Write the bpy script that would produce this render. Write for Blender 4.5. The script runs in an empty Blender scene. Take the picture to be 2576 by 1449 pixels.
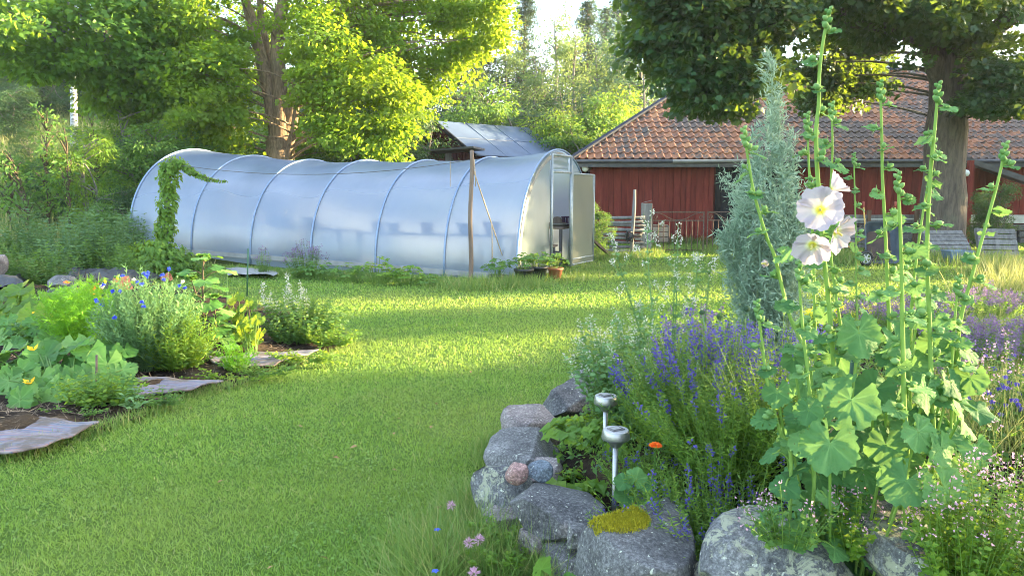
import bpy, bmesh, math, random
import numpy as np
from mathutils import Vector, Matrix, noise
random.seed(11)
R = np.random.default_rng(11)
rad = math.radians
SC = bpy.context.scene
COL = SC.collection

# ------------------------------------------------------------------ camera
FPX, CX, CY, HORIZON, CAM_H = 1860.0, 1288.0, 724.5, 485.0, 1.6
PITCH = math.atan((CY - HORIZON) / FPX)
cam_d = bpy.data.cameras.new('camera')
cam_d.sensor_width = 36.0
cam_d.lens = 36.0 * FPX / 2576.0
cam_d.clip_start = 0.05
cam_d.clip_end = 2000
cam = bpy.data.objects.new('camera', cam_d)
COL.objects.link(cam)
cam.location = (0, 0, CAM_H)
cam.rotation_euler = (rad(90) - PITCH, 0, 0)
SC.camera = cam

# ------------------------------------------------------------------ sky, sun, exposure
SUN_AZ, SUN_EL = rad(12), rad(11.5)        # azimuth from +X towards +Y
world = bpy.data.worlds.new("World")
SC.world = world
world.use_nodes = True
wn, wl = world.node_tree.nodes, world.node_tree.links
bg = wn['Background']
sky = wn.new('ShaderNodeTexSky')
sky.sky_type = 'NISHITA'
sky.sun_disc = False
sky.sun_elevation = SUN_EL
sky.sun_rotation = rad(90) - SUN_AZ
sky.air_density = 1.0
sky.dust_density = 1.5
sky.ozone_density = 1.0
tc = wn.new('ShaderNodeTexCoord')
cl = wn.new('ShaderNodeTexNoise')
cl.inputs['Scale'].default_value = 3.2
cl.inputs['Detail'].default_value = 6
cl.inputs['Roughness'].default_value = 0.6
mp = wn.new('ShaderNodeMapping')
mp.inputs['Scale'].default_value = (1, 1, 3.5)
wl.new(tc.outputs['Generated'], mp.inputs['Vector'])
wl.new(mp.outputs['Vector'], cl.inputs['Vector'])
rp = wn.new('ShaderNodeValToRGB')
rp.color_ramp.elements[0].position = 0.47
rp.color_ramp.elements[0].color = (0, 0, 0, 1)
rp.color_ramp.elements[1].position = 0.70
rp.color_ramp.elements[1].color = (1, 1, 1, 1)
wl.new(cl.outputs['Fac'], rp.inputs['Fac'])
cmix = wn.new('ShaderNodeMix')
cmix.data_type = 'RGBA'
wl.new(rp.outputs['Color'], cmix.inputs['Factor'])
wl.new(sky.outputs['Color'], cmix.inputs['A'])
cmix.inputs['B'].default_value = (4.2, 4.5, 5.2, 1)
wl.new(cmix.outputs['Result'], bg.inputs['Color'])
bg.inputs['Strength'].default_value = 0.15

sun_d = bpy.data.lights.new('sun', 'SUN')
sun_d.energy = 5.0
sun_d.angle = rad(0.5)
sun_d.color = (1.0, 0.77, 0.40)
sun = bpy.data.objects.new('sun', sun_d)
COL.objects.link(sun)
sd = Vector((math.cos(SUN_AZ) * math.cos(SUN_EL), math.sin(SUN_AZ) * math.cos(SUN_EL), math.sin(SUN_EL)))
sun.rotation_euler = sd.to_track_quat('Z', 'Y').to_euler()
sun.location = (30, 15, 20)

SC.view_settings.view_transform = 'Standard'
SC.view_settings.look = 'None'
SC.view_settings.gamma = 1
SC.view_settings.use_curve_mapping = False
SC.view_settings.exposure = 2.95
SC.render.engine = 'CYCLES'
SC.cycles.max_bounces = 8
SC.cycles.transparent_max_bounces = 12
SC.cycles.transmission_bounces = 6
SC.cycles.diffuse_bounces = 4
SC.cycles.use_denoising = True
SC.cycles.caustics_reflective = False
SC.cycles.caustics_refractive = False
SC.cycles.filter_width = 1.0

# ------------------------------------------------------------------ survey helpers: a sighted bearing (u,v) to a point in the garden
CP, SP = math.cos(PITCH), math.sin(PITCH)
def ray(u, v):
    xr, yr = (u - CX) / FPX, (CY - v) / FPX
    return np.array([xr, CP + yr * SP, -SP + yr * CP])
def at(u, v, y):                      # point on the bearing at distance y north
    d = ray(u, v)
    return np.array([0, 0, CAM_H]) + d * (y / d[1])
def onz(u, v, z=0.0):                 # point on the bearing at height z
    d = ray(u, v)
    return np.array([0, 0, CAM_H]) + d * ((z - CAM_H) / d[2])
def pm(n, y):                         # n sighting units in metres at distance y
    return n * y / FPX
def smooth(a, b, x):
    t = np.clip((x - a) / (b - a), 0, 1)
    return t * t * (3 - 2 * t)
def gz(x, y):                         # terrain height
    x = np.asarray(x, float); y = np.asarray(y, float)
    hill = smooth(-7.0, -15.0, x) * np.maximum(0, y - 18.5) * 0.235
    back = smooth(34, 70, y) * 2.5
    h = np.minimum(hill, 9.0) + back + 0.02 * np.sin(x * .9 + 1.3) * np.cos(y * .7)
    return h
def unit(a):
    a = np.asarray(a, float)
    return a / np.maximum(np.linalg.norm(a, axis=-1, keepdims=True), 1e-9)

# ------------------------------------------------------------------ mesh accumulator
class MB:
    def __init__(s):
        s.V, s.F, s.T, s.n = [], [], [], 0
    def add(s, V, Fs, t=0.5):
        V = np.asarray(V, float).reshape(-1, 3)
        if not isinstance(Fs, list): Fs = [Fs]
        for f in Fs:
            f = np.asarray(f, np.int64)
            if f.size: s.F.append(f + s.n)
        s.V.append(V)
        s.T.append(np.full(len(V), t) if np.isscalar(t) else np.asarray(t, float))
        s.n += len(V)
    def scatter(s, tpl, pos, ax, nr, size, t=None, wid=None, tv=None):
        V, Fs = tpl[:2]
        if len(tpl) > 2 and tv is None: tv = tpl[2]
        pos = np.asarray(pos, float).reshape(-1, 3)
        m = len(pos)
        if m == 0: return
        ax = unit(np.broadcast_to(ax, (m, 3)))
        nr = np.broadcast_to(nr, (m, 3))
        z = unit(nr - (nr * ax).sum(1, keepdims=True) * ax + 1e-6)
        x = np.cross(ax, z)
        size = np.broadcast_to(np.asarray(size, float), (m,))
        w = size if wid is None else np.broadcast_to(np.asarray(wid, float), (m,))
        P = (pos[:, None, :] + (V[None, :, 0:1] * w[:, None, None]) * x[:, None, :]
             + (V[None, :, 1:2] * size[:, None, None]) * ax[:, None, :]
             + (V[None, :, 2:3] * size[:, None, None]) * z[:, None, :])
        k = len(V)
        if t is None: t = R.random(m)
        t = np.broadcast_to(np.asarray(t, float), (m,))
        T = np.repeat(t, k)
        if tv is not None: T = np.clip(T + np.tile(tv, m), 0, 1)
        off = (np.arange(m) * k)[:, None, None]
        s.add(P.reshape(-1, 3), [(np.asarray(f)[None] + off).reshape(-1, np.asarray(f).shape[1]) for f in Fs], T)
    def tube(s, path, r, sides=6, t=0.5, cap=True):
        path = np.asarray(path, float)
        n = len(path)
        r = np.broadcast_to(np.asarray(r, float), (n,))
        tan = unit(np.gradient(path, axis=0))
        ref = np.array([0, 0, 1.0]) if abs(tan[0][2]) < .9 else np.array([1.0, 0, 0])
        u = unit(np.cross(tan[0], ref))
        a = np.arange(sides) * 2 * math.pi / sides
        rings = []
        for i in range(n):
            u = unit(u - np.dot(u, tan[i]) * tan[i])
            w = np.cross(tan[i], u)
            rings.append(path[i] + r[i] * (np.cos(a)[:, None] * u + np.sin(a)[:, None] * w))
        V = np.concatenate(rings)
        F = []
        for i in range(n - 1):
            for j in range(sides):
                k = (j + 1) % sides
                F.append((i * sides + j, i * sides + k, (i + 1) * sides + k, (i + 1) * sides + j))
        Fs = [np.array(F)]
        if cap:
            Fs.append(np.array([list(range(sides))[::-1], [(n - 1) * sides + j for j in range(sides)]]))
        s.add(V, Fs, t)
    def box(s, c, d, ax=None, t=0.5):     # centre, full dims, optional 3x3 axes rows
        sx, sy, sz = np.asarray(d, float) / 2
        V = np.array([(x, y, z) for x in (-sx, sx) for y in (-sy, sy) for z in (-sz, sz)])
        if ax is not None: V = V @ np.asarray(ax)
        F = np.array([(0, 1, 3, 2), (4, 6, 7, 5), (0, 4, 5, 1), (2, 3, 7, 6), (0, 2, 6, 4), (1, 5, 7, 3)])
        s.add(V + np.asarray(c), F, t)
    def bar(s, a, b, w, h, t=0.5, up=(0, 0, 1)):
        a, b = np.asarray(a, float), np.asarray(b, float)
        y = unit(b - a); x = unit(np.cross(y, up)); z = np.cross(x, y)
        s.box((a + b) / 2, (w, np.linalg.norm(b - a), h), np.array([x, y, z]), t)
    def lathe(s, c, prof, sides=16, t=0.5, axis=None):
        # prof [(r,z)], axis rows optional
        a = np.arange(sides) * 2 * math.pi / sides
        V = np.array([(r * math.cos(q), r * math.sin(q), z) for r, z in prof for q in a])
        if axis is not None: V = V @ np.asarray(axis)
        F = [(i * sides + j, i * sides + (j + 1) % sides, (i + 1) * sides + (j + 1) % sides, (i + 1) * sides + j)
             for i in range(len(prof) - 1) for j in range(sides)]
        s.add(V + np.asarray(c), np.array(F), t)
    def grid(s, P, t=0.5, wrap=False):    # P (n,m,3)
        n, m = P.shape[:2]
        i, j = np.meshgrid(np.arange(n - 1), np.arange(m - 1), indexing='ij')
        a = i * m + j
        F = np.stack([a, a + m, a + m + 1, a + 1], -1).reshape(-1, 4)
        s.add(P.reshape(-1, 3), F, t if np.isscalar(t) else np.asarray(t).reshape(-1))
    def build(s, name, mat, parent=None, base=None, smooth=False, bevel=0):
        off = np.zeros(3)
        p = parent
        while p is not None:
            off += np.array(p.location); p = p.parent
        if parent is None and base is not None: off = np.asarray(base, float)
        me = bpy.data.meshes.new(name)
        if s.V:
            V = np.concatenate(s.V) - off
            T = np.concatenate(s.T)
            loops = np.concatenate([f.ravel() for f in s.F])
            sizes = np.concatenate([np.full(len(f), f.shape[1]) for f in s.F])
            me.vertices.add(len(V)); me.vertices.foreach_set('co', V.astype(np.float32).ravel())
            me.loops.add(len(loops)); me.loops.foreach_set('vertex_index', loops.astype(np.int32))
            st = np.concatenate([[0], np.cumsum(sizes)[:-1]])
            me.polygons.add(len(sizes)); me.polygons.foreach_set('loop_start', st.astype(np.int32))
            at_ = me.attributes.new('tint', 'FLOAT', 'POINT'); at_.data.foreach_set('value', T.astype(np.float32))
            me.update(calc_edges=True)
            me.polygons.foreach_set('use_smooth', np.full(len(sizes), bool(smooth)))
            me.validate()
        me.materials.append(mat)
        o = bpy.data.objects.new(name, me)
        COL.objects.link(o)
        if parent is not None: o.parent = parent
        elif base is not None: o.location = tuple(base)
        if bevel:
            b = o.modifiers.new('bevel', 'BEVEL'); b.width = bevel; b.segments = 2; b.limit_method = 'ANGLE'
        return o

def tag(o, label=None, cat=None, group=None, kind=None):
    for k, v in (('label', label), ('category', cat), ('group', group), ('kind', kind)):
        if v: o[k] = v
    return o
def thing(name, label, cat, loc, group=None, kind=None):
    o = bpy.data.objects.new(name, None)
    o.empty_display_size = .1
    COL.objects.link(o); o.location = tuple(np.asarray(loc, float))
    return tag(o, label, cat, group, kind)
def dup(root, loc, rz=0, sc=1.0, label=None, group=None):
    def cp(o, par):
        c = o.copy(); COL.objects.link(c)
        if par is not None: c.parent = par
        for ch in KIDS.get(o.name, []): cp(ch, c)
        return c
    KIDS = {}
    for o in COL.objects:
        if o.parent is not None: KIDS.setdefault(o.parent.name, []).append(o)
    r = cp(root, None)
    r.location = tuple(loc); r.rotation_euler = (0, 0, rz)
    r.scale = (sc, sc, sc) if np.isscalar(sc) else sc
    if label: r['label'] = label
    if group: r['group'] = group
    return r

# ------------------------------------------------------------------ materials
def newmat(name):
    m = bpy.data.materials.new(name); m.use_nodes = True
    nt = m.node_tree
    return m, nt, nt.nodes['Principled BSDF'], nt.nodes['Material Output']
def ramp(nt, fac, stops, interp='LINEAR'):
    r = nt.nodes.new('ShaderNodeValToRGB'); e = r.color_ramp.elements
    r.color_ramp.interpolation = interp
    while len(e) < len(stops): e.new(.5)
    for q, (p, c) in zip(e, stops):
        q.position = p; q.color = (*c, 1) if len(c) == 3 else c
    nt.links.new(fac, r.inputs['Fac'])
    return r.outputs['Color']
def noise_tex(nt, scale, detail=4, rough=.55, vec=None, out='Fac', stretch=None, dist=0):
    n = nt.nodes.new('ShaderNodeTexNoise')
    n.inputs['Scale'].default_value = scale; n.inputs['Detail'].default_value = detail
    n.inputs['Roughness'].default_value = rough; n.inputs['Distortion'].default_value = dist
    if vec is None:
        t = nt.nodes.new('ShaderNodeTexCoord'); vec = t.outputs['Object']
    if stretch:
        mp = nt.nodes.new('ShaderNodeMapping'); mp.inputs['Scale'].default_value = stretch
        nt.links.new(vec, mp.inputs['Vector']); vec = mp.outputs['Vector']
    nt.links.new(vec, n.inputs['Vector'])
    return n.outputs[out]
def mixc(nt, fac, a, b, mode='MIX'):
    m = nt.nodes.new('ShaderNodeMix'); m.data_type = 'RGBA'; m.blend_type = mode
    for k, v in (('Factor', fac), ('A', a), ('B', b)):
        if isinstance(v, (int, float)): m.inputs[k].default_value = v
        elif isinstance(v, tuple): m.inputs[k].default_value = (*v, 1)
        else: nt.links.new(v, m.inputs[k])
    return m.outputs['Result']
def bump(nt, h, strength=.4, dist=.02):
    b = nt.nodes.new('ShaderNodeBump'); b.inputs['Strength'].default_value = strength
    b.inputs['Distance'].default_value = dist
    nt.links.new(h, b.inputs['Height'])
    return b.outputs['Normal']
def tint(nt):
    a = nt.nodes.new('ShaderNodeAttribute'); a.attribute_name = 'tint'
    return a.outputs['Fac']
def worldpos(nt):
    return nt.nodes.new('ShaderNodeNewGeometry').outputs['Position']

def leafmat(name, stops, tr=(.30, .42, .03), mix=.42, rough=.5, spec=.35, patch=None, rugose=0, spots=0):
    m, nt, b, out = newmat(name)
    if rugose: nt.links.new(bump(nt, noise_tex(nt, rugose, 4, .6, vec=worldpos(nt)), .7, .006), b.inputs['Normal'])
    c = ramp(nt, tint(nt), stops)
    if patch:
        f = noise_tex(nt, patch[0], 3, vec=worldpos(nt))
        f2 = ramp(nt, f, [(.42, (0, 0, 0)), (.62, (1, 1, 1))])
        c = mixc(nt, f2, c, mixc(nt, .55, c, patch[1]))
    if spots:
        f3 = noise_tex(nt, spots, 2, .6, vec=worldpos(nt)); f4 = noise_tex(nt, spots * .22, 3, .6, vec=worldpos(nt))
        c = mixc(nt, ramp(nt, f4, [(.35, (.45, .45, .45)), (.65, (0, 0, 0))]), c, mixc(nt, 1.0, c, (.55, .6, .5), 'MULTIPLY'))
        c = mixc(nt, ramp(nt, f3, [(.69, (0, 0, 0)), (.73, (.8, .8, .8))]), c, (.10, .08, .02))
    nt.links.new(c, b.inputs['Base Color'])
    b.inputs['Roughness'].default_value = rough
    b.inputs['Specular IOR Level'].default_value = spec
    t = nt.nodes.new('ShaderNodeBsdfTranslucent')
    nt.links.new(mixc(nt, .5, tr, mixc(nt, 1.0, c, tr, 'ADD')), t.inputs['Color'])
    ms = nt.nodes.new('ShaderNodeMixShader'); ms.inputs['Fac'].default_value = mix
    nt.links.new(b.outputs[0], ms.inputs[1]); nt.links.new(t.outputs[0], ms.inputs[2])
    nt.links.new(ms.outputs[0], out.inputs['Surface'])
    return m
def flat(name, c1, c2=None, scale=12, rough=.6, metal=0, bmp=0, stretch=None, detail=5, spec=.5, tinted=0, bdist=.01):
    m, nt, b, out = newmat(name)
    c2 = c2 or tuple(x * .6 for x in c1)
    f = noise_tex(nt, scale, detail, stretch=stretch)
    c = ramp(nt, f, [(.32, c2), (.66, c1)])
    if tinted:
        c = mixc(nt, tinted, c, ramp(nt, tint(nt), [(0, (.25, .25, .25)), (1, (1, 1, 1))]), 'MULTIPLY')
    nt.links.new(c, b.inputs['Base Color'])
    b.inputs['Roughness'].default_value = rough; b.inputs['Metallic'].default_value = metal
    b.inputs['Specular IOR Level'].default_value = spec
    if bmp: nt.links.new(bump(nt, f, bmp, bdist), b.inputs['Normal'])
    return m

M = {}
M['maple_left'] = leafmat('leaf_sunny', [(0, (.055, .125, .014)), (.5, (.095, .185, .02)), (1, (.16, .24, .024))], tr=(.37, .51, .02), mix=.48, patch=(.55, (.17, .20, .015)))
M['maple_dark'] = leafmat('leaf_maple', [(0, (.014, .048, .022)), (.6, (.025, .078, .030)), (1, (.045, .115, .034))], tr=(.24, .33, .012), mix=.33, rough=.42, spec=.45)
M['leaf_mid'] = leafmat('leaf_mid', [(0, (.04, .10, .022)), (.6, (.07, .16, .032)), (1, (.12, .23, .04))], tr=(.25, .38, .04), mix=.38)
M['leaf_left_lit'] = leafmat('leaf_left_lit', [(0, (.05, .12, .02)), (.6, (.085, .185, .03)), (1, (.14, .26, .04))], tr=(.34, .48, .03), mix=.46)  # mid leaf green lightened: sunlight on this crown put into the colour
M['leaf_dark'] = leafmat('leaf_dark', [(0, (.018, .05, .02)), (.7, (.035, .085, .03)), (1, (.06, .12, .035))], tr=(.15, .25, .04), mix=.3)
M['leaf_lime'] = leafmat('leaf_lime', [(0, (.06, .14, .018)), (.6, (.10, .22, .025)), (1, (.17, .28, .03))], tr=(.36, .44, .03), mix=.42)
M['leaf_blue'] = leafmat('leaf_bluegreen', [(0, (.03, .075, .045)), (.6, (.05, .11, .06)), (1, (.08, .15, .08))], tr=(.18, .28, .08), mix=.33)
M['leaf_grey'] = leafmat('leaf_greygreen', [(0, (.15, .245, .18)), (.6, (.25, .355, .265)), (1, (.37, .47, .365))], tr=(.28, .36, .22), mix=.3, rough=.7, spec=.2)
M['leaf_mint'] = leafmat('leaf_mint', [(0, (.07, .16, .06)), (.6, (.13, .26, .10)), (1, (.22, .36, .16))], tr=(.28, .40, .12), mix=.36, rough=.65, spec=.2)
M['pine'] = leafmat('needle', [(0, (.025, .055, .025)), (.7, (.045, .085, .035)), (1, (.08, .12, .05))], tr=(.12, .18, .05), mix=.2)
M['aspen'] = leafmat('leaf_aspen', [(0, (.05, .10, .035)), (.6, (.085, .15, .05)), (1, (.14, .20, .06))], tr=(.28, .36, .08), mix=.36)
M['hollyhock'] = leafmat('leaf_hollyhock', [(0, (.045, .14, .045)), (.55, (.080, .205, .065)), (1, (.17, .33, .11))], tr=(.24, .40, .10), mix=.28, rough=.7, spec=.25, rugose=70, spots=60)
M['holly_stem'] = leafmat('stem_hollyhock', [(0, (.16, .30, .06)), (1, (.26, .40, .10))], tr=(.3, .4, .1), mix=.2, rough=.7, spec=.2)
M['squash'] = leafmat('leaf_squash', [(0, (.05, .15, .028)), (.55, (.088, .235, .042)), (1, (.20, .36, .09))], tr=(.28, .42, .06), mix=.32, rough=.6, rugose=40, spots=30)
M['dill'] = leafmat('leaf_dill', [(0, (.08, .24, .012)), (1, (.15, .36, .02))], tr=(.28, .46, .02), mix=.4)
M['stem_green'] = leafmat('stem_green', [(0, (.08, .17, .03)), (1, (.15, .26, .05))], mix=.2)
M['stem_brown'] = flat('stem_brown', (.10, .07, .04), (.05, .035, .02), 30, .8)
M['grass'] = leafmat('grass_blade', [(0, (.08, .165, .032)), (.45, (.15, .27, .05)), (.85, (.23, .335, .07)), (1, (.38, .36, .16))], tr=(.30, .42, .05), mix=.34, rough=.55, patch=(.35, (.25, .28, .08)))
M['long_grass'] = leafmat('long_grass_blade', [(0, (.06, .15, .03)), (.6, (.12, .24, .05)), (.85, (.24, .30, .09)), (1, (.42, .36, .17))], tr=(.34, .40, .08), mix=.3)
M['hay_grass'] = leafmat('hay_grass_blade', [(0, (.10, .18, .04)), (.5, (.24, .28, .08)), (1, (.50, .42, .20))], tr=(.4, .4, .12), mix=.35)
def petal(name, c, c2=None, mix=.3, rough=.6):
    return leafmat(name, [(0, c2 or c), (1, c)], tr=c, mix=mix, rough=rough, spec=.15)
M['blue_flower'] = petal('petal_blue', (.13, .105, .40), (.07, .06, .25))
M['cornflower'] = petal('petal_cornflower', (.08, .14, .75), (.05, .07, .5))
M['white_flower'] = petal('petal_white', (.68, .66, .58), (.42, .41, .35))
M['pink_flower'] = petal('petal_pink', (.62, .40, .52), (.40, .22, .32))
M['purple_flower'] = petal('petal_purple', (.30, .20, .36), (.12, .07, .15))
M['orange_flower'] = petal('petal_orange', (.85, .22, .02), (.6, .05, .01))
M['yellow_flower'] = petal('petal_yellow', (.85, .55, .04), (.8, .40, .02))
M['lime_flower'] = petal('petal_lime', (.55, .58, .05), (.40, .42, .04))

M['holly_bud'] = leafmat('bud_hollyhock', [(0, (.11, .24, .07)), (1, (.22, .36, .13))], tr=(.3, .42, .12), mix=.2, rough=.75, spec=.15)
# ------------------------------------------------------------------ building materials
def mat_film(name, c=(.74, .78, .84), see=.34, rough=.30, ct=None):
    ct = ct or c
    m, nt, b, out = newmat(name)
    nt.nodes.remove(b)
    f = noise_tex(nt, .9, 4, stretch=(1, 1, .5))
    f2 = noise_tex(nt, 6, 5, .6)
    hn = nt.nodes.new('ShaderNodeMath'); hn.operation = 'ADD'
    nt.links.new(f, hn.inputs[0]); nt.links.new(f2, hn.inputs[1])
    nrm = bump(nt, hn.outputs[0], .22, .05)
    d = nt.nodes.new('ShaderNodeBsdfDiffuse'); d.inputs['Color'].default_value = (*c, 1)
    t = nt.nodes.new('ShaderNodeBsdfTranslucent'); t.inputs['Color'].default_value = (*ct, 1)
    g = nt.nodes.new('ShaderNodeBsdfGlossy'); g.inputs['Roughness'].default_value = .22; g.inputs['Color'].default_value = (.9, .93, 1, 1)
    r = nt.nodes.new('ShaderNodeBsdfRefraction'); r.inputs['IOR'].default_value = 1.25
    r.inputs['Roughness'].default_value = rough; r.inputs['Color'].default_value = (.93, .95, .97, 1)
    nt.links.new(nrm, g.inputs['Normal'])
    m1 = nt.nodes.new('ShaderNodeMixShader'); m1.inputs[0].default_value = .42
    nt.links.new(d.outputs[0], m1.inputs[1]); nt.links.new(t.outputs[0], m1.inputs[2])
    m2 = nt.nodes.new('ShaderNodeMixShader')
    nt.links.new(ramp(nt, f, [(.3, (see * .7,) * 3), (.7, (see * 1.2,) * 3)]), m2.inputs[0])
    nt.links.new(m1.outputs[0], m2.inputs[1]); nt.links.new(r.outputs[0], m2.inputs[2])
    lw = nt.nodes.new('ShaderNodeLayerWeight'); lw.inputs['Blend'].default_value = .35
    nt.links.new(nrm, lw.inputs['Normal'])
    m3 = nt.nodes.new('ShaderNodeMixShader')
    mr = nt.nodes.new('ShaderNodeMapRange'); mr.inputs['To Min'].default_value = .03; mr.inputs['To Max'].default_value = .20
    nt.links.new(lw.outputs['Facing'], mr.inputs['Value']); nt.links.new(mr.outputs[0], m3.inputs[0])
    nt.links.new(m2.outputs[0], m3.inputs[1]); nt.links.new(g.outputs[0], m3.inputs[2])
    nt.links.new(m3.outputs[0], out.inputs['Surface'])
    return m
def mat_boards(name, c1, c2, wear=(.30, .24, .22)):
    m, nt, b, out = newmat(name)
    f = noise_tex(nt, 3.0, 6, .65, stretch=(4, 4, .5))
    c = ramp(nt, f, [(.3, c2), (.68, c1)])
    c = mixc(nt, .55, c, ramp(nt, tint(nt), [(0, (.45, .42, .42)), (1, (1, 1, 1))]), 'MULTIPLY')
    g = noise_tex(nt, 26, 4, .7, stretch=(3, 3, .25))
    c = mixc(nt, ramp(nt, g, [(.62, (0, 0, 0)), (.78, (.55, .55, .55))]), c, wear)
    nt.links.new(c, b.inputs['Base Color']); b.inputs['Roughness'].default_value = .85
    b.inputs['Specular IOR Level'].default_value = .2
    nt.links.new(bump(nt, g, .35, .01), b.inputs['Normal'])
    return m
def mat_tile():
    m, nt, b, out = newmat('clay_tile')
    c = ramp(nt, tint(nt), [(0, (.06, .05, .05)), (.18, (.12, .08, .065)), (.42, (.23, .10, .055)), (.75, (.32, .14, .07)), (1, (.41, .20, .095))])
    f = noise_tex(nt, .55, 5, .6)
    f2 = noise_tex(nt, 5, 5, .7)
    s = nt.nodes.new('ShaderNodeMath'); s.operation = 'ADD'
    nt.links.new(f, s.inputs[0]); nt.links.new(f2, s.inputs[1])
    k = ramp(nt, s.outputs[0], [(.94, (0, 0, 0)), (1.14, (.85, .85, .85))])
    c = mixc(nt, k, c, (.085, .08, .075))
    f3 = noise_tex(nt, 14, 3, .6)
    c = mixc(nt, ramp(nt, f3, [(.70, (0, 0, 0)), (.76, (.8, .8, .8))]), c, (.34, .34, .30))
    nt.links.new(c, b.inputs['Base Color']); b.inputs['Roughness'].default_value = .8
    nt.links.new(bump(nt, f2, .4, .01), b.inputs['Normal'])
    return m
def mat_bark(name, c1, c2, sc=9):
    m, nt, b, out = newmat(name)
    f = noise_tex(nt, sc, 6, .65, stretch=(1.6, 1.6, .28), dist=.6)
    c = ramp(nt, f, [(.30, c2), (.62, c1)])
    l = noise_tex(nt, 2.2, 4)
    c = mixc(nt, ramp(nt, l, [(.52, (0, 0, 0)), (.72, (.4, .4, .4))]), c, (.16, .17, .11))
    nt.links.new(c, b.inputs['Base Color']); b.inputs['Roughness'].default_value = .9
    nt.links.new(bump(nt, f, .9, .05), b.inputs['Normal'])
    return m
def mat_rock(name, base, dark, lich, amount, warm=(.25, .18, .16)):
    m, nt, b, out = newmat(name)
    n1 = noise_tex(nt, 5, 8, .65)
    c = ramp(nt, n1, [(.30, dark), (.55, base), (.75, tuple(x * 1.35 for x in base))])
    n2 = noise_tex(nt, 2.6, 3)
    c = mixc(nt, ramp(nt, n2, [(.55, (0, 0, 0)), (.7, (.6, .6, .6))]), c, warm)
    fine = noise_tex(nt, 75, 4, .75)
    c = mixc(nt, .75, c, ramp(nt, fine, [(.32, (.25, .25, .26)), (.5, (.85, .85, .85)), (.66, (2.0, 2.0, 1.95))]), 'MULTIPLY')
    n3 = noise_tex(nt, 15, 7, .78, dist=.6)
    v = nt.nodes.new('ShaderNodeTexVoronoi'); v.inputs['Scale'].default_value = 34
    t = nt.nodes.new('ShaderNodeTexCoord'); nt.links.new(t.outputs['Object'], v.inputs['Vector'])
    c = mixc(nt, ramp(nt, n3, [(.72 - amount, (0, 0, 0)), (.78 - amount, (.85, .85, .85))]), c, lich)
    sp = noise_tex(nt, 46, 3, .5)
    c = mixc(nt, ramp(nt, sp, [(.66, (0, 0, 0)), (.70, (.9, .9, .9))]), c, (.46, .48, .40))
    nt.links.new(c, b.inputs['Base Color']); b.inputs['Roughness'].default_value = .88
    b.inputs['Specular IOR Level'].default_value = .3
    h = nt.nodes.new('ShaderNodeMath'); h.operation = 'MULTIPLY_ADD'; h.inputs[1].default_value = .35
    nt.links.new(fine, h.inputs[0]); nt.links.new(n1, h.inputs[2])
    nt.links.new(bump(nt, h.outputs[0], .8, .02), b.inputs['Normal'])
    return m
M['film'] = mat_film('plastic_film', (.275, .355, .51), .36, .50, (.52, .60, .76))
M['end_film'] = mat_film('mesh_film', (.24, .30, .29), .42, .30)
M['hoop'] = flat('hoop_steel', (.21, .29, .43), (.16, .23, .35), 8, .45, .3)
M['galv'] = flat('galvanised', (.42, .46, .48), (.30, .34, .36), 10, .45, .5)
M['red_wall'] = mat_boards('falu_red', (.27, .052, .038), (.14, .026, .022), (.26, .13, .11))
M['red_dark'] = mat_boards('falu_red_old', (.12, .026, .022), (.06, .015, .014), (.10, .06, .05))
M['black_door'] = mat_boards('black_boards', (.020, .021, .026), (.012, .012, .015), (.04, .04, .045))
M['tile'] = mat_tile()
M['slate'] = flat('blue_black_sheet', (.035, .04, .06), (.02, .025, .04), 4, .85, spec=.15)
M['gutter'] = flat('gutter_sheet', (.10, .105, .12), (.06, .06, .07), 5, .5, .2)
M['pale_sheet'] = flat('pale_gutter', (.30, .30, .30), (.2, .2, .2), 5, .5)
M['white_wash'] = flat('lime_wash', (.62, .62, .58), (.42, .42, .38), 5, .85, bmp=.3)
M['metal_roof'] = flat('sheet_roof', (.085, .125, .205), (.06, .09, .155), 1.2, .6, .05, detail=6)
M['grey_wood'] = mat_boards('weathered_wood', (.30, .30, .30), (.13, .13, .13), (.42, .42, .38))
M['brown_wood'] = mat_boards('brown_wood', (.22, .14, .09), (.10, .06, .04), (.30, .24, .18))
M['grey_brown'] = mat_boards('grey_brown_wood', (.26, .20, .16), (.12, .09, .07), (.36, .32, .28))
M['pale_wood'] = mat_boards('pale_wood', (.42, .34, .26), (.26, .20, .15), (.5, .46, .4))
M['iron'] = flat('rusty_iron', (.20, .13, .10), (.07, .06, .055), 30, .75, .4)
M['stone_dark'] = mat_rock('footing_stone', (.14, .14, .14), (.06, .06, .06), (.2, .22, .16), .1)
M['rubber'] = flat('black_plastic', (.022, .023, .027), (.014, .014, .016), 20, .45)
M['terracotta'] = flat('terracotta', (.45, .17, .09), (.34, .12, .06), 12, .8, bmp=.15)
M['rope'] = flat('rope', (.42, .34, .24), (.25, .19, .13), 60, .9)
M['wire'] = flat('wire', (.10, .10, .10), (.06, .06, .06), 20, .6)
M['bark_maple'] = mat_bark('bark_maple', (.15, .12, .095), (.05, .04, .034))
M['bark_lime'] = mat_bark('bark_lime', (.34, .24, .16), (.10, .07, .05))
M['bark_pine'] = mat_bark('bark_pine', (.26, .15, .10), (.10, .07, .055), 6)
M['bark_grey'] = mat_bark('bark_grey', (.22, .20, .18), (.09, .08, .07))
M['bark_birch'] = flat('bark_birch', (.72, .72, .72), (.10, .09, .09), 5, .8, stretch=(1, 1, 3.5), detail=3)
M['globe_lamp'] = flat('opal_glass', (.78, .80, .80), (.70, .72, .72), 3, .25)
M['barrow_tray'] = flat('painted_tray', (.10, .13, .17), (.06, .08, .11), 6, .5)
M['barrow_rust'] = flat('rusty_floor', (.09, .055, .045), (.05, .035, .03), 8, .8)
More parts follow.
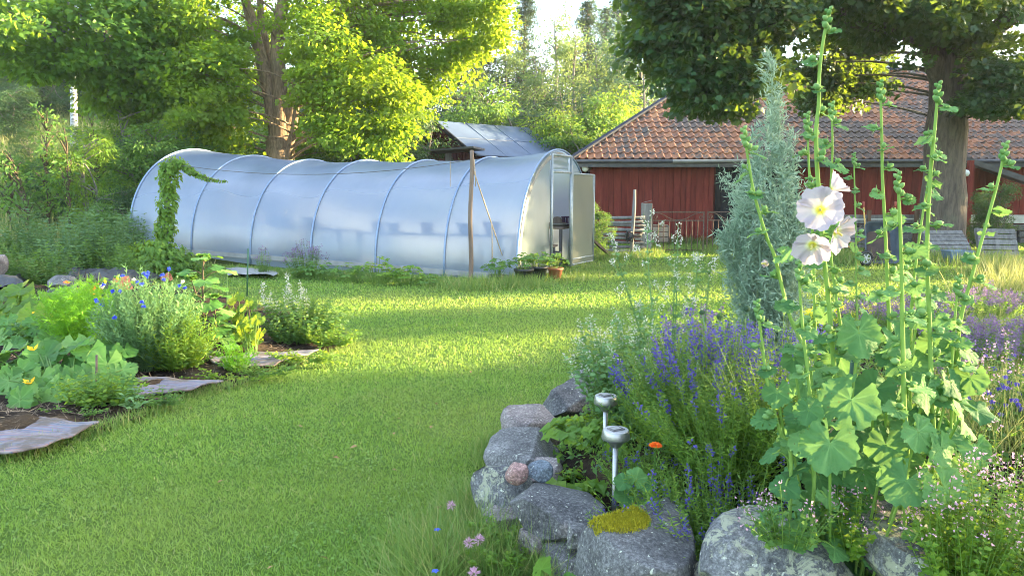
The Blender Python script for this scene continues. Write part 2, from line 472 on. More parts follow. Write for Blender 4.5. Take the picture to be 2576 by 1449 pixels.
M['barrow_yellow'] = flat('yellow_tube', (.62, .40, .10), (.45, .28, .07), 14, .5)
M['blue_plastic'] = flat('blue_plastic', (.16, .24, .34), (.12, .18, .26), 5, .5)
M['steel'] = flat('brushed_steel', (.40, .41, .43), (.28, .29, .31), 40, .36, .85, stretch=(1, 1, 12))
M['solar'] = flat('solar_cell', (.16, .15, .16), (.08, .08, .09), 25, .2)
M['tarp'] = flat('weed_fabric', (.030, .033, .040), (.018, .019, .023), 30, .6, bmp=.3)
M['moss'] = leafmat('moss', [(0, (.20, .20, .01)), (1, (.42, .38, .02))], tr=(.4, .35, .02), mix=.15, rough=.9)

# ------------------------------------------------------------------ ground
def in_poly(x, y, poly):
    x = np.asarray(x); y = np.asarray(y); c = np.zeros(x.shape, bool)
    n = len(poly)
    for i in range(n):
        x1, y1 = poly[i]; x2, y2 = poly[(i + 1) % n]
        if y1 == y2: continue
        c ^= ((y1 > y) != (y2 > y)) & (x < (x2 - x1) * (y - y1) / (y2 - y1) + x1)
    return c
def edge_dist(x, y, poly):
    d = np.full(np.shape(x), 1e9)
    for i in range(len(poly)):
        a = np.array(poly[i]); b = np.array(poly[(i + 1) % len(poly)])
        ab = b - a; L = max((ab ** 2).sum(), 1e-9)
        t = np.clip(((x - a[0]) * ab[0] + (y - a[1]) * ab[1]) / L, 0, 1)
        d = np.minimum(d, np.hypot(x - a[0] - t * ab[0], y - a[1] - t * ab[1]))
    return d
RBED = [(.95, 7.0), (.75, 6.1), (.60, 5.3), (.33, 4.6), (.18, 4.1), (.02, 3.65), (.30, 3.25), (.70, 2.95), (1.2, 2.62),
        (1.8, 2.45), (2.7, 2.3), (6.5, 2.2), (9, 6), (8, 9.6), (4, 10.2), (2.4, 9.2), (1.3, 7.9)]
def bz(x, y):
    x = np.asarray(x, float); y = np.asarray(y, float)
    d = np.where(in_poly(x, y, RBED), edge_dist(x, y, RBED), 0)
    tgt = .20 + .36 * smooth(.15, 1.3, x) * smooth(5.2, 2.6, y) - .08 * smooth(6, 9, y)
    return tgt * smooth(-.02, .30, d) + .02 * np.sin(7 * x) * np.cos(6 * y) * smooth(.1, .4, d)
LBED = [tuple(onz(u, v)[:2]) for u, v in [(-260, 1205), (-60, 1165), (60, 1150), (140, 1120), (245, 1095), (330, 1065), (400, 1042), (480, 1003),
        (560, 985), (640, 965), (720, 930), (790, 905), (870, 878), (862, 842), (780, 805), (660, 770), (560, 745), (430, 730), (300, 722), (150, 722), (-80, 730), (-500, 760)]]
GP0 = np.array([0.09, 13.5]); GN = unit(np.array([.41, .912])); GD = np.array([-GN[1], GN[0]])
GW, GL, GH = 4.4, 10.1, 2.46
GFOOT = [tuple(GP0 - .1 * GD), tuple(GP0 + GD * GL), tuple(GP0 + GD * GL + GN * GW), tuple(GP0 + GN * GW - .1 * GD)]

gx = np.unique(np.concatenate([np.linspace(-400, -40, 12), np.linspace(-40, 40, 110), np.linspace(40, 400, 12)]))
gy = np.unique(np.concatenate([np.linspace(-60, 0, 5), np.linspace(0, 70, 100), np.linspace(70, 900, 16)]))
X, Y = np.meshgrid(gx, gy, indexing='ij')
g = MB(); g.grid(np.stack([X, Y, gz(X, Y)], -1))
m, nt, b, out = newmat('lawn_turf')
p = worldpos(nt)
n1 = noise_tex(nt, .35, 4, vec=p); n2 = noise_tex(nt, 3.0, 5, .65, vec=p); n3 = noise_tex(nt, 45, 3, .7, vec=p)
c = ramp(nt, n2, [(.3, (.06, .12, .018)), (.7, (.11, .18, .026))])
c = mixc(nt, ramp(nt, n1, [(.44, (0, 0, 0)), (.62, (.65, .65, .65))]), c, (.14, .18, .04))
c = mixc(nt, .6, c, ramp(nt, n3, [(.3, (.45, .5, .4)), (.7, (1.3, 1.3, 1.2))]), 'MULTIPLY')
nt.links.new(c, b.inputs['Base Color']); b.inputs['Roughness'].default_value = .9; b.inputs['Specular IOR Level'].default_value = .15
nt.links.new(bump(nt, n3, .6, .03), b.inputs['Normal'])
tag(g.build('lawn_ground', m, smooth=True), kind='structure')

m, nt, b, out = newmat('garden_soil')
p = worldpos(nt)
n1 = noise_tex(nt, 3, 5, vec=p); n2 = noise_tex(nt, 40, 6, .75, vec=p)
c = ramp(nt, n2, [(.3, (.012, .009, .007)), (.6, (.045, .033, .025)), (.8, (.12, .09, .06))])
c = mixc(nt, ramp(nt, n1, [(.5, (0, 0, 0)), (.66, (.7, .7, .7))]), c, (.13, .095, .06))
nt.links.new(c, b.inputs['Base Color']); b.inputs['Roughness'].default_value = .95; b.inputs['Specular IOR Level'].default_value = .1
nt.links.new(bump(nt, n2, 1.0, .06), b.inputs['Normal'])
M['soil'] = m
def soil_sheet(name, poly, hfun, res, x0, x1, y0, y1):
    xs = np.arange(x0, x1, res); ys = np.arange(y0, y1, res)
    X, Y = np.meshgrid(xs, ys, indexing='ij')
    d = edge_dist(X, Y, poly) * np.where(in_poly(X, Y, poly), 1, -1)
    d = d + .06 * np.sin(X * 9 + 3 * np.sin(Y * 4)) * np.sin(Y * 11)
    Z = hfun(X, Y, d)
    n, mm = X.shape
    keep = (d > -.02)
    i, j = np.meshgrid(np.arange(n - 1), np.arange(mm - 1), indexing='ij')
    a = i * mm + j
    F = np.stack([a, a + mm, a + mm + 1, a + 1], -1).reshape(-1, 4)
    kf = keep.reshape(-1)[F].all(1)
    F = F[kf]
    idx = np.unique(F); mp_ = np.full(n * mm, -1); mp_[idx] = np.arange(len(idx))
    g = MB(); g.add(np.stack([X, Y, Z], -1).reshape(-1, 3)[idx], mp_[F])
    return tag(g.build(name, M['soil'], smooth=True), kind='structure')
def lsoil(X, Y, d):
    h = .025 + .05 * smooth(0, .5, d)
    q = np.zeros_like(X)
    for k, (s, w) in enumerate(((3.1, .045), (7.3, .03), (15, .016), (31, .010))):
        q += w * np.sin(s * X + 1.7 * k + 1.3 * np.sin(s * .7 * Y)) * np.sin(s * 1.1 * Y + k + 1.1 * np.sin(s * .8 * X))
    return gz(X, Y) + np.maximum(.014, h + q * smooth(-.02, .3, d))
soil_sheet('vegetable_soil', LBED, lsoil, .045, -11, -1.2, 3.2, 12.6)
def rsoil(X, Y, d):
    return np.maximum(.012, bz(X, Y)) + .012 * np.sin(17 * X + 3 * np.sin(9 * Y)) * np.sin(15 * Y)
soil_sheet('flower_bed_soil', RBED, rsoil, .06, -.2, 9.2, 2.1, 10.4)

# ------------------------------------------------------------------ polytunnel
def gpt(f, t, z):                        # f across the gable 0..1 (metres/GW), t metres along, z height
    q = GP0 + GN * f * GW + GD * t
    return np.array([q[0], q[1], z + gbase(t)])
def gbase(t): return .27 * float(smooth(5, 10, t))
def hgt(t): return float(np.interp(t, [0, 1.5, 3.1, 4.7, 6.4, 8.1, 10.1], [1, .952, .938, .95, .945, .945, .99]))
def arch(a, t, k=1.0):
    return gpt(.5 - .5 * k * math.cos(a), t, GH * hgt(t) * k * math.sin(a) ** .85 if math.sin(a) > 0 else 0)
HOOPS = [0, 1.52, 3.1, 4.72, 6.36, 8.1, 10.1]
gh = thing('polytunnel', 'long arched polytunnel greenhouse of cloudy plastic film on steel hoops', 'greenhouse', (GP0[0], GP0[1], 0))
ts = []
for a0, a1 in zip(HOOPS[:-1], HOOPS[1:]): ts += list(np.linspace(a0, a1, 13)[:-1])
ts.append(HOOPS[-1])
def sag(t):
    for a0, a1 in zip(HOOPS[:-1], HOOPS[1:]):
        if a0 <= t <= a1: return math.sin(math.pi * (t - a0) / (a1 - a0)) ** 1.3
    return 0
P = np.zeros((len(ts), 61, 3))
for i, t in enumerate(ts):
    for j in range(61):
        a = math.pi * j / 60
        s_ = sag(t)
        k = 1.0 - s_ * (.006 + .009 * max(0, math.sin(a)) ** 2)
        # pulled creases by the near front corner
        crease = .018 * math.exp(-((t - .6) / .8) ** 2) * smooth(.75, .05, a) * math.sin(22 * (t * .9 + a * 1.1)) if a < .8 else 0
        P[i, j] = arch(a, t, k + crease)
fb = MB(); fb.grid(P); fb.build('cover', M['film'], gh, smooth=True)
for t in HOOPS:
    h = MB(); h.tube([arch(math.pi * j / 40, t, 1.006) for j in range(41)], .022, 8)
    h.build('hoop', M['hoop'], gh, smooth=True)
def gable(t, door, mat):
    w = MB()
    def panel(f0, f1, zb, n=12):
        P = np.zeros((n + 1, 14, 3))
        for i in range(n + 1):
            f = f0 + (f1 - f0) * i / n
            a = math.acos(max(-1, min(1, 1 - 2 * f)))
            zt = GH * max(0, math.sin(a)) ** .85 * .992
            for j in range(14):
                P[i, j] = gpt(f, t, zb + (max(zt, zb + .002) - zb) * j / 13)
                P[i, j, :2] += GD * .012 * math.sin(9 * f + j) * (1 if 0 < j < 13 else 0)
        w.grid(P)
    if door:
        panel(0.003, .385, .02, 22); panel(.645, .997, .02, 22); panel(.40, .63, 2.08)
    else: panel(.003, .997, .02, 40)
    return w.build('end_wall', mat, gh, smooth=True)
gable(.02, True, M['end_film']); gable(GL - .02, False, M['end_film'])
fr = MB()
for f in (.385, .645): fr.tube([gpt(f, -.02, 0), gpt(f, -.02, 2.38)], .03, 8)
for z in (2.02, 2.36): fr.tube([gpt(.385, -.02, z), gpt(.645, -.02, z)], .024, 8)
fr.build('door_frame', M['galv'], gh, smooth=True)
br = MB(); br.bar(gpt(0, -.03, .05), gpt(0, GL, .05), .04, .10); br.bar(gpt(-.008, -.03, .045), gpt(.385, -.03, .045), .04, .09); br.bar(gpt(.65, -.03, .045), gpt(1, -.03, .045), .04, .09)
br.build('base_rail', M['pale_sheet'], gh)
pk = MB()                                     # white frill where the film wraps the front hoop
pk.grid(np.array([[arch(math.pi * j / 200, -.025 + .006 * (j % 2), k_) for k_ in (.985, .965, .945)] for j in range(4, 104)]))
pk.build('film_fixing', M['pale_sheet'], gh)
# open door leaf swung back past the gable
hinge = gpt(.652, -.04, 0); dd = unit(np.array([.50, .866, 0])); DW = 1.16
dl = MB(); Pn = np.zeros((9, 15, 3))
for i in range(9):
    for j in range(15):
        Pn[i, j] = hinge + dd * (.03 + (DW - .06) * i / 8) + np.array([0, 0, .06 + 1.92 * j / 14]) + np.array([.8, -.5, 0]) * .012 * math.sin(i * 1.1 + j * .6)
dl.grid(Pn); leaf = dl.build('door', mat_film('door_film', (.36, .37, .30), .12, .25), gh, smooth=True)
df = MB()
for s_ in (0.0, DW): df.tube([hinge + dd * s_ + np.array([0, 0, .02]), hinge + dd * s_ + np.array([0, 0, 2.0])], .022, 8)
for z in (.04, .16, 2.0): df.tube([hinge + np.array([0, 0, z]), hinge + dd * DW + np.array([0, 0, z])], .018, 8)
df.build('door_rail', M['galv'], leaf, smooth=True)
PR = MB(); a_ = at(1476, 590, 17.1); b_ = onz(1540, 648, .02); PR.bar(a_, b_, .06, .05)
tag(PR.build('door_prop', M['iron'], base=b_), 'dark iron bar leaning from the grass against the open greenhouse door', 'prop bar')

# things inside the tunnel
def bench(f0, f1, t0, t1, z, label):
    c0 = gpt((f0 + f1) / 2, (t0 + t1) / 2, 0)
    b = thing('potting_bench', label, 'bench', c0, 'benches inside the greenhouse')
    tp = MB(); tp.bar(gpt((f0 + f1) / 2, t0, z), gpt((f0 + f1) / 2, t1, z), (f1 - f0) * GW, .05); tp.build('bench_top', M['pale_wood'], b)
    for f in (f0 + .01, f1 - .01):
        for t in (t0 + .08, t1 - .08):
            l = MB(); l.bar(gpt(f, t, 0), gpt(f, t, z - .03), .06, .06, up=(GD[0], GD[1], 0)); l.build('leg', M['grey_wood'], b)
bench(.08, .22, .5, 3.9, .80, 'pale bench just inside the film by the pole')
bench(.08, .22, 4.3, 9.0, .85, 'long pale bench inside the far half of the greenhouse')
bench(.71, .95, .25, 1.3, .82, 'wooden shelf bench seen through the greenhouse doorway')
bench(.50, .66, .30, .90, .45, 'low wooden table just inside the greenhouse doorway')
def pot(loc, r, h, mat, name='plant_pot', label='', group=None, cat='pot', rim=True):
    m_ = MB(); pr = [(0.001, 0.0), (r * .72, 0), (r * .97, h * .82), (r * 1.08, h * .82), (r * 1.08, h), (r * .95, h), (r * .9, h * .88), (.001, h * .86)]
    m_.lathe(loc, pr, 20)
    return tag(m_.build(name, mat, base=loc, smooth=True), label, cat, group)
for i, (f, t, r, h, mt, lb) in enumerate([(.15, .9, .16, .26, 'terracotta', 'large terracotta pot on the bench behind the film by the pole'),
        (.15, 2.4, .13, .22, 'terracotta', 'terracotta pot blurred behind the film, second bay from the door'),
        (.15, 1.5, .15, .22, 'rubber', 'dark bucket on the bench blurred behind the film near the pole'),
        (.15, 3.2, .12, .20, 'blue_plastic', 'bluish tub blurred behind the film, third hoop from the door'),
        (.15, 3.6, .13, .22, 'rubber', 'dark tub blurred behind the film, third bay from the door'),
        (.15, 5.4, .16, .24, 'rubber', 'dark tub blurred behind the film of the middle bay'),
        (.15, 6.2, .14, .22, 'blue_plastic', 'bluish bucket blurred behind the film, fourth bay from the door')]):
    pot(gpt(f, t, .825 if t < 4 else .875), r, h, M[mt], 'plant_pot', lb, 'pots behind the greenhouse film')
hb = gpt(.80, .55, .85)
ht = MB(); ht.lathe(hb + np.array([0, 0, .06]), [(.21, 0), (.20, .012), (.115, .02), (.11, .08), (.07, .14), (.001, .15)], 24)
tag(ht.build('straw_hat', M['pale_wood'], base=hb, smooth=True), 'brown straw hat on the shelf inside the greenhouse door', 'hat')
pt = MB(); pt.lathe(hb, [(.001, 0), (.2, 0), (.27, .045), (.275, .05), (.26, .055), (.001, .012)], 24)
tag(pt.build('tray', M['white_wash'], base=hb, smooth=True), 'pale tray under the straw hat inside the greenhouse', 'tray')
pb = gpt(.86, .38, .85); pc = MB()
for k in range(14):
    q = k * 2 * math.pi / 14
    pc.bar(pb + np.array([.12 * math.cos(q), .12 * math.sin(q), 0]), pb + np.array([.15 * math.cos(q), .15 * math.sin(q), .2]), .03, .012)
pc.lathe(pb, [(.001, .004), (.12, .004), (.125, .02)], 14); pc.lathe(pb, [(.145, .18), (.165, .18), (.165, .21), (.145, .21)], 14)
tag(pc.build('basket', flat('purple_plastic', (.10, .035, .10), (.06, .02, .06), 6, .5), base=pb), 'purple slatted basket on the shelf inside the greenhouse', 'basket')
pot(gpt(.58, .6, .48), .15, .2, M['terracotta'], 'plant_pot', 'orange pot on the low table inside the doorway', None)
pot(gpt(.49, .15, 0.01), .19, .36, M['rubber'], 'bucket', 'black bucket on the floor in the greenhouse doorway', None, 'bucket')

# pole, guy ropes and clothes wire
pb = onz(1183, 716); ptop = at(1186, 378, pb[1])
pole = MB(); pole.tube([pb + (ptop - pb) * k + np.array([.012 * math.sin(k * 9), .01 * math.cos(k * 7), 0]) for k in np.linspace(0, 1, 14)], np.linspace(.042, .034, 14), 9)
tag(pole.build('wooden_pole', M['grey_brown'], base=pb, smooth=True), 'tall thin wooden pole standing before the greenhouse', 'pole')
rp_ = MB(); e = onz(1283, 700); rp_.tube([ptop + np.array([0, 0, -.25]) + (e - ptop + np.array([0, 0, .25])) * k for k in np.linspace(0, 1, 8)], .012, 6)
rp_.tube([at(1236, 560, pb[1] + .15), at(1238, 590, pb[1] + .15), at(1238, 665, pb[1] + .15)], .011, 6)
rp_.tube([at(1192, 400, pb[1]), at(1196, 440, pb[1]), at(1196, 470, pb[1])], .008, 5)
tag(rp_.build('guy_rope', M['rope'], base=e, smooth=True), 'pale guy rope slanting from the pole down to the grass', 'rope')
vb = onz(408, 690); vtop = at(428, 412, vb[1])
wr = MB(); q0, q1 = ptop + np.array([0, 0, -.16]), vtop
wr.tube([q0 + (q1 - q0) * k - np.array([0, 0, .42 * 4 * k * (1 - k) * .55]) for k in np.linspace(0, 1, 24)], .006, 5)
wr.tube([at(1133, 405, pb[1] + .2), at(1133, 470, pb[1] + .2)], .005, 4)
tag(wr.build('washing_line', M['wire'], base=q0), 'thin sagging wire strung from the pole to the vine post', 'wire')

# ------------------------------------------------------------------ barn
BY, EY, EZ, EX0, EX1, HIP, SL = 23.6, 22.95, 2.60, 1.86, 22.6, 5.6, .63
barn = thing('barn', 'long red wooden barn with a hipped roof of old clay tiles', 'barn', (2.45, BY, 0))
w = MB(); x = 2.45
while x < 22.1:
    bw = random.uniform(.15, .25)
    if not (6.38 < x + bw / 2 < 9.0):
        zb = .05 if x < 9 else .90
        w.box((x + bw / 2, BY + random.uniform(-.012, .012), (zb + 2.68) / 2), (bw - random.uniform(.006, .016), .03, 2.68 - zb), t=random.random())
    x += bw
w.box((7.7, BY + .005, 2.56), (2.6, .03, .24), t=.3)
w.build('front_wall', M['red_wall'], barn)
w = MB(); w.box((12.3, BY + .06, 1.36), (19.6, .05, 2.6), t=.2); w.box((2.47, BY + 5, 1.36), (.06, 9.9, 2.6), t=.4); w.box((22.1, BY + 5, 1.36), (.06, 9.9, 2.6), t=.4); w.box((12.3, BY + 9.95, 1.36), (19.6, .06, 2.6), t=.4)
w.build('inner_wall', M['red_dark'], barn)
w = MB(); x = 6.42
while x < 8.95:
    w.box((x + .1, BY - .03, 1.24), (.19, .03, 2.38), t=random.random()); x += .2
w.build('door', M['black_door'], barn)
w = MB(); w.box((15.5, BY - .02, .77), (13.2, .12, .26)); w.build('plinth', M['white_wash'], barn)
w = MB()
for k in range(87):
    w.box((9.0 + (k % 29) * .45 + random.uniform(-.1, .1), BY - .05, .08 + .21 * (k // 29)), (random.uniform(.34, .5), .22, .19), t=random.random())
w.build('footing', M['stone_dark'], barn, bevel=.03)
# tiles
def tile_tpl():
    prof = [(0, .012), (.25, .0), (.5, .012), (.7, .052), (.85, .060), (1.0, .030)]
    V = []; 
    for yy in (0.0, 1.0):
        for xx, zz in prof: V.append((xx, yy, zz + (.035 if yy == 0 else 0)))
    for xx, zz in prof: V.append((xx, 0, zz + .035 - .03))
    n = len(prof)
    F = [(j, j + 1, n + j + 1, n + j) for j in range(n - 1)] + [(2 * n + j, 2 * n + j + 1, j + 1, j) for j in range(n - 1)]
    return np.array(V), np.array(F)
TV, TF = tile_tpl()
def tiles(mb, o, ex, up, nrm, length, rise, hipL, hipR, cw=.235, rh=.34):
    nr_ = int(rise / rh) + 1
    for r_ in range(nr_):
        s0 = r_ * rh
        cosv = math.cos(math.atan(SL))
        x0 = s0 * cosv if hipL else 0; x1 = length - (s0 * cosv if hipR else 0)
        n = int((x1 - x0) / cw)
        for c_ in range(int(x0 / cw), int(x1 / cw) + 1):
            V = TV.copy()
            V[:, 2] += random.uniform(-.006, .006) + random.uniform(-.01, .01) * V[:, 1]
            xs = np.clip(c_ * cw + V[:, 0] * cw, s0 * cosv + V[:, 1] * rh * cosv if hipL else -9, length - (s0 * cosv if hipR else 0))
            ys = np.minimum(s0 + V[:, 1] * (rh * 1.06) + random.uniform(-.008, .008), rise + .1)
            W = o + xs[:, None] * ex + ys[:, None] * up + V[:, 2:3] * nrm
            mb.add(W, TF, min(1, max(0, random.gauss(.62, .17))))
cs = math.cos(math.atan(SL)); sn = math.sin(math.atan(SL))
rf = MB()
rise = HIP / cs
tiles(rf, np.array([EX0, EY, EZ]), np.array([1., 0, 0]), np.array([0, cs, sn]), np.array([0, -sn, cs]), EX1 - EX0, rise, True, True)
roof = rf.build('roof', M['tile'], barn)
rf = MB()
ZR = EZ + HIP * SL - .05; yb = EY + 2 * HIP; e0 = EZ - .05
V = [(EX0, EY, e0), (EX1, EY, e0), (EX1, yb, e0), (EX0, yb, e0), (EX0 + HIP, EY + HIP, ZR), (EX1 - HIP, EY + HIP, ZR)]
rf.add(V, [np.array([(0, 1, 5, 4), (2, 3, 4, 5), (0, 3, 2, 1)]), np.array([(3, 0, 4), (1, 2, 5)])], .3)
rf.build('roof_deck', M['red_dark'], barn)
hp = MB(); hp.bar((EX0 - .05, EY - .03, EZ + .05), (EX0 + HIP, EY + HIP, EZ + HIP * SL + .08), .20, .07); hp.bar((EX0 + HIP, EY + HIP, EZ + HIP * SL + .06), (EX1 - HIP, EY + HIP, EZ + HIP * SL + .06), .2, .1)
hp.build('hip_flashing', M['slate'], roof)
gt = MB(); gt.tube([(EX0 - .1, EY - .07, EZ - .05), (EX1, EY - .07, EZ - .03)], .055, 8); gt.box(((EX0 + EX1) / 2, EY + .02, EZ - .13), (EX1 - EX0, .03, .18))
gt.build('gutter', M['gutter'], barn)
gt = MB(); gt.tube([(4.9, EY - .12, EZ - .06), (8.6, EY - .12, EZ - .02)], .05, 8); gt.build('gutter_cover', M['pale_sheet'], barn)
dp = MB(); dp.tube([(2.36, EY + .1, EZ - .1), (2.36, BY - .1, EZ - .35), (2.36, BY - .1, .1)], .045, 8); dp.box((2.40, BY - .01, 1.3), (.1, .08, 2.5)); dp.build('corner_board', M['black_door'], barn)
lm = MB(); q = at(1472, 424, 23.2); lm.lathe(q, [(.001, -.11), (.07, -.085), (.105, -.02), (.105, .03), (.07, .085), (.001, .11)], 16)
o = lm.build('wall_lamp', M['globe_lamp'], base=q, smooth=True); tag(o, 'white globe lamp at the barn corner by the greenhouse', 'lamp')
lm = MB(); lm.bar(q + np.array([.08, 0, 0]), (2.48, 23.5, q[2]), .04, .04); lm.build('bracket', M['galv'], o)
# porch roof at the right
pa, pe = at(2418, 404, 22.6), at(2680, 492, 20.6)
pr = MB(); off = np.array([.55, 2.2, .25])
pr.add([pa, pe, pe + off, pa + off, pa + [0, 0, .16], pe + [0, 0, .16], pe + off + [0, 0, .16], pa + off + [0, 0, .16]],
       np.array([(0, 1, 2, 3), (4, 7, 6, 5), (0, 4, 5, 1), (1, 5, 6, 2), (2, 6, 7, 3), (3, 7, 4, 0)]))
pr.build('porch_roof', M['gutter'], barn)
pp = MB(); q = at(2436, 500, 22.4); pp.box((q[0], q[1], 1.3), (.16, .14, 2.5), t=.9); pp.build('porch_post', M['red_wall'], barn)
q = at(2430, 436, 22.2); lm = MB(); lm.lathe(q, [(.001, -.1), (.07, -.08), (.1, -.02), (.1, .03), (.07, .08), (.001, .1)], 16)
o = lm.build('wall_lamp', M['globe_lamp'], base=q, smooth=True); tag(o, 'white globe lamp on the porch post beside the maple trunk', 'lamp')
lm = MB(); lm.bar(q + np.array([.05, .05, 0]), q + np.array([.09, .16, 0]), .03, .03); lm.build('bracket', M['galv'], o)
ch = MB(); q = np.array([14.0, 28.9, 6.0]); ch.box(q + [0, 0, .4], (.75, .6, 1.6)); ch.build('chimney', M['white_wash'], barn)
ch = MB(); ch.box(q + [0, 0, 1.26], (.95, .8, .1)); ch.build('chimney_cap', M['metal_roof'], barn)

# ------------------------------------------------------------------ shed behind the tunnel
sh = thing('shed', 'dark red shed with a bluish sheet metal roof behind the greenhouse', 'shed', (-2, 29, 0))
r0, dr = np.array([-2.85, 30.0, 4.42]), unit(np.array([.76, .65, 0])); pf = np.array([dr[1], -dr[0], 0])
Ls, hw, ez = 4.75, 2.6, 3.0
def spt(l, w_, z): return np.array([*(r0[:2] + dr[:2] * l + pf[:2] * w_), z])
s = MB()
for sg in (1, -1):
    s.add([spt(-.25, 0, 4.42), spt(Ls, 0, 4.42), spt(Ls, sg * hw, ez), spt(-.25, sg * hw, ez), spt(-.25, 0, 4.38), spt(Ls, 0, 4.38), spt(Ls, sg * hw, ez - .04), spt(-.25, sg * hw, ez - .04)],
          np.array([(0, 1, 2, 3), (4, 7, 6, 5), (0, 4, 5, 1), (1, 5, 6, 2), (2, 6, 7, 3), (3, 7, 4, 0)]))
k = -.2
while k < Ls:                                  # standing seams and a lap joint
    for sg in (1,): s.bar(spt(k, 0.02, 4.425), spt(k, hw - .02, ez + .008), .03, .02)
    k += 1.45
s.bar(spt(-.2, hw * .52, 4.42 - .52 * (4.42 - ez) + .004), spt(Ls - .02, hw * .52, 4.42 - .52 * (4.42 - ez) + .004), .03, .018)
sr = s.build('roof', M['metal_roof'], sh)
s = MB(); s.bar(spt(-.26, 0, 4.36), spt(-.26, hw, ez - .06), .05, .14); s.bar(spt(-.26, 0, 4.36), spt(-.26, -hw, ez - .06), .05, .14); s.build('barge_board', M['black_door'], sr)
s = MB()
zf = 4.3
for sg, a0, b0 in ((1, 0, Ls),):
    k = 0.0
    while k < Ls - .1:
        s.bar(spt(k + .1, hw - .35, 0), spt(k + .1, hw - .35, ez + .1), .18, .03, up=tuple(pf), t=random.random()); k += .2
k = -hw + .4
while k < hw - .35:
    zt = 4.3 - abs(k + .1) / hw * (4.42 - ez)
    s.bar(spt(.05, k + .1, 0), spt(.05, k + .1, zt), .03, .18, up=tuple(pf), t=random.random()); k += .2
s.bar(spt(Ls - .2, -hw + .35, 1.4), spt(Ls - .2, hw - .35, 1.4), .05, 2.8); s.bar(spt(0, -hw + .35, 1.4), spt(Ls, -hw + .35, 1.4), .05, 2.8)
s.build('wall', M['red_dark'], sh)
# lean-to in front of the gable
la, lb = at(1085, 383, 27.6), at(1206, 374, 27.2)
s = MB(); s.bar(la, lb, 1.6, .07); s.build('lean_to_roof', M['gutter'], sh)
s = MB(); q = at(1128, 390, 27.5); s.bar((q[0], q[1], 0), (q[0], q[1], la[2] - .04), .22, .16, up=(0, 1, 0)); s.build('lean_to_post', M['grey_wood'], sh)
s = MB(); q0, q1 = at(1080, 400, 28.2), at(1122, 400, 28.2); s.bar((q0[0], q0[1], 1.4), (q1[0], q1[1], 1.4), .05, 2.8, t=.7); s.build('lean_to_wall', M['red_wall'], sh)

# ------------------------------------------------------------------ gate, fence, wheelbarrow and yard things
def gate(u0, u1, y, label):
    a, b = at(u0, 630, y), at(u1, 630, y); a[2] = b[2] = .06
    g_ = thing('iron_gate', label, 'gate', a, 'pair of iron gate leaves')
    fr = MB(); H_ = 1.02
    up = np.array([0, 0, 1.0])
    for z in (0, H_ * .78, H_): fr.bar(a + up * z, b + up * z, .02, .028)
    for e_ in (a, b): fr.bar(e_, e_ + up * (H_ + .02), .028, .028, up=(0, 1, 0))
    fr.build('frame', M['iron'], g_)
    n = 9
    for i in range(1, n):
        bb = MB(); q = a + (b - a) * i / n; bb.tube([q, q + up * H_ * .78], .012, 6)
        if i % 3 == 2: bb.lathe(q + up * .4, [(.001, -.03), (.02, 0), (.001, .03)], 8)
        bb.build('bar', M['iron'], g_)
    sc_ = MB(); w_ = b - a
    for sg in (0, 1):
        p0 = a + w_ * (.03 + .94 * sg) + up * H_ * .98; p1 = a + w_ * .5 + up * H_ * .80
        sc_.tube([p0 + (p1 - p0) * k + up * .03 * math.sin(k * math.pi * 2) for k in np.linspace(0, 1, 12)], .009, 6)
        cc = a + w_ * (.06 + .88 * sg) + up * H_ * .86
        sc_.tube([cc + w_ / np.linalg.norm(w_) * .045 * math.cos(q) * (1 - q / 12) + up * .07 * math.sin(q) * (1 - q / 12) for q in np.linspace(0, 7, 20)], .008, 6)
    sc_.build('scroll', M['iron'], g_)
gate(1640, 1768, 20.0, 'rusty iron gate leaf beside the grey gatepost')
gate(1778, 1900, 20.2, 'rusty iron gate leaf before the black barn door')
q = at(1624, 640, 19.7); q[2] = 0
gp = MB(); gp.box(q + [0, 0, .66], (.27, .16, 1.32), t=.6); gp.add(*(lambda V: (V, np.array([(0, 1, 2, 3)])))(np.array([q + [-.135, -.082, 1.33], q + [.135, -.082, 1.40], q + [.135, .082, 1.40], q + [-.135, .082, 1.33]])))
gp.tube([q + [0.14 * math.cos(k), .1 * math.sin(k), .82] for k in np.linspace(0, 6.3, 16)], .02, 6, t=0)
tag(gp.build('gatepost', M['grey_wood'], base=q, bevel=.015), 'broad weathered grey gatepost at the end of the pole fence', 'post')
fn = thing('pole_fence', 'grey fence of stacked split poles beside the gatepost', 'fence', at(1580, 640, 19.6) * [1, 1, 0])
s = MB()
for k in range(9):
    a, b = at(1505 + random.uniform(-14, 4), 600, 19.8), at(1618 + random.uniform(-6, 6), 600, 19.55)
    a[2] = .10 + k * .105 + random.uniform(-.02, .03); b[2] = .06 + k * .11 + random.uniform(-.02, .02)
    s.tube([a, (a + b) / 2 + [0, 0, random.uniform(-.02, .02)], b], random.uniform(.035, .05), 7, t=random.random())
s.build('rail', M['grey_wood'], fn, smooth=True)
q = at(1588, 640, 19.45); q[2] = 0
s = MB(); s.tube([q, q + [.02, 0, .6], q + [.05, 0, 1.2], q + [.06, .02, 1.68]], [.05, .045, .05, .035], 8, t=.5); s.build('post', M['grey_wood'], fn, smooth=True)
s = MB(); c0 = q + [-.05, -.06, .48]
for k in range(5): s.tube([c0 + np.array([random.uniform(-.12, .12), random.uniform(-.03, .03), random.uniform(-.16, .2)]) for _ in range(4)] + [at(1622, 585, 19.4)] * (k == 0), .022, 6)
tag(s.build('tied_rag', M['rubber'], base=c0, smooth=True), 'black strap tied round the thin fence post', 'strap')
cr = thing('wooden_crate', 'small pale wooden crate leaning behind the iron gate', 'crate', at(1660, 610, 22.9) * [1, 1, 0])
a, b = at(1640, 610, 22.9), at(1680, 610, 22.9)
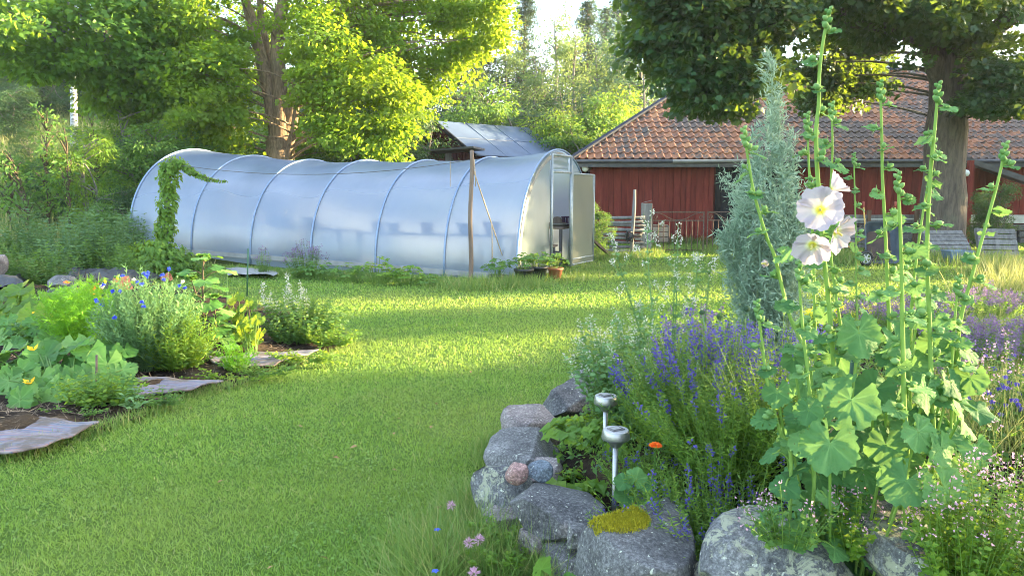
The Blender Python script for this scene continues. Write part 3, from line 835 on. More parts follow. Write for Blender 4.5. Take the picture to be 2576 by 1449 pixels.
for k in range(3):
    s = MB(); s.bar((a[0], a[1], .16 + k * .16), (b[0], b[1], .16 + k * .16), .03, .14, t=random.random()); s.build('board', M['pale_wood'], cr)
for e_ in (a, b):
    s = MB(); s.box((e_[0], e_[1] + .14, .34), (.03, .28, .5), t=.3); s.build('side', M['grey_wood'], cr)
s = MB(); s.box(((a[0] + b[0]) / 2, a[1] + .15, .60), (b[0] - a[0], .26, .03), t=.8); s.build('lid', M['pale_wood'], cr)

# wheelbarrow tipped upright
wb = at(2220, 672, 16.3); wb[2] = 0
br_ = thing('wheelbarrow', 'dark blue wheelbarrow tipped upright with yellow handles', 'wheelbarrow', wb)
ax = np.array([unit(np.array([.98, -.18, 0])), unit(np.array([.1, .35, .93])), [0, 0, 0]]); ax[2] = np.cross(ax[0], ax[1])
if ax[2][1] < 0: ax[2] = -ax[2]
def wpt(x_, y_, z_): return wb + x_ * ax[0] + (y_ + .02) * ax[1] + z_ * ax[2]
def rr(w0, h0, r, z, yc):
    pts = []
    for cx_, cy_, a0 in ((w0 - r, h0 - r, 0), (-w0 + r, h0 - r, 90), (-w0 + r, -h0 + r, 180), (w0 - r, -h0 + r, 270)):
        for k in range(6):
            q_ = rad(a0 + 18 * k); pts.append(wpt(cx_ + r * math.cos(q_), yc + cy_ + r * math.sin(q_), z))
    return pts
rings = [rr(.36, .49, .12, -.012, .52), rr(.345, .475, .11, 0, .52), rr(.31, .42, .10, .14, .52), rr(.25, .34, .08, .27, .52)]
outer = [rr(.36, .49, .12, -.012, .52), rr(.36, .49, .12, .012, .52), rr(.325, .435, .10, .15, .52), rr(.265, .355, .08, .285, .52)]
s = MB()
for rg in (rings, outer):
    V = np.array(rg).reshape(-1, 3); n = 24
    F = [(i * n + j, i * n + (j + 1) % n, (i + 1) * n + (j + 1) % n, (i + 1) * n + j) for i in range(3) for j in range(n)]
    s.add(V, np.array(F))
s.add(np.array(outer[3]), np.array([list(range(24))]))
tray = s.build('tray', M['barrow_tray'], br_)
s = MB(); s.add(np.array(rr(.25, .34, .08, .268, .52)), np.array([list(range(24))])); s.build('tray_floor', M['barrow_rust'], tray)
for sx in (-1, 1):
    s = MB(); s.tube([wpt(sx * .18, .05, .32), wpt(sx * .24, .6, .33), wpt(sx * .30, 1.05, .22), wpt(sx * .33, 1.28, .16), wpt(sx * .34, 1.46, .16)], .018, 8)
    h_ = s.build('handle', M['barrow_yellow'], br_, smooth=True)
    s = MB(); s.tube([wpt(sx * .335, 1.40, .16), wpt(sx * .342, 1.54, .16)], .024, 8); s.build('grip', flat('red_grip', (.3, .05, .03), (.2, .03, .02), 9, .6), h_, smooth=True)
s = MB(); s.tube([wpt(-.24, .75, .33), wpt(-.45, .62, .40), wpt(-.62, .66, .45)], .018, 8); s.tube([wpt(-.24, .35, .33), wpt(-.5, .5, .42), wpt(-.62, .56, .45)], .018, 8); s.build('leg_frame', M['barrow_yellow'], br_, smooth=True)
wc = at(2178, 658, 16.2); wc[2] = .17
s = MB(); s.tube([wc + .14 * np.array([math.cos(k), .15 * math.cos(k), math.sin(k)]) for k in np.linspace(0, 2 * math.pi, 25)], .035, 8); wh = s.build('wheel', M['rubber'], br_, smooth=True)
s = MB()
for k in range(6): s.bar(wc, wc + .12 * np.array([math.cos(k * 1.047), .15 * math.cos(k * 1.047), math.sin(k * 1.047)]), .02, .02, up=(0, 1, 0))
s.tube([wc + .115 * np.array([math.cos(k), .15 * math.cos(k), math.sin(k)]) for k in np.linspace(0, 2 * math.pi, 25)], .012, 6); s.build('rim', M['white_wash'], wh)

# rail fence along the barn foot, pallets, box, bucket
rl = thing('rail_fence', 'dark weathered rail fence along the barn footing', 'fence', at(2150, 640, 20.6) * [1, 1, 0])
for k in range(6):
    s = MB(); a, b = at(1990, 600, 20.6), at(2345, 600, 20.9)
    a[2] = .12 + k * .155 + random.uniform(-.05, .05); b[2] = a[2] + random.uniform(-.08, .1)
    s.bar(a, b, .05, .10, t=random.random()); s.build('rail', M['grey_wood'], rl)
for u in (2010, 2095, 2180, 2300):
    s = MB(); q = at(u, 600, 20.75); s.bar((q[0], q[1], 0), (q[0] + .03, q[1], 1.12), .09, .09, up=(0, 1, 0), t=random.random()); s.build('post', M['brown_wood'], rl)
def pallet(name, label, o, ex, ey, L, W, n):
    th_ = thing(name, label, 'pallet', o, 'grey pallets by the maple')
    nz = np.cross(ex, ey)
    for k in range(n):
        s = MB(); s.box(o + ex * L / 2 + ey * (W * (k + .5) / n), (L, W / n * random.uniform(.7, .9), .022), np.array([ex, ey, nz]), random.random()); s.build('deck_board', M['grey_wood'], th_)
    for k in range(3):
        s = MB(); s.box(o + ex * L * (.05 + .45 * k) + ey * W / 2 - nz * .055, (.09, W, .085), np.array([ex, ey, nz]), random.random()); s.build('bearer', M['grey_wood'], th_)
pallet('wooden_pallet', 'weathered grey pallet leaning at the foot of the maple', at(2350, 640, 18.0) * [1, 1, 0] + [0, 0, .05], unit(np.array([1, .05, 0])), unit(np.array([.05, .75, .62])), 1.05, .95, 7)
pallet('wooden_pallet', 'weathered grey pallet standing on edge among dry grass', at(2468, 640, 18.2) * [1, 1, 0] + [0, 0, .06], unit(np.array([1, .12, -.03])), unit(np.array([-.02, .35, .93])), 1.05, .72, 5)
bx = at(2407, 655, 16.9); bx[2] = 0
s = MB(); hw_, hd, hh = .26, .2, .27
rg = [[(-hw_ * k, -hd * k, z), (hw_ * k, -hd * k, z), (hw_ * k, hd * k, z), (-hw_ * k, hd * k, z)] for k, z in ((.82, .01), (1, hh), (1.06, hh), (1.06, hh + .02), (.97, hh + .02), (.8, .03))]
V = np.array(rg).reshape(-1, 3) + bx
s.add(V, np.array([(i * 4 + j, i * 4 + (j + 1) % 4, (i + 1) * 4 + (j + 1) % 4, (i + 1) * 4 + j) for i in range(5) for j in range(4)] + [(0, 3, 2, 1), (20, 21, 22, 23)]))
tag(s.build('storage_box', M['blue_plastic'], base=bx), 'pale blue plastic box in the grass before the pallets', 'box')
pot(at(2232, 655, 16.8) * [1, 1, 0], .17, .30, flat('olive_plastic', (.30, .28, .08), (.2, .19, .05), 5, .5), 'bucket', 'olive yellow bucket on the grass beside the wheelbarrow', None, 'bucket')
# ------------------------------------------------------------------ leaf shapes (x width, y length, z up)
def T_oval(w=.5, bend=-.10, fold=.07):
    V = np.array([(0, 0, 0), (-w / 2, .45, fold), (0, .5, 0), (w / 2, .45, fold), (0, 1, bend)])
    return V, [np.array([(0, 2, 1), (0, 3, 2), (1, 2, 4), (2, 3, 4)])]
def T_lance(w=.22, bend=-.15):
    V = np.array([(-.02, 0, 0), (.02, 0, 0), (-w / 2, .4, .04), (w / 2, .4, .04), (0, 1, bend)])
    return V, [np.array([(0, 1, 3, 2)]), np.array([(2, 3, 4)])]
def T_maple():
    o = [(0, 0), (.34, .08), (.30, .25), (.52, .36), (.40, .50), (.30, .62), (.14, .68), (.0, 1.0), (-.14, .68), (-.30, .62), (-.40, .50), (-.52, .36), (-.30, .25), (-.34, .08)]
    V = [(0, .38, 0)] + [(x, y, -.18 * (x * x + max(0, y - .5) ** 2) - .04 * abs(x)) for x, y in o]
    n = len(o)
    return np.array(V), [np.array([(0, 1 + (i + 1) % n, 1 + i) for i in range(n)])]
def T_palm(lobes=5, depth=.14, n=41, notch=.32, cup=.10, teeth=.03, seed=0):
    r_ = np.random.default_rng(seed); n = 41
    th = np.linspace(-math.pi + notch, math.pi - notch, n)
    rr_ = .52 * (1 - depth + depth * np.abs(np.cos(th * lobes / 2))) * (1 + 1.7 * teeth * np.sin(np.arange(n) * 2.7)) * (1 + .12 * np.cos(th))
    nv = max(3, min(lobes, 7)); va = np.linspace(-2.35, 2.35, nv)
    isv = np.zeros(n); isv[[int(np.argmin(np.abs(th - q))) for q in va]] = 1
    nb = np.convolve(isv, [.3, 1, .3], 'same')
    V, T = [(0, 0, 0)], [.45]
    for f in (.22, .45, .70, .88, 1.0):
        for i, (q, r1) in enumerate(zip(th, rr_)):
            r2 = r1 * f * (1 + r_.normal(0, .012))
            z = cup * f * f - .18 * f * f * abs(math.sin(q)) * .6 - .12 * f ** 2 * max(0, math.cos(q)) - .045 * f * (1 - f * .4) * nb[i] + .02 * f + r_.normal(0, .02) * f + .05 * f ** 3 * math.sin(3.3 * q + seed)
            V.append((r2 * math.sin(q), r2 * math.cos(q), z)); T.append((.42 * (1.1 - f * .6) if isv[i] else -.06) + r_.normal(0, .05))
    F1 = [(0, i + 2, i + 1) for i in range(n - 1)]
    F2 = [(1 + k * n + i, 2 + k * n + i, 2 + (k + 1) * n + i, 1 + (k + 1) * n + i) for k in range(4) for i in range(n - 1) if k == 0 or r_.random() > .035]
    return np.array(V), [np.array(F1), np.array(F2)], np.array(T)
def T_blade(bend=.25):
    V = np.array([(-.5, 0, 0), (.5, 0, 0), (-.38, .5, bend * .3), (.38, .5, bend * .3), (0, 1, bend)])
    return V, [np.array([(0, 1, 3, 2)]), np.array([(2, 3, 4)])]
def T_tuft(n=7, w=.05):
    r_ = np.random.default_rng(3); V, F = [], []
    for k in range(n):
        d = unit(np.array([r_.normal(0, .6), 1.0, r_.normal(0, .6)])); s_ = unit(np.cross(d, r_.normal(size=3))) * w
        b_ = len(V); V += [-s_, s_, d]; F.append((b_, b_ + 1, b_ + 2))
    return np.array(V), [np.array(F)]
def T_ball(n=6, m=4, tip=0.0):
    V = [(0, 0, 0)]
    for i in range(1, m):
        q = math.pi * i / m
        for j in range(n):
            a = 2 * math.pi * j / n; r = .5 * math.sin(q)
            V.append((r * math.cos(a), .5 - .5 * math.cos(q) * (1 + tip * (q > 1.6)), r * math.sin(a)))
    V.append((0, 1 + tip, 0)); L = len(V) - 1
    F3 = [(0, 1 + (j + 1) % n, 1 + j) for j in range(n)] + [(L, L - n + j, L - n + (j + 1) % n) for j in range(n)]
    F4 = [(1 + i * n + j, 1 + i * n + (j + 1) % n, 1 + (i + 1) * n + (j + 1) % n, 1 + (i + 1) * n + j) for i in range(m - 2) for j in range(n)]
    return np.array(V), [np.array(F3), np.array(F4)]
OVAL, LANCE, MAPLE, BLADE, TUFT = T_oval(), T_lance(), T_maple(), T_blade(), T_tuft()
WIDE = T_oval(.75, -.14, .08)
UP = np.array([0, 0, 1.0])

def cluster_leaves(mb, cen, out, rad_, per, size, tpl, flatn=.4, droop=.45, var=.3, updraft=1.0):
    m = len(cen)
    if m == 0: return
    idx = np.repeat(np.arange(m), per)
    n = len(idx)
    o = unit(R.normal(size=(n, 3))) * (R.random((n, 1)) ** .45)
    o[:, 2] *= flatn
    rr_ = np.broadcast_to(rad_, (m,))[idx][:, None]
    pos = cen[idx] + o * rr_ - np.array([0, 0, 1]) * (np.hypot(o[:, 0], o[:, 1]) ** 2)[:, None] * rr_ * .25
    ax = unit(o) * .8 + out[idx] * .5 + R.normal(size=(n, 3)) * .4 - UP * droop
    nr = UP * (.55 * updraft) + out[idx] * .75 + R.normal(size=(n, 3)) * .5
    sz = size * (1 + var * R.normal(size=n)).clip(.5, 1.7)
    tc_ = (R.random(m) * .5)[idx] + R.random(n) * .5
    mb.scatter(tpl, pos, ax, nr, sz, tc_)
def blob_points(c, r, n, shell=.55):
    d = unit(R.normal(size=(n, 3)))
    k = shell + (1 - shell) * R.random((n, 1))
    return np.asarray(c) + d * k * np.asarray(r), d
def limbs(mb, stems, targets, r0=.05, every=1):
    S = np.concatenate(stems)
    for q in targets[::every]:
        dv = q - S
        cost = np.linalg.norm(dv, axis=1) + np.maximum(0, -dv[:, 2] + .3) * 3
        s0 = S[np.argmin(cost)]
        L = np.linalg.norm(q - s0)
        mid = (s0 + q) / 2 + np.array([0, 0, .12 * L]) + R.normal(size=3) * .06 * L
        k = np.linspace(0, 1, 7)[:, None]
        path = (1 - k) ** 2 * s0 + 2 * k * (1 - k) * mid + k * k * q
        mb.tube(path, np.linspace(r0 * min(1.6, .5 + L * .12), .008, 7), 5, t=R.random(), cap=False)
def curve(pts, n=16):
    pts = np.asarray(pts, float); k = np.linspace(0, len(pts) - 1, n)
    out = []
    for q in k:                                  # catmull-rom
        i = min(int(q), len(pts) - 2); f = q - i
        p0, p1, p2, p3 = pts[max(i - 1, 0)], pts[i], pts[i + 1], pts[min(i + 2, len(pts) - 1)]
        out.append(.5 * ((2 * p1) + (-p0 + p2) * f + (2 * p0 - 5 * p1 + 4 * p2 - p3) * f * f + (-p0 + 3 * p1 - 3 * p2 + p3) * f ** 3))
    return np.array(out)
def big_tree(name, label, base, stems, blobs, leafm, barkm, tpl, size, per, crad, group=None, reject=None, limb_every=3, droop=.45, flatn=.4, sides=14, leaf_updraft=1.0):
    """stems: list of (points, r0, r1); blobs: (centre, radii, clusters)"""
    t_ = thing(name, label, 'tree', base, group)
    tk = MB(); paths = []
    for pts, r0, r1 in stems:
        p = curve(pts, 18); paths.append(p)
        r_ = np.linspace(1, 0, 18) ** .85 * (r0 - r1) + r1
        tk.tube(p, r_ * (1 + .06 * np.sin(np.arange(18) * 2.1)), sides)
    C, O = [], []
    for c, r, n in blobs:
        p, d = blob_points(c, r, n); C.append(p); O.append(d)
    C = np.concatenate(C); O = np.concatenate(O)
    if reject is not None:
        k = ~reject(C); C, O = C[k], O[k]
    limbs(tk, paths, C, .05, limb_every)
    tk.build('trunk', barkm, t_, smooth=True)
    lf = MB(); cluster_leaves(lf, C, O, crad * (.7 + .6 * R.random(len(C))), per, size, tpl, flatn, droop, updraft=leaf_updraft)
    lf.build('crown', leafm, t_)
    return t_
def PB(u, v, y, ru, rv, ry, n):
    c = at(u, v, y)
    return c, (pm(ru, y), ry, pm(rv, y)), n
def pix(C):
    d = C - np.array([0, 0, CAM_H])
    f = d[:, 1] * CP - d[:, 2] * SP; upc = d[:, 1] * SP + d[:, 2] * CP
    return CX + FPX * d[:, 0] / f, CY - FPX * upc / f

# ------------------------------------------------------------------ the tall sunny tree behind the tunnel
Y1 = 24.0
b0 = at(706, 420, Y1); b0[2] = 0
def st(*p): return [b0] + [at(u, v, y) for u, v, y in p]
def sx(*p): return [at(u, v, y) for u, v, y in p]
stems = [(st((705, 400, Y1), (704, 345, Y1)), .50, .40),
         (sx((699, 372, Y1), (692, 310, Y1 - .1), (676, 230, Y1), (650, 120, Y1 + .2), (618, 0, Y1 + .4), (585, -130, Y1 + .6), (560, -300, Y1)), .27, .08),
         (sx((705, 370, Y1), (706, 300, Y1 - .15), (702, 200, Y1 - .1), (697, 90, Y1 - .2), (712, 0, Y1 - .4), (730, -150, Y1), (745, -330, Y1)), .29, .08),
         (sx((712, 370, Y1), (730, 290, Y1 - .1), (757, 190, Y1 - .2), (795, 80, Y1), (836, 0, Y1), (880, -110, Y1)), .21, .06),
         (sx((690, 250, Y1 + .3), (668, 120, Y1 + .6), (655, 20, Y1 + .8), (655, -200, Y1 + 1)), .18, .06),
         (st((726, 395, Y1 - .2), (738, 330, Y1 - .5), (756, 230, Y1 - .8), (800, 190, Y1 - 1)), .15, .04)]
def rej1(C):
    u, v = pix(C)
    r_ = R.random(len(C))
    core = (u > 600) & (u < 745) & (v > -60) & (v < 395) & (C[:, 1] < Y1 + .8) & (r_ < .86)
    gap = ((u > 1120) & (v > 190)) | ((u > 1000) & (v > 335)) | (v > 388) | ((u > 1255) & (v > 120))
    return core | gap
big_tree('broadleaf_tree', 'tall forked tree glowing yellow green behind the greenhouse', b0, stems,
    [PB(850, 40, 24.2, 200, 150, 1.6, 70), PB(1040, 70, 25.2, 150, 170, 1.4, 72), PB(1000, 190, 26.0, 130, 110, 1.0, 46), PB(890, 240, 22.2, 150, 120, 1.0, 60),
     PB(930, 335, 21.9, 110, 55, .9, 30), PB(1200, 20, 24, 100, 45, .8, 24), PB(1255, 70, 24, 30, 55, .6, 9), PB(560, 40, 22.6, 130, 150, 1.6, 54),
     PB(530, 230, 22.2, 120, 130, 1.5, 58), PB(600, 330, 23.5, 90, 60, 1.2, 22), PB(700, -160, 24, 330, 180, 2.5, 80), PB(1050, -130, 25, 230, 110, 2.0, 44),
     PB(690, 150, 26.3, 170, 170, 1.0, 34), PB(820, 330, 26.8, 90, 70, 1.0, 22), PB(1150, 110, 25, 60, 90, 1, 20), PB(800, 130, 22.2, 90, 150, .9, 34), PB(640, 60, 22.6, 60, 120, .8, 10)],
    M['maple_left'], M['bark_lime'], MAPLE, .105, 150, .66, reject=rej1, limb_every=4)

# neighbouring tree at the left edge, hanging mid-green branches
b0 = at(345, 440, 26.0); b0[2] = float(gz(b0[0], b0[1]))
stems = [(st((347, 330, 26), (342, 200, 26), (330, 60, 26.2), (318, -120, 26)), .30, .10), (st((346, 260, 26), (300, 120, 25), (180, 20, 24), (20, -60, 22)), .16, .05),
         (st((344, 220, 26), (400, 120, 25.5), (470, 20, 25)), .14, .04)]
def rej2(C):
    u, v = pix(C)
    return (v > 300) | ((u > 60) & (u < 160) & (v > 50) & (v < 120)) | ((u > 60) & (u < 210) & (v > 190)) | ((u < 60) & (v > 190)) | ((u > 160) & (u < 205) & (v > 120) & (R.random(len(C)) < .6))
big_tree('broadleaf_tree', 'leafy tree with long hanging branches over the slope, grey trunk', b0, stems,
    [PB(60, 60, 21, 150, 90, 2.0, 46), PB(250, 60, 22, 180, 110, 1.4, 62), PB(380, 130, 22.6, 130, 130, 1.2, 54), PB(150, 160, 22, 130, 60, 1.5, 34),
     PB(330, 230, 24.5, 120, 60, 1.5, 34), PB(200, -110, 24, 300, 130, 3, 100), PB(440, 250, 24.5, 60, 50, 1.2, 18), PB(-160, 60, 21, 160, 150, 2, 40)],
    M['leaf_left_lit'], M['bark_grey'], MAPLE, .14, 74, .66, reject=rej2, limb_every=3)

# ------------------------------------------------------------------ big maple over the barn
YM = 19.4
b0 = at(2372, 640, YM); b0[2] = 0
stems = [(st((2372, 560, YM), (2376, 400, YM), (2385, 250, YM), (2388, 150, YM), (2392, 30, YM), (2396, -150, YM)), .58, .30),
         (st((2385, 300, YM), (2400, 190, YM - .1), (2440, 130, YM - .4), (2510, 70, YM - .9), (2590, 15, YM - 1.4), (2800, -120, YM - 2)), .36, .10),
         (st((2370, 280, YM), (2350, 160, YM - .2), (2310, 60, YM - .5), (2260, -60, YM - .8), (2150, -200, YM - 1)), .30, .08),
         (st((2392, 240, YM), (2430, 120, YM + .4), (2450, 0, YM + .6), (2470, -200, YM + .8)), .30, .10),
         (st((2366, 180, YM), (2300, 100, YM - 1), (2120, 60, YM - 2.6), (1900, 90, YM - 4)), .17, .04)]
def rej3(C):
    u, v = pix(C)
    r_ = R.random(len(C))
    lim = np.interp(u, [1560, 1600, 1640, 1700, 1740, 1830, 1880, 1930, 2000, 2050, 2120, 2170, 2230, 2260, 2300, 2330, 2420, 2440, 2500, 2560, 2640],
                       [60, 170, 250, 250, 268, 300, 250, 200, 240, 270, 275, 250, 215, 150, 250, 140, 150, 290, 250, 285, 300])
    tk = (u > 2305) & (u < 2445) & (v > 120) & (C[:, 1] < YM + .5)
    op = (u > 2225) & (u < 2290) & (v > 60) & (v < 250) & (r_ < .9)
    sk = (u > 2495) & (v > 30) & (v < 150) & (r_ < .85)
    return (v > lim) | tk | op | sk | (u < 1600)
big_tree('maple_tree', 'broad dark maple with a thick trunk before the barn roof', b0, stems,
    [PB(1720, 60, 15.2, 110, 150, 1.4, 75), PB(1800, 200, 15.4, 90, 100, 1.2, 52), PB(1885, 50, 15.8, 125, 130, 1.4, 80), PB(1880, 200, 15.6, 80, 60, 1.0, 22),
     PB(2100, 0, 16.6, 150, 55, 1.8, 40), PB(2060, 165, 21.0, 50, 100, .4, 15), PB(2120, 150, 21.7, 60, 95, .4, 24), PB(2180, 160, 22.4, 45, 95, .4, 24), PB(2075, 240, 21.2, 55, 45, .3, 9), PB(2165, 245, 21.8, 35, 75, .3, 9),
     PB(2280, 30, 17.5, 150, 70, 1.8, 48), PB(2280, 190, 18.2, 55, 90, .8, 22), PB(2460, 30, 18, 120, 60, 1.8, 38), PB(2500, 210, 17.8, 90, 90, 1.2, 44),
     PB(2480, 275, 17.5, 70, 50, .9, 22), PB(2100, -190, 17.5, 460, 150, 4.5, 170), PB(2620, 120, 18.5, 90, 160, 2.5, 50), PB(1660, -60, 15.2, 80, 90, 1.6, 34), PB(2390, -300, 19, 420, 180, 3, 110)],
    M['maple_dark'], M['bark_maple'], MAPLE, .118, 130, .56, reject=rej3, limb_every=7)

# ------------------------------------------------------------------ wood behind
def make_pine(label, h=13.0, group=None):
    t_ = thing('pine_tree', label, 'tree', (0, 300, 0), group)
    base = np.array([0, 300., 0]); tk = MB()
    tk.tube(curve([base, base + [.1, 0, h * .4], base + [-.05, .1, h * .8], base + [0, 0, h]], 14), np.linspace(.17, .02, 14), 8)
    C, O, RD = [], [], []
    z = h * .30
    while z < h:
        f = (z / h - .30) / .70
        L = (2.3 * (1 - f) ** .8 + .25) * (1.0 if f > .15 else .7)
        for k in range(R.integers(3, 6)):
            a = R.random() * 6.28; l = L * (.6 + .5 * R.random())
            e = base + np.array([math.cos(a) * l, math.sin(a) * l, z + .15 * l + R.normal() * .1])
            tk.tube([base + [0, 0, z], (base + [0, 0, z] + e) / 2 - [0, 0, .08], e], [.035, .025, .008], 4, cap=False)
            for q in np.linspace(.35, 1, max(2, int(l * 2.6))):
                C.append(base + [0, 0, z] + (e - base - [0, 0, z]) * q + R.normal(size=3) * .10); O.append(unit(e - base - [0, 0, z] + [0, 0, .4]))
        z += .36 * (1.1 - .4 * f)
    tk.build('trunk', M['bark_pine'], t_, smooth=True)
    lf = MB(); cluster_leaves(lf, np.array(C), np.array(O), .34, 15, .24, TUFT, .6, -.3)
    lf.build('crown', M['pine'], t_)
    return t_
def make_leafy(name, label, h, w, mat, bark, clusters, per, size, crad, tpl=OVAL, low=.25, slim=1.0, group=None, droop=.45, nb=7):
    base = np.array([0, 300., 0])
    blobs = []
    for k in range(nb):
        f = low + (1 - low) * (k + .5) / nb
        wz = w * math.sin(math.pi * (.12 + .80 * (k + .5) / nb)) ** .8 * slim
        a = R.random() * 6.28
        blobs.append((base + [math.cos(a) * w * .28, math.sin(a) * w * .28, f * h], (wz * .75, wz * .75, h * (1 - low) / nb * 1.1), clusters // nb))
    stems_ = [([base, base + [.1, 0, h * .35], base + [-.1, .1, h * .7], base + [0, 0, h * .93]], .022 * h * .75, .02),
              ([base + [0, 0, h * .25], base + [w * .3, .1, h * .5], base + [w * .4, 0, h * .75]], .010 * h, .015),
              ([base + [0, 0, h * .3], base + [-w * .3, -.2, h * .5], base + [-w * .45, 0, h * .7]], .010 * h, .015)]
    return big_tree(name, label, base, stems_, blobs, mat, bark, tpl, size, per, crad, group, None, 3, droop, .5, 8)
WOOD = 'trees of the wood behind the garden'
pine0 = make_pine('slender pine rising above the wood between the two big trees', group=WOOD)
aspen0 = make_leafy('aspen_tree', '', 11, 2.3, M['aspen'], M['bark_grey'], 150, 40, .15, .55, OVAL, .12, 1.0, WOOD)
leafy0 = make_leafy('broadleaf_tree', '', 10, 3.3, M['leaf_dark'], M['bark_grey'], 220, 70, .15, .66, OVAL, .08, 1.0, WOOD)
bush0 = make_leafy('leafy_shrub', '', 3.6, 1.7, M['leaf_mid'], M['bark_grey'], 140, 70, .10, .38, OVAL, .02, 1.0, None)
lime0 = make_leafy('leafy_shrub', '', 3.4, 1.4, M['leaf_lime'], M['bark_grey'], 110, 66, .12, .36, LANCE, .02, 1.0, None, .7)
dark0 = make_leafy('leafy_shrub', '', 4.0, 2.0, M['leaf_dark'], M['bark_grey'], 180, 70, .10, .42, OVAL, .02, 1.0, None)
used = set()
def place(proto, h0, u, y, vtop, label, group, wk=1.0, zbase=None):
    q = at(u, vtop, y); zb = float(gz(q[0], q[1])) if zbase is None else zbase
    s_ = (q[2] - zb) / h0
    k = proto.name
    sc_ = (s_ * wk, s_ * wk, s_)
    if k not in used:
        used.add(k); o = proto
        o.location = (q[0], q[1], zb); o.rotation_euler = (0, 0, R.random() * 6); o.scale = sc_; o['label'] = label
        if group: o['group'] = group
    else: o = dup(proto, (q[0], q[1], zb), R.random() * 6.28, sc_, label, group)
    return o
for u, y, vt, lb, wk in [(1322, 44, -8, 'tall slender pine whose tip is highest against the sky gap', .9), (1165, 40, 70, 'dark pine just right of the yellow tree crown', 1.1),
        (1478, 46, 14, 'pine right of centre in the sky gap with a bare upper trunk', .95), (1560, 50, -6, 'thin pine at the right end of the sky gap', .8),
        (1524, 54, 30, 'small distant pine between two taller pines at the sky gap', .9), (1215, 43, 110, 'shorter pine beside the dark pine at the yellow crown', 1.2),
        (20, 44, 60, 'dark pine on the slope at the left edge of the picture', 1.2), (470, 44, -40, 'pine behind the hanging branches and the forked tree', 1.1),
        (880, 48, -60, 'pine mostly hidden behind the crown of the forked tree', 1.2), (1640, 52, 40, 'pine half hidden behind the left edge of the maple', 1.0), (260, 50, -60, 'tall pine on the slope behind the birch', 1.1)]:
    place(pine0, 13, u, y, vt, lb, WOOD, wk)
for u, y, vt, lb, wk in [(1395, 42, 36, 'pale green aspen in the middle of the sky gap', 1.0), (1450, 40, 60, 'pale aspen right of the middle of the wood', 1.0), (1270, 41, 90, 'pale aspen left of the middle of the wood', 1.0),
        (1350, 36, 150, 'lower pale aspen above the shed roof', 1.2), (1570, 44, 90, 'pale aspen behind the blue green round tree', 1.1), (1180, 38, 190, 'low aspen at the right flank of the yellow crown', 1.2), (1500, 38, 130, 'low aspen left of the blue green round tree', 1.1)]:
    place(aspen0, 11, u, y, vt, lb, WOOD, wk)
rt = make_leafy('broadleaf_tree', 'round blue green tree rising behind the barn hip', 9, 3.1, M['leaf_blue'], M['bark_grey'], 210, 46, .15, .6, OVAL, .05, 1.0)
place(rt, 9, 1610, 37, 62, 'round blue green tree rising behind the barn hip', None, 1.1)
for u, y, vt, lb, wk in [(-60, 38, 40, 'dense dark tree beyond the left edge of the slope', 1.2), (90, 52, -20, 'dark tree high on the slope behind the birch', 1.3), (400, 50, 20, 'dark tree filling the gap behind the hanging branches', 1.3),
        (560, 40, 100, 'dark tree behind the forked trunk', 1.2), (760, 42, 60, 'dark tree behind the sunny crown right of the fork', 1.3), (960, 44, 80, 'dark tree behind the right part of the sunny crown', 1.2),
        (1120, 46, 140, 'dark tree in the wood under the tip of the sunny crown', 1.2), (1420, 50, 120, 'dark tree deep in the middle of the wood', 1.3), (1750, 48, 90, 'dark tree behind the barn ridge and the maple leaves', 1.2),
        (250, 40, 210, 'low dark tree on the slope right of the birch', 1.3), (640, 48, 10, 'dark tree behind the two upper stems of the fork', 1.2), (1300, 47, 160, 'dark tree low in the wood over the shed', 1.2), (-260, 44, 60, 'dark tree outside the left edge', 1.2)]:
    place(leafy0, 10, u, y, vt, lb, WOOD, wk)
# birch
q = at(184, 330, 33); q[2] = float(gz(q[0], q[1]))
bt = thing('birch_tree', 'white birch trunk standing on the rough slope', 'tree', q)
s = MB(); s.tube(curve([q, at(186, 260, 33), at(182, 150, 33), at(176, 40, 33), at(174, -80, 33)], 14), np.linspace(.17, .06, 14), 9); s.build('trunk', M['bark_birch'], bt, smooth=True)
lf = MB(); p, d = blob_points(at(180, -20, 33), (1.9, 1.6, 2.2), 50); cluster_leaves(lf, p, d, .5, 34, .09, OVAL, .7, .8); lf.build('crown', M['aspen'], bt)
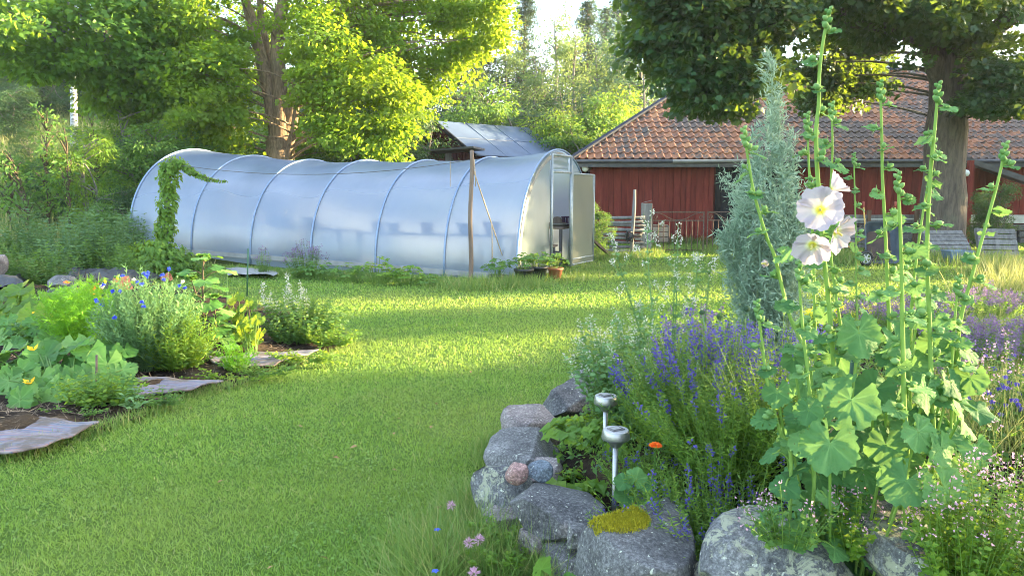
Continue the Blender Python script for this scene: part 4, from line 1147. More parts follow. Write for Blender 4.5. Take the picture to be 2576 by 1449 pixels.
# shrubs: (proto, u, y, vtop, label, width)
HB = 'shrubs behind the greenhouse'
for pr_, h0, u, y, vt, lb, wk in [(dark0, 4.0, 1015, 27.5, 215, 'big dark shrub beside the shed gable', 1.0), (dark0, 4.0, 1000, 26, 310, 'dark shrub low under the sunny crown', 1.1), (bush0, 3.6, 880, 25.5, 325, 'green shrub right of the forked trunk', 1.4),
        (bush0, 3.6, 640, 25.3, 340, 'green shrub left of the forked trunk', 1.5), (bush0, 3.6, 540, 23.5, 345, 'green shrub over the far end of the tunnel roof', 1.3), (bush0, 3.6, 440, 22.5, 330, 'broad green shrub behind the far greenhouse end', 1.4), (dark0, 4.0, 360, 21.5, 355, 'dark leafy shrub left of the far greenhouse end', 1.1),
        (lime0, 3.4, 440, 24, 296, 'pale sunlit shrub over the far greenhouse end', 1.0), (lime0, 3.4, 290, 23.5, 208, 'tall lime green young ash tree on the slope', 1.0), (lime0, 3.4, 210, 19.5, 345, 'sunlit yellow green shrub left of the greenhouse', .95),
        (bush0, 3.6, 1225, 33, 232, 'fresh green tree top above the shed ridge', 1.0), (bush0, 3.6, 1160, 32, 300, 'green shrub behind the left end of the shed roof', 1.1), (lime0, 3.4, 1400, 33, 300, 'yellow green shrub right of the shed roof', 1.3), (bush0, 3.6, 1480, 34, 262, 'green shrub between the shed and the barn hip', 1.1),
        (lime0, 3.4, 1530, 35, 248, 'pointed lime green shrub at the barn hip', 1.1), (bush0, 3.6, 1440, 32, 318, 'low green shrub at the right end of the shed', 1.2), (bush0, 3.6, 1590, 36.5, 258, 'green shrub peeping over the barn hip', 1.1), (dark0, 4.0, 1310, 36, 262, 'dark shrub right behind the shed ridge', 1.3),
        (dark0, 4.0, 310, 19, 480, 'dark bushy shrub at the corner of the tunnel', 1.0), (bush0, 3.6, 255, 17.8, 520, 'green bushy shrub left of the vine post', 1.25), (dark0, 4.0, 70, 30, 330, 'dark shrub on the slope under the birch', 1.2), (dark0, 4.0, 205, 28, 320, 'dark low shrub beside the birch foot', 1.2), (dark0, 4.0, -60, 26, 360, 'dark shrub at the far left of the slope', 1.2),
        (bush0, 3.6, 1505, 18.4, 520, 'leafy shrub between the greenhouse door and the pole fence', .75), (dark0, 4.0, 2520, 20.2, 470, 'dark glossy shrub under the porch roof', .8), (dark0, 4.0, 2470, 20.8, 490, 'smaller dark shrub right of the maple trunk', .7)]:
    place(pr_, h0, u, y, vt, lb, HB if y > 21 and u < 1700 else 'garden shrubs', wk)
# ------------------------------------------------------------------ rocks round the flower bed
ROCKV = {}
def rock(label, u0, v0, u1, v1, y, depth, mat, seed, clips=13, rough=.028, sub=4, lean=(0, 0, 0), name='boulder', group='stones edging the flower bed'):
    r_ = np.random.default_rng(seed)
    bm = bmesh.new(); bmesh.ops.create_icosphere(bm, subdivisions=sub + 1, radius=1)
    V = np.array([v.co[:] for v in bm.verts]); F = np.array([[v.index for v in f.verts] for f in bm.faces]); bm.free()
    for k in range(clips):
        n = unit(r_.normal(size=3)); d = r_.uniform(.44, .78)
        V = V - np.maximum(0, V @ n - d)[:, None] * n
    n = unit(np.array([.1 * r_.normal(), -.12, 1])); V = V - np.maximum(0, V @ n - .55)[:, None] * n * .96
    off = r_.random(3) * 20
    amp = np.array([noise.fractal(Vector(p * 1.7 + off), .9, 2.2, 6) for p in V])
    amp2 = np.array([noise.noise(Vector(p * 9 + off)) for p in V])
    V = V * (1 + rough * 1.5 * amp + rough * .35 * amp2)[:, None]
    V -= (V.max(0) + V.min(0)) / 2; V /= (V.max(0) - V.min(0)) / 2
    a, b = at(u0, v0, y), at(u1, v1, y)
    half = np.array([(b[0] - a[0]) / 2, depth / 2, (a[2] - b[2]) / 2 * .96])
    c = (a + b) / 2
    from mathutils import Euler
    Rm = np.array(Euler(lean).to_matrix())
    V = (V * half) @ Rm.T + c
    g = MB(); g.add(V, F); ROCKV[label] = V
    return tag(g.build(name, mat, base=(c[0], c[1], c[2] - half[2]), smooth=True), label, 'stone', group)
RK = {'dark': mat_rock('rock_dark', (.12, .122, .125), (.045, .046, .05), (.24, .25, .21), .06),
      'mid': mat_rock('rock_grey', (.165, .165, .165), (.07, .07, .072), (.28, .29, .24), .10),
      'pink': mat_rock('rock_pinkish', (.22, .195, .19), (.11, .095, .095), (.26, .27, .21), .06, (.26, .20, .18)),
      'lichen': mat_rock('rock_lichen', (.14, .145, .15), (.06, .062, .07), (.32, .335, .24), .22),
      'red': mat_rock('rock_red', (.33, .21, .19), (.17, .10, .09), (.42, .36, .33), .08, (.40, .26, .23)),
      'blue': mat_rock('rock_blue', (.13, .16, .19), (.09, .11, .135), (.2, .22, .22), -.1, (.16, .18, .2))}
rock('small square dark grey stone farthest along the bed edge', 1440, 930, 1512, 985, 5.9, .30, RK['mid'], 1, 10, sub=3)
rock('dark tilted slab stone between the strawberry plants and lawn', 1364, 962, 1492, 1062, 5.05, .5, RK['dark'], 2, lean=(.1, 0, -.2))
rock('pale pinkish stone behind the large flat one', 1258, 1030, 1412, 1120, 4.45, .45, RK['pink'], 3)
rock('large flat topped grey stone under the two round pebbles', 1216, 1098, 1424, 1235, 3.95, .55, RK['mid'], 4, sub=4)
rock('grey mottled stone at the front left corner of the bed', 1188, 1170, 1352, 1312, 3.5, .46, RK['lichen'], 15, sub=4, lean=(0, .12, .2))
rock('small round reddish pebble resting on the flat stone', 1270, 1168, 1330, 1219, 3.30, .10, RK['red'], 6, 3, .03, 3, name='pebble')
rock('smooth blue grey pebble resting beside the reddish one', 1326, 1162, 1392, 1209, 3.36, .12, RK['blue'], 7, 5, .015, 3, name='pebble')
rock('narrow pale slab standing behind the reddish pebble', 1326, 1158, 1424, 1256, 3.66, .34, RK['pink'], 8, lean=(0, -.3, .2))
rock('big dark speckled stone left of the mossy boulder', 1278, 1236, 1522, 1362, 3.1, .42, RK['dark'], 29, sub=4, lean=(0, .08, 0))
rock('grey stone low down under the mossy boulder', 1345, 1345, 1492, 1500, 2.95, .4, RK['mid'], 10)
rock('large dark boulder carrying a cushion of yellow moss', 1448, 1288, 1742, 1560, 2.62, .60, RK['dark'], 37, 9, sub=5, lean=(0, .06, 0))
rock('small grey stone wedged under the big speckled stone', 1300, 1330, 1366, 1392, 3.0, .16, RK['pink'], 51, sub=3)
rock('small dark stone wedged left of the mossy boulder', 1424, 1318, 1480, 1380, 2.86, .14, RK['mid'], 52, sub=3)
rock('small lichen stone behind the lichen boulder', 2096, 1300, 2190, 1372, 2.55, .2, RK['lichen'], 53, sub=3)
rock('large boulder crusted with pale green lichen', 1762, 1330, 2142, 1590, 2.36, .55, RK['lichen'], 22, 9, sub=5, lean=(0, .1, 0))
rock('small mottled stone squeezed between the two largest boulders', 1738, 1415, 1842, 1540, 2.42, .25, RK['lichen'], 13)
rock('lichen grey boulder among oregano at the bottom right', 2172, 1306, 2420, 1560, 2.26, .5, RK['lichen'], 14, 9, sub=5)
rock('dark stone half hidden by oregano in the bottom right corner', 2500, 1372, 2720, 1560, 2.2, .5, RK['mid'], 25)
rock('stone at the foot of the left corner, half in grass', 1215, 1262, 1330, 1345, 3.36, .3, RK['pink'], 17)
mo = MB(); RV = ROCKV['large dark boulder carrying a cushion of yellow moss']; zt = RV[:, 2].max()
c0 = at(1530, 1300, 2.62); cand = RV[(RV[:, 2] > zt - .12) & (np.hypot((RV[:, 0] - c0[0]) / .15, (RV[:, 1] - c0[1]) / .13) < 1)]
c0 = cand.mean(0); cand = cand[cand[:, 2] > np.percentile(cand[:, 2], 35)]; c0 = cand.mean(0)
i_ = R.integers(0, len(cand), 16000); p = cand[i_] + R.normal(0, .005, (16000, 3)) - [0, 0, .003]
mo.scatter(T_blade(.1), p, UP + R.normal(0, .5, (16000, 3)), R.normal(size=(16000, 3)), .006 + .007 * R.random(16000), wid=.003)
tag(mo.build('moss_cushion', M['moss'], base=c0), 'yellow green moss cushion on top of the dark boulder', 'moss')
rock('pale flat stone on the mown grass edge by the left rug', 148, 1112, 192, 1136, 4.55, .16, RK['pink'], 41, sub=3, group=None, name='stone')
rock('grey block stone holding down the black fabric', 112, 690, 200, 742, 11.2, .4, RK['mid'], 42, group='stones behind the vegetable bed')
rock('pale stone at the left edge above the black fabric', -30, 640, 20, 700, 12.6, .4, RK['pink'], 43, group='stones behind the vegetable bed', sub=3)

# ------------------------------------------------------------------ plant builders
def nodes(path, a, b, step):
    seg = np.linalg.norm(np.diff(path, axis=0), axis=1); L = np.concatenate([[0], np.cumsum(seg)])
    n = max(1, int(L[-1] * (b - a) / step))
    q = np.linspace(a, b, n, endpoint=False) * L[-1] + step * .3
    P = np.stack([np.interp(q, L, path[:, k]) for k in range(3)], -1)
    T = np.stack([np.interp(q, L, np.gradient(path[:, k])) for k in range(3)], -1)
    return P, unit(T), q / max(L[-1], 1e-6)
def herb(name, label, cat, stems, leaf=None, flower=None, stem=None, base=None, group=None, pair=2):
    """leaf=(tpl,size,step,mat,a,b,tilt,taper)  flower=(tpl,size,mat,a,b,step,per,rad)  stem=(mat,r)"""
    if base is None: base = np.mean([s[0] for s in stems], 0)
    t_ = thing(name, label, cat, base, group)
    sm, lm, fm = MB(), MB(), MB()
    for p in stems:
        sm.tube(p, np.linspace(stem[1], stem[1] * .45, len(p)), 4, t=R.random(), cap=False)
        if leaf:
            tpl, size, step, mat, a, b, tilt, taper = leaf
            P, T, q = nodes(p, a, b, step)
            n = len(P); ph = R.random() * 6.28
            for k in range(pair):
                ang = ph + np.arange(n) * 1.62 + k * 2 * math.pi / pair + R.normal(0, .25, n)
                d = np.stack([np.cos(ang), np.sin(ang), np.zeros(n)], -1)
                ax = d + T * tilt + R.normal(0, .15, (n, 3))
                sz = size * (1 - taper * q) * (.75 + .5 * R.random(n))
                lm.scatter(tpl, P, ax, T + R.normal(0, .25, (n, 3)), sz)
        if flower and R.random() < (flower[8] if len(flower) > 8 else 1):
            tpl, size, mat, a, b, step, per, rd = flower[:8]
            P, T, q = nodes(p, a, b, step); n = len(P) * per
            P = np.repeat(P, per, 0)
            d = unit(R.normal(size=(n, 3)))
            fm.scatter(tpl, P + d * rd * R.random((n, 1)), d + UP * .2, R.normal(size=(n, 3)), size * (.7 + .6 * R.random(n)))
    sm.build('stem', stem[0], t_)
    if leaf: lm.build('foliage', leaf[3], t_)
    if flower: fm.build('blossom', flower[2], t_)
    return t_
def fan(c, rx, ry, n, h, lean=.3, hv=.2, bend=.15, dirb=(0, 0)):
    out = []
    for k in range(n):
        a = R.random() * 6.28; r = math.sqrt(R.random())
        o = np.array([math.cos(a) * rx, math.sin(a) * ry, 0]) * r
        hh = h * (1 - .35 * r * r) * (1 + hv * R.normal() * .6)
        b0_ = np.asarray(c) + o * .55
        tip = b0_ + np.array([o[0] * (.45 + lean) + dirb[0] * hh, o[1] * (.45 + lean) + dirb[1] * hh, hh]) + R.normal(0, .02, 3)
        mid = (b0_ + tip) / 2 + np.array([R.normal() * bend * hh * .3, R.normal() * bend * hh * .3, hh * .06])
        q = np.linspace(0, 1, 9)[:, None]
        out.append((1 - q) ** 2 * b0_ + 2 * q * (1 - q) * mid + q * q * tip)
    return out
def bedz(x, y): return float(bz(x, y))
FLO = T_oval(.7, -.2, .12)

# ------------------------------------------------------------------ flower bed: herbs
c = at(1800, 1000, 3.45); c[2] = bedz(c[0], c[1])
herb('hyssop_plant', 'broad deep blue flowering hyssop behind the hollyhock leaves', 'plant', fan(c, .42, .30, 190, .57, .25, .2),
     (LANCE, .042, .022, M['leaf_mid'], .08, 1.0, .55, .3), (FLO, .015, M['blue_flower'], .68, .98, .015, 5, .013, .48), (M['stem_green'], .0022), group='blue hyssop plants')
c = at(1960, 1000, 3.75); c[2] = bedz(c[0], c[1])
herb('hyssop_plant', 'blue hyssop just left of the hollyhock stems', 'plant', fan(c, .28, .22, 80, .54, .25, .14),
     (LANCE, .040, .028, M['leaf_mid'], .08, .95, .55, .4), (FLO, .015, M['blue_flower'], .68, .98, .015, 5, .013, .45), (M['stem_green'], .0022), group='blue hyssop plants')
c = at(1790, 1290, 2.80); c[2] = bedz(c[0], c[1])
herb('hyssop_plant', 'lighter hyssop with few blue spikes right of the solar lamps', 'plant', fan(c, .34, .26, 260, .50, .40, .25, dirb=(-.12, -.03)),
     (LANCE, .036, .022, M['leaf_lime'], .05, 1.0, .6, .4), (FLO, .013, M['blue_flower'], .72, .93, .016, 4, .011, .22), (M['stem_green'], .002), group='blue hyssop plants')
c = at(1930, 1200, 2.75); c[2] = bedz(c[0], c[1])
herb('hyssop_plant', 'green hyssop with scattered blue flowers behind the lichen boulder', 'plant', fan(c, .34, .26, 240, .44, .4, .25),
     (LANCE, .036, .022, M['leaf_mid'], .05, 1.0, .6, .4), (FLO, .012, M['blue_flower'], .75, .93, .018, 4, .011, .14), (M['stem_green'], .002), group='blue hyssop plants')
c = at(1725, 1080, 3.45); c[2] = bedz(c[0], c[1])
herb('hyssop_plant', 'leafy green hyssop without flowers behind the solar lamps', 'plant', fan(c, .32, .26, 170, .44, .3, .25),
     (LANCE, .040, .022, M['leaf_lime'], .05, 1.0, .7, .35), None, (M['stem_green'], .002), group='blue hyssop plants')
for u, v, y, rx, n_, hh_, lb in [(1840, 1130, 3.05, .30, 230, .40, 'low leafy hyssop between the two flowering hyssop clumps'), (1710, 1190, 3.0, .20, 130, .34, 'low leafy hyssop beside the orange marigold'), (1960, 1090, 3.0, .26, 170, .42, 'low leafy hyssop under the left hollyhock leaves'), (1620, 1150, 3.25, .17, 130, .24, 'lowest leafy hyssop right behind the nearer solar lamp'), (1600, 1210, 2.98, .12, 90, .18, 'lowest leafy hyssop at the foot of the nearer solar lamp')]:
    c = at(u, v, y); c[2] = bedz(c[0], c[1])
    herb('hyssop_plant', lb, 'plant', fan(c, rx, rx * .8, n_, hh_, .4, .25),
         (LANCE, .036, .022, M['leaf_lime'], .05, 1.0, .6, .35), (FLO, .013, M['blue_flower'], .74, .94, .016, 4, .011, .15), (M['stem_green'], .002), group='blue hyssop plants')
# catnip with tall white spires
c = at(1600, 960, 4.1); c[2] = bedz(c[0], c[1])
cat = herb('catnip_plant', 'bushy grey green catnip at the lawn side of the hyssop', 'plant', fan(c, .34, .26, 120, .62, .35, .2),
     (WIDE, .052, .036, M['leaf_mint'], .05, .98, .35, .35), (FLO, .012, M['white_flower'], .90, 1.0, .02, 5, .014), (M['stem_green'], .0025), group='catnip plants')
spires = []
for tops in ([(1540, 592), (1562, 680), (1600, 800), (1640, 930)], [(1628, 555), (1630, 650), (1640, 780), (1655, 930)], [(1706, 562), (1704, 660), (1700, 790), (1690, 930)],
             [(1757, 635), (1750, 720), (1735, 830), (1715, 950)], [(1788, 660), (1780, 740), (1770, 830), (1740, 960)], [(1612, 755), (1620, 830), (1640, 950)], [(1700, 650), (1695, 760), (1690, 930)]):
    spires.append(curve([at(u, v, 4.0 + .05 * k) for k, (u, v) in enumerate(tops[::-1])], 14))
side = []
for p in spires:
    for k in range(7):
        i = R.integers(4, 12); b0_ = p[i]; a = R.random() * 6.28
        e = b0_ + np.array([math.cos(a) * .12, math.sin(a) * .08, .10 + .05 * R.random()]); side.append(np.array([b0_ + (e - b0_) * q + np.array([0, 0, -.02 * math.sin(q * 3.14)]) for q in np.linspace(0, 1, 6)]))
t_ = thing('catnip_plant', 'tall catnip with white flower spires against the lawn', 'plant', (c[0] + .1, c[1] + .1, c[2]), 'catnip plants')
sm, lm, fm = MB(), MB(), MB()
for p, r_, big in [(p, .0042, 1) for p in spires] + [(p, .002, 0) for p in side]:
    sm.tube(p, np.linspace(r_, r_ * .5, len(p)), 5, t=R.random(), cap=False)
    P, T, q = nodes(p, .05, .9, .075 if big else .05)
    for k in (0, 1):
        ang = np.arange(len(P)) * 1.57 + k * 3.14 + R.normal(0, .2, len(P))
        d = np.stack([np.cos(ang), np.sin(ang), .25 + 0 * ang], -1)
        lm.scatter(WIDE, P, d, T + R.normal(0, .2, d.shape), (.050 if big else .026) * (1.1 - .6 * q))
    P, T, q = nodes(p, .86 if big else .78, 1.0, .020 if big else .016)
    P = P + R.normal(0, .004, P.shape)
    n = len(P) * 11; P = np.repeat(P, 11, 0); d = unit(R.normal(size=(n, 3)))
    fm.scatter(FLO, P + d * (.015 if big else .011) * R.random((n, 1)) ** .5, d + UP * .3, R.normal(size=(n, 3)), .010 * (.7 + .6 * R.random(n)))
sm.build('stem', M['leaf_mint'], t_); lm.build('foliage', M['leaf_mint'], t_); fm.build('blossom', M['white_flower'], t_)
# tall silvery artemisia
c = at(1930, 1000, 4.3); c[2] = bedz(c[0], c[1])
t_ = thing('wormwood_plant', 'tall silvery wormwood shrub tapering to a pointed tip', 'plant', c)
sm, lm = MB(), MB()
tip = at(1942, 140, 4.3)
mains = [curve([c + np.array([R.normal() * .05, R.normal() * .05, 0]), c + (tip - c) * .5 + np.array([dx, dy, 0]), tip + np.array([dx * .7, dy * .7, -dz])], 22) for dx, dy, dz in
         [(0, 0, 0), (.08, .05, .25), (-.10, 0, .42), (.14, -.05, .45), (-.14, .06, .62), (.17, .05, .70), (-.17, -.05, .85), (.05, -.1, .5), (-.04, .1, .6), (.19, 0, .95), (-.21, 0, 1.1), (0, -.14, .8), (.10, .12, .35), (-.09, -.1, .55), (.22, .05, 1.25), (-.24, .05, 1.35), (.12, -.1, .9), (-.12, .1, 1.0)]]
for p in mains:
    sm.tube(p, np.linspace(.007, .002, len(p)), 5, cap=False)
    P, T, q = nodes(p, .16, 1.0, .024)
    for i in range(len(P)):
        a = R.random() * 6.28; L = (.16 * (1 - q[i]) + .04) * (.7 + .7 * R.random())
        e = P[i] + np.array([math.cos(a) * L * .8, math.sin(a) * L * .8, L * (.75 + .3 * q[i])])
        sp = np.array([P[i], (P[i] + e) / 2 + [0, 0, -.01], e]); sm.tube(sp, [.002, .0015, .0008], 3, cap=False)
        m_ = 22
        k = R.random((m_, 1)); pp = P[i] + (e - P[i]) * k + R.normal(0, .012, (m_, 3))
        d = unit(R.normal(size=(m_, 3)) + (e - P[i]) / L * .8)
        lm.scatter(LANCE, pp, d, R.normal(size=(m_, 3)), .046 * (.7 + .6 * R.random(m_)), wid=.034)
br = curve([at(1935, 560, 4.25), at(1880, 520, 4.2), at(1850, 490, 4.15), at(1822, 445, 4.15)], 14)
sm.tube(br, np.linspace(.004, .001, 14), 4)
for q in br[4:]:
    m_ = 34; d = unit(R.normal(size=(m_, 3)) + UP * .5); lm.scatter(LANCE, q + R.normal(0, .022, (m_, 3)), d, R.normal(size=(m_, 3)), .032, wid=.018)
sm.build('stem', M['leaf_grey'], t_); lm.build('foliage', M['leaf_grey'], t_)
# globe thistles
for u, v, y, s_, lb in [(1766, 786, 3.9, 8.0, 'globe thistle head left of the largest one'), (1811, 797, 3.85, 10, 'largest dark globe thistle head above the hyssop'), (1879, 777, 3.9, 9, 'globe thistle head right, before the wormwood'), (1765, 842, 3.8, 7, 'smallest low globe thistle head over the hyssop')]:
    q = at(u, v, y); r_ = pm(s_, y); bs = at(u + 14, v + 130, y); 
    t_ = thing('globe_thistle', lb, 'flower', (bs[0], bs[1], bedz(bs[0], bs[1])), 'globe thistles in bud')
    g = MB(); g.tube(curve([bs, (bs + q) / 2 + [.01, 0, 0], q], 8), .0035, 5); g.build('stem', M['leaf_grey'], t_)
    g = MB(); d = unit(R.normal(size=(420, 3))); g.scatter(T_tuft(1, .16), np.tile(q, (420, 1)) + d * r_ * .3, d, R.normal(size=(420, 3)), r_ * .85)
    g.lathe(q, [(.001, -r_ * .8), (r_ * .6, -r_ * .5), (r_ * .8, 0), (r_ * .6, r_ * .5), (.001, r_ * .8)], 10); g.build('flower_head', M['leaf_blue'], t_, smooth=True)
# strawberries
def rosette(name, label, c, rx, ry, n, h, size, mat, tpl, group=None, cat='plant', trio=True, stem_r=.0022, stemmat=None):
    t_ = thing(name, label, cat, c, group); sm, lm = MB(), MB()
    for k in range(n):
        a = R.random() * 6.28; r = math.sqrt(R.random())
        e = np.asarray(c) + np.array([math.cos(a) * rx * r, math.sin(a) * ry * r, h * (1.1 - .55 * r * r) * (.75 + .4 * R.random())])
        o = np.array([math.cos(a) * r, math.sin(a) * r, 0])
        b0_ = np.asarray(c) + o * [rx * .35, ry * .35, 0]
        q = np.linspace(0, 1, 6)[:, None]; mid = (b0_ + e) / 2 + [0, 0, h * .22]
        sm.tube((1 - q) ** 2 * b0_ + 2 * q * (1 - q) * mid + q * q * e, stem_r, 4, t=R.random(), cap=False)
        nr = UP * .9 + o * .5 + np.array([0, -.25, 0]) + R.normal(0, .22, 3)
        s_ = size * (.7 + .55 * R.random()); t0 = R.random()
        for da in ((-1.1, 0, 1.1) if trio else (0,)):
            aa = a + da + R.normal() * .15
            lm.scatter(tpl, e, np.array([math.cos(aa), math.sin(aa), -.25]), nr, s_, t=t0)
    sm.build('stem', stemmat or M['stem_green'], t_); lm.build('foliage', mat, t_)
    return t_
RND = T_oval(.85, -.16, .10)
for u, v, y, rx, n, lb in [(1470, 1095, 3.95, .20, 46, 'strawberry plant behind the farther solar lamp'), (1440, 1175, 3.45, .17, 46, 'strawberry plant spreading over the flat stone by the nearer lamp'), (1450, 1065, 4.3, .16, 30, 'strawberry plant by the dark tilted slab'), (1530, 1090, 3.7, .15, 26, 'strawberry plant between the two solar lamps')]:
    c = at(u, v, y); c[2] = bedz(c[0], c[1]); rosette('strawberry_plant', lb, c, rx, rx * .9, n, .15, .062, M['leaf_lime'], RND, 'strawberry plants')
# thyme with tiny white flowers
c = at(1490, 1255, 3.0); c[2] = bedz(c[0], c[1]) - .02
herb('thyme_plant', 'low thyme cushion dotted white at the foot of the nearer lamp', 'plant', fan(c, .15, .13, 150, .15, .5, .25),
     (OVAL, .010, .010, M['leaf_mid'], .2, 1, .6, .2), (FLO, .008, M['white_flower'], .88, 1.0, .012, 4, .010), (M['stem_brown'], .0012))
# marigold
q = at(1649, 1121, 3.0); bs = q * [1, 1, 0] + [0, .02, bedz(q[0], q[1])]
t_ = thing('marigold_flower', 'single orange red marigold flower among the hyssop', 'flower', bs)
g = MB(); g.tube(curve([bs, (bs + q) / 2, q], 6), .003, 5); P, T, k = nodes(curve([bs, (bs + q) / 2, q], 8), .1, .8, .02)
g.scatter(LANCE, P, R.normal(size=P.shape), UP + R.normal(0, .2, P.shape), .06); g.build('stem', M['leaf_mid'], t_)
g = MB()
for ring, (n, s_, zt) in enumerate(((14, .030, .2), (11, .024, .6), (8, .016, 1.2))):
    a = np.arange(n) * 6.283 / n + ring * .3
    g.scatter(RND, np.tile(q, (n, 1)), np.stack([np.cos(a), np.sin(a) - .35, zt + 0 * a], -1), np.tile([0, -.5, 1.], (n, 1)), s_)
g.build('petals', M['orange_flower'], t_)
# oregano
def oregano(label, u, v, y, rx, ry, n, h, fl, group, zb=None, leafm='leaf_mid', fsize=.010, frac=.94):
    c = at(u, v, y); c[2] = bedz(c[0], c[1]) if zb is None else zb
    return herb('oregano_plant', label, 'plant', fan(c, rx, ry, n, h, .35, .25),
        (RND, .026, .024, M[leafm], .05, .95, .35, .35), (FLO, fsize, M[fl], frac, 1.0, .013, 6 if fl == 'pink_flower' else 8, .022), (M['stem_green'], .002), group=group)
OG = 'oregano plants in the flower bed'
oregano('pale pink oregano in front of the lowest hollyhock leaves', 2040, 1290, 2.35, .20, .14, 52, .30, 'pink_flower', OG)
oregano('oregano hanging over the lichen boulder', 1990, 1330, 2.2, .12, .08, 24, .17, 'pink_flower', OG, .50)
oregano('leafy oregano between the two right boulders', 2140, 1390, 2.3, .10, .10, 24, .24, 'pink_flower', OG, .42, 'leaf_lime')
oregano('pink oregano in front of the right boulder', 2425, 1430, 2.02, .14, .10, 46, .36, 'pink_flower', OG, .42, 'leaf_lime')
oregano('big leafy oregano in the bottom right corner', 2490, 1400, 2.1, .20, .14, 80, .40, 'pink_flower', OG, .42, 'leaf_lime')
oregano('oregano right of the hollyhock leaves', 2480, 1240, 2.6, .22, .18, 80, .38, 'pink_flower', OG, None, 'leaf_mid')
oregano('oregano tangle at the right picture edge by the harebells', 2570, 1110, 3.1, .25, .2, 80, .40, 'pink_flower', OG, None, 'leaf_mid')
PG = 'purple oregano behind the hollyhocks'
oregano('purple oregano between the two left hollyhock stems', 2190, 830, 6.6, .32, .25, 120, .42, 'purple_flower', PG, fsize=.014, frac=.86)
oregano('purple oregano clump in the middle behind the hollyhocks', 2320, 820, 6.9, .36, .25, 120, .42, 'purple_flower', PG, fsize=.014, frac=.86)
oregano('bright purple oregano at the right edge of the bed', 2545, 860, 5.6, .40, .25, 150, .42, 'purple_flower', PG, fsize=.013, frac=.84)
oregano('purple oregano right of the leaning hollyhock', 2430, 850, 5.5, .28, .25, 90, .38, 'purple_flower', PG, fsize=.013, frac=.86)
oregano('purple oregano farthest back near the lawn', 2470, 760, 8.0, .38, .25, 110, .40, 'purple_flower', PG, fsize=.016, frac=.86)
oregano('dim purple oregano behind the globe thistles', 1760, 830, 5.4, .26, .22, 70, .50, 'purple_flower', PG, fsize=.015, frac=.90)
oregano('dusty purple oregano low between hollyhock leaves', 2370, 960, 4.4, .22, .2, 70, .34, 'purple_flower', PG, fsize=.014, frac=.88)
for u, v, y, rx, n, lb in [(2110, 790, 7.6, .40, 110, 'yellow stonecrop behind the left hollyhock stems'), (2230, 785, 7.9, .35, 90, 'yellow stonecrop farther right behind the hollyhocks')]:
    c = at(u, v, y); c[2] = bedz(c[0], c[1])
    herb('stonecrop_plant', lb, 'plant', fan(c, rx, .3, n, .24, .2, .2), (OVAL, .03, .03, M['leaf_lime'], .1, .9, .5, .2), (FLO, .022, M['lime_flower'], .82, 1.0, .015, 9, .03), (M['stem_green'], .003), group='yellow stonecrop')
# harebells
for k, (u, v, y) in enumerate([(2452, 950, 2.9), (2500, 965, 3.0), (2540, 905, 3.1), (2478, 1000, 2.8), (2560, 950, 2.9), (2440, 900, 3.3)]):
    c = at(u, v + 190, y); c[2] = bedz(c[0], c[1]); hh = at(u, v, y)[2] - c[2]
    t_ = thing('harebell_plant', ['harebell just right of the hollyhock leaves', 'harebell in the middle of the group at the right edge', 'tall harebell near the right edge', 'lowest harebell of the group', 'harebell nearest the right edge', 'farthest harebell beside the leaning hollyhock'][k], 'flower', c, 'blue harebells')
    st_ = fan(c, .07, .05, 9, hh, .8, .2); g = MB()
    for p in st_:
        f_ = MB()
        g.tube(p, .0012, 4, cap=False); nb = 5; a = np.arange(nb) * 1.257
        f_.scatter(RND, np.tile(p[-1], (nb, 1)), np.stack([np.cos(a) * .6, np.sin(a) * .6, -.8 + 0 * a], -1), np.stack([np.cos(a), np.sin(a), .6 + 0 * a], -1), .020)
        f_.build('flower', M['blue_flower'], t_)
    g.build('stem', M['stem_green'], t_)

# ------------------------------------------------------------------ solar lamps
def lamp(u, v, y, s_, label):
    q = at(u, v, y); zb_ = bedz(q[0], q[1]) - .03
    L = thing('solar_lamp', label, 'lamp', (q[0], q[1], zb_), 'steel solar garden lamps')
    R_ = pm(s_, y)
    g = MB(); g.tube([(q[0], q[1], zb_), (q[0], q[1], q[2] - .02)], .0125, 16); g.build('pole', M['steel'], L, smooth=True)
    g = MB(); g.lathe(q, [(.014, -.055), (.022, -.050), (R_ * .55, -.030), (R_ * .98, -.014), (R_, -.008), (R_ * .93, .022), (R_ * .90, .025)], 36); h_ = g.build('lamp_head', M['steel'], L, smooth=True)
    g = MB(); g.lathe(q, [(R_ * .90, .0252), (R_ * .86, .028), (.001, .028)], 36); g.build('lid', flat('satin_lid', (.46, .46, .47), (.38, .38, .39), 30, .35, .5), h_)
    g = MB(); a = .5; g.box(q + [0, 0, .030], (R_ * 1.0, R_ * .8, .004), np.array([[math.cos(a), math.sin(a), 0], [-math.sin(a), math.cos(a), 0], [0, 0, 1]])); g.build('solar_panel', M['solar'], h_)
    g = MB(); g.box(q + [0, 0, .0335], (R_ * .62, R_ * .46, .002), np.array([[math.cos(a), math.sin(a), 0], [-math.sin(a), math.cos(a), 0], [0, 0, 1]])); g.build('panel_window', M['pale_sheet'], h_)
lamp(1524, 1008, 3.62, 31, 'steel solar lamp standing farther back by the strawberries')
lamp(1549, 1095, 3.15, 37, 'steel solar lamp nearer the camera above the thyme')

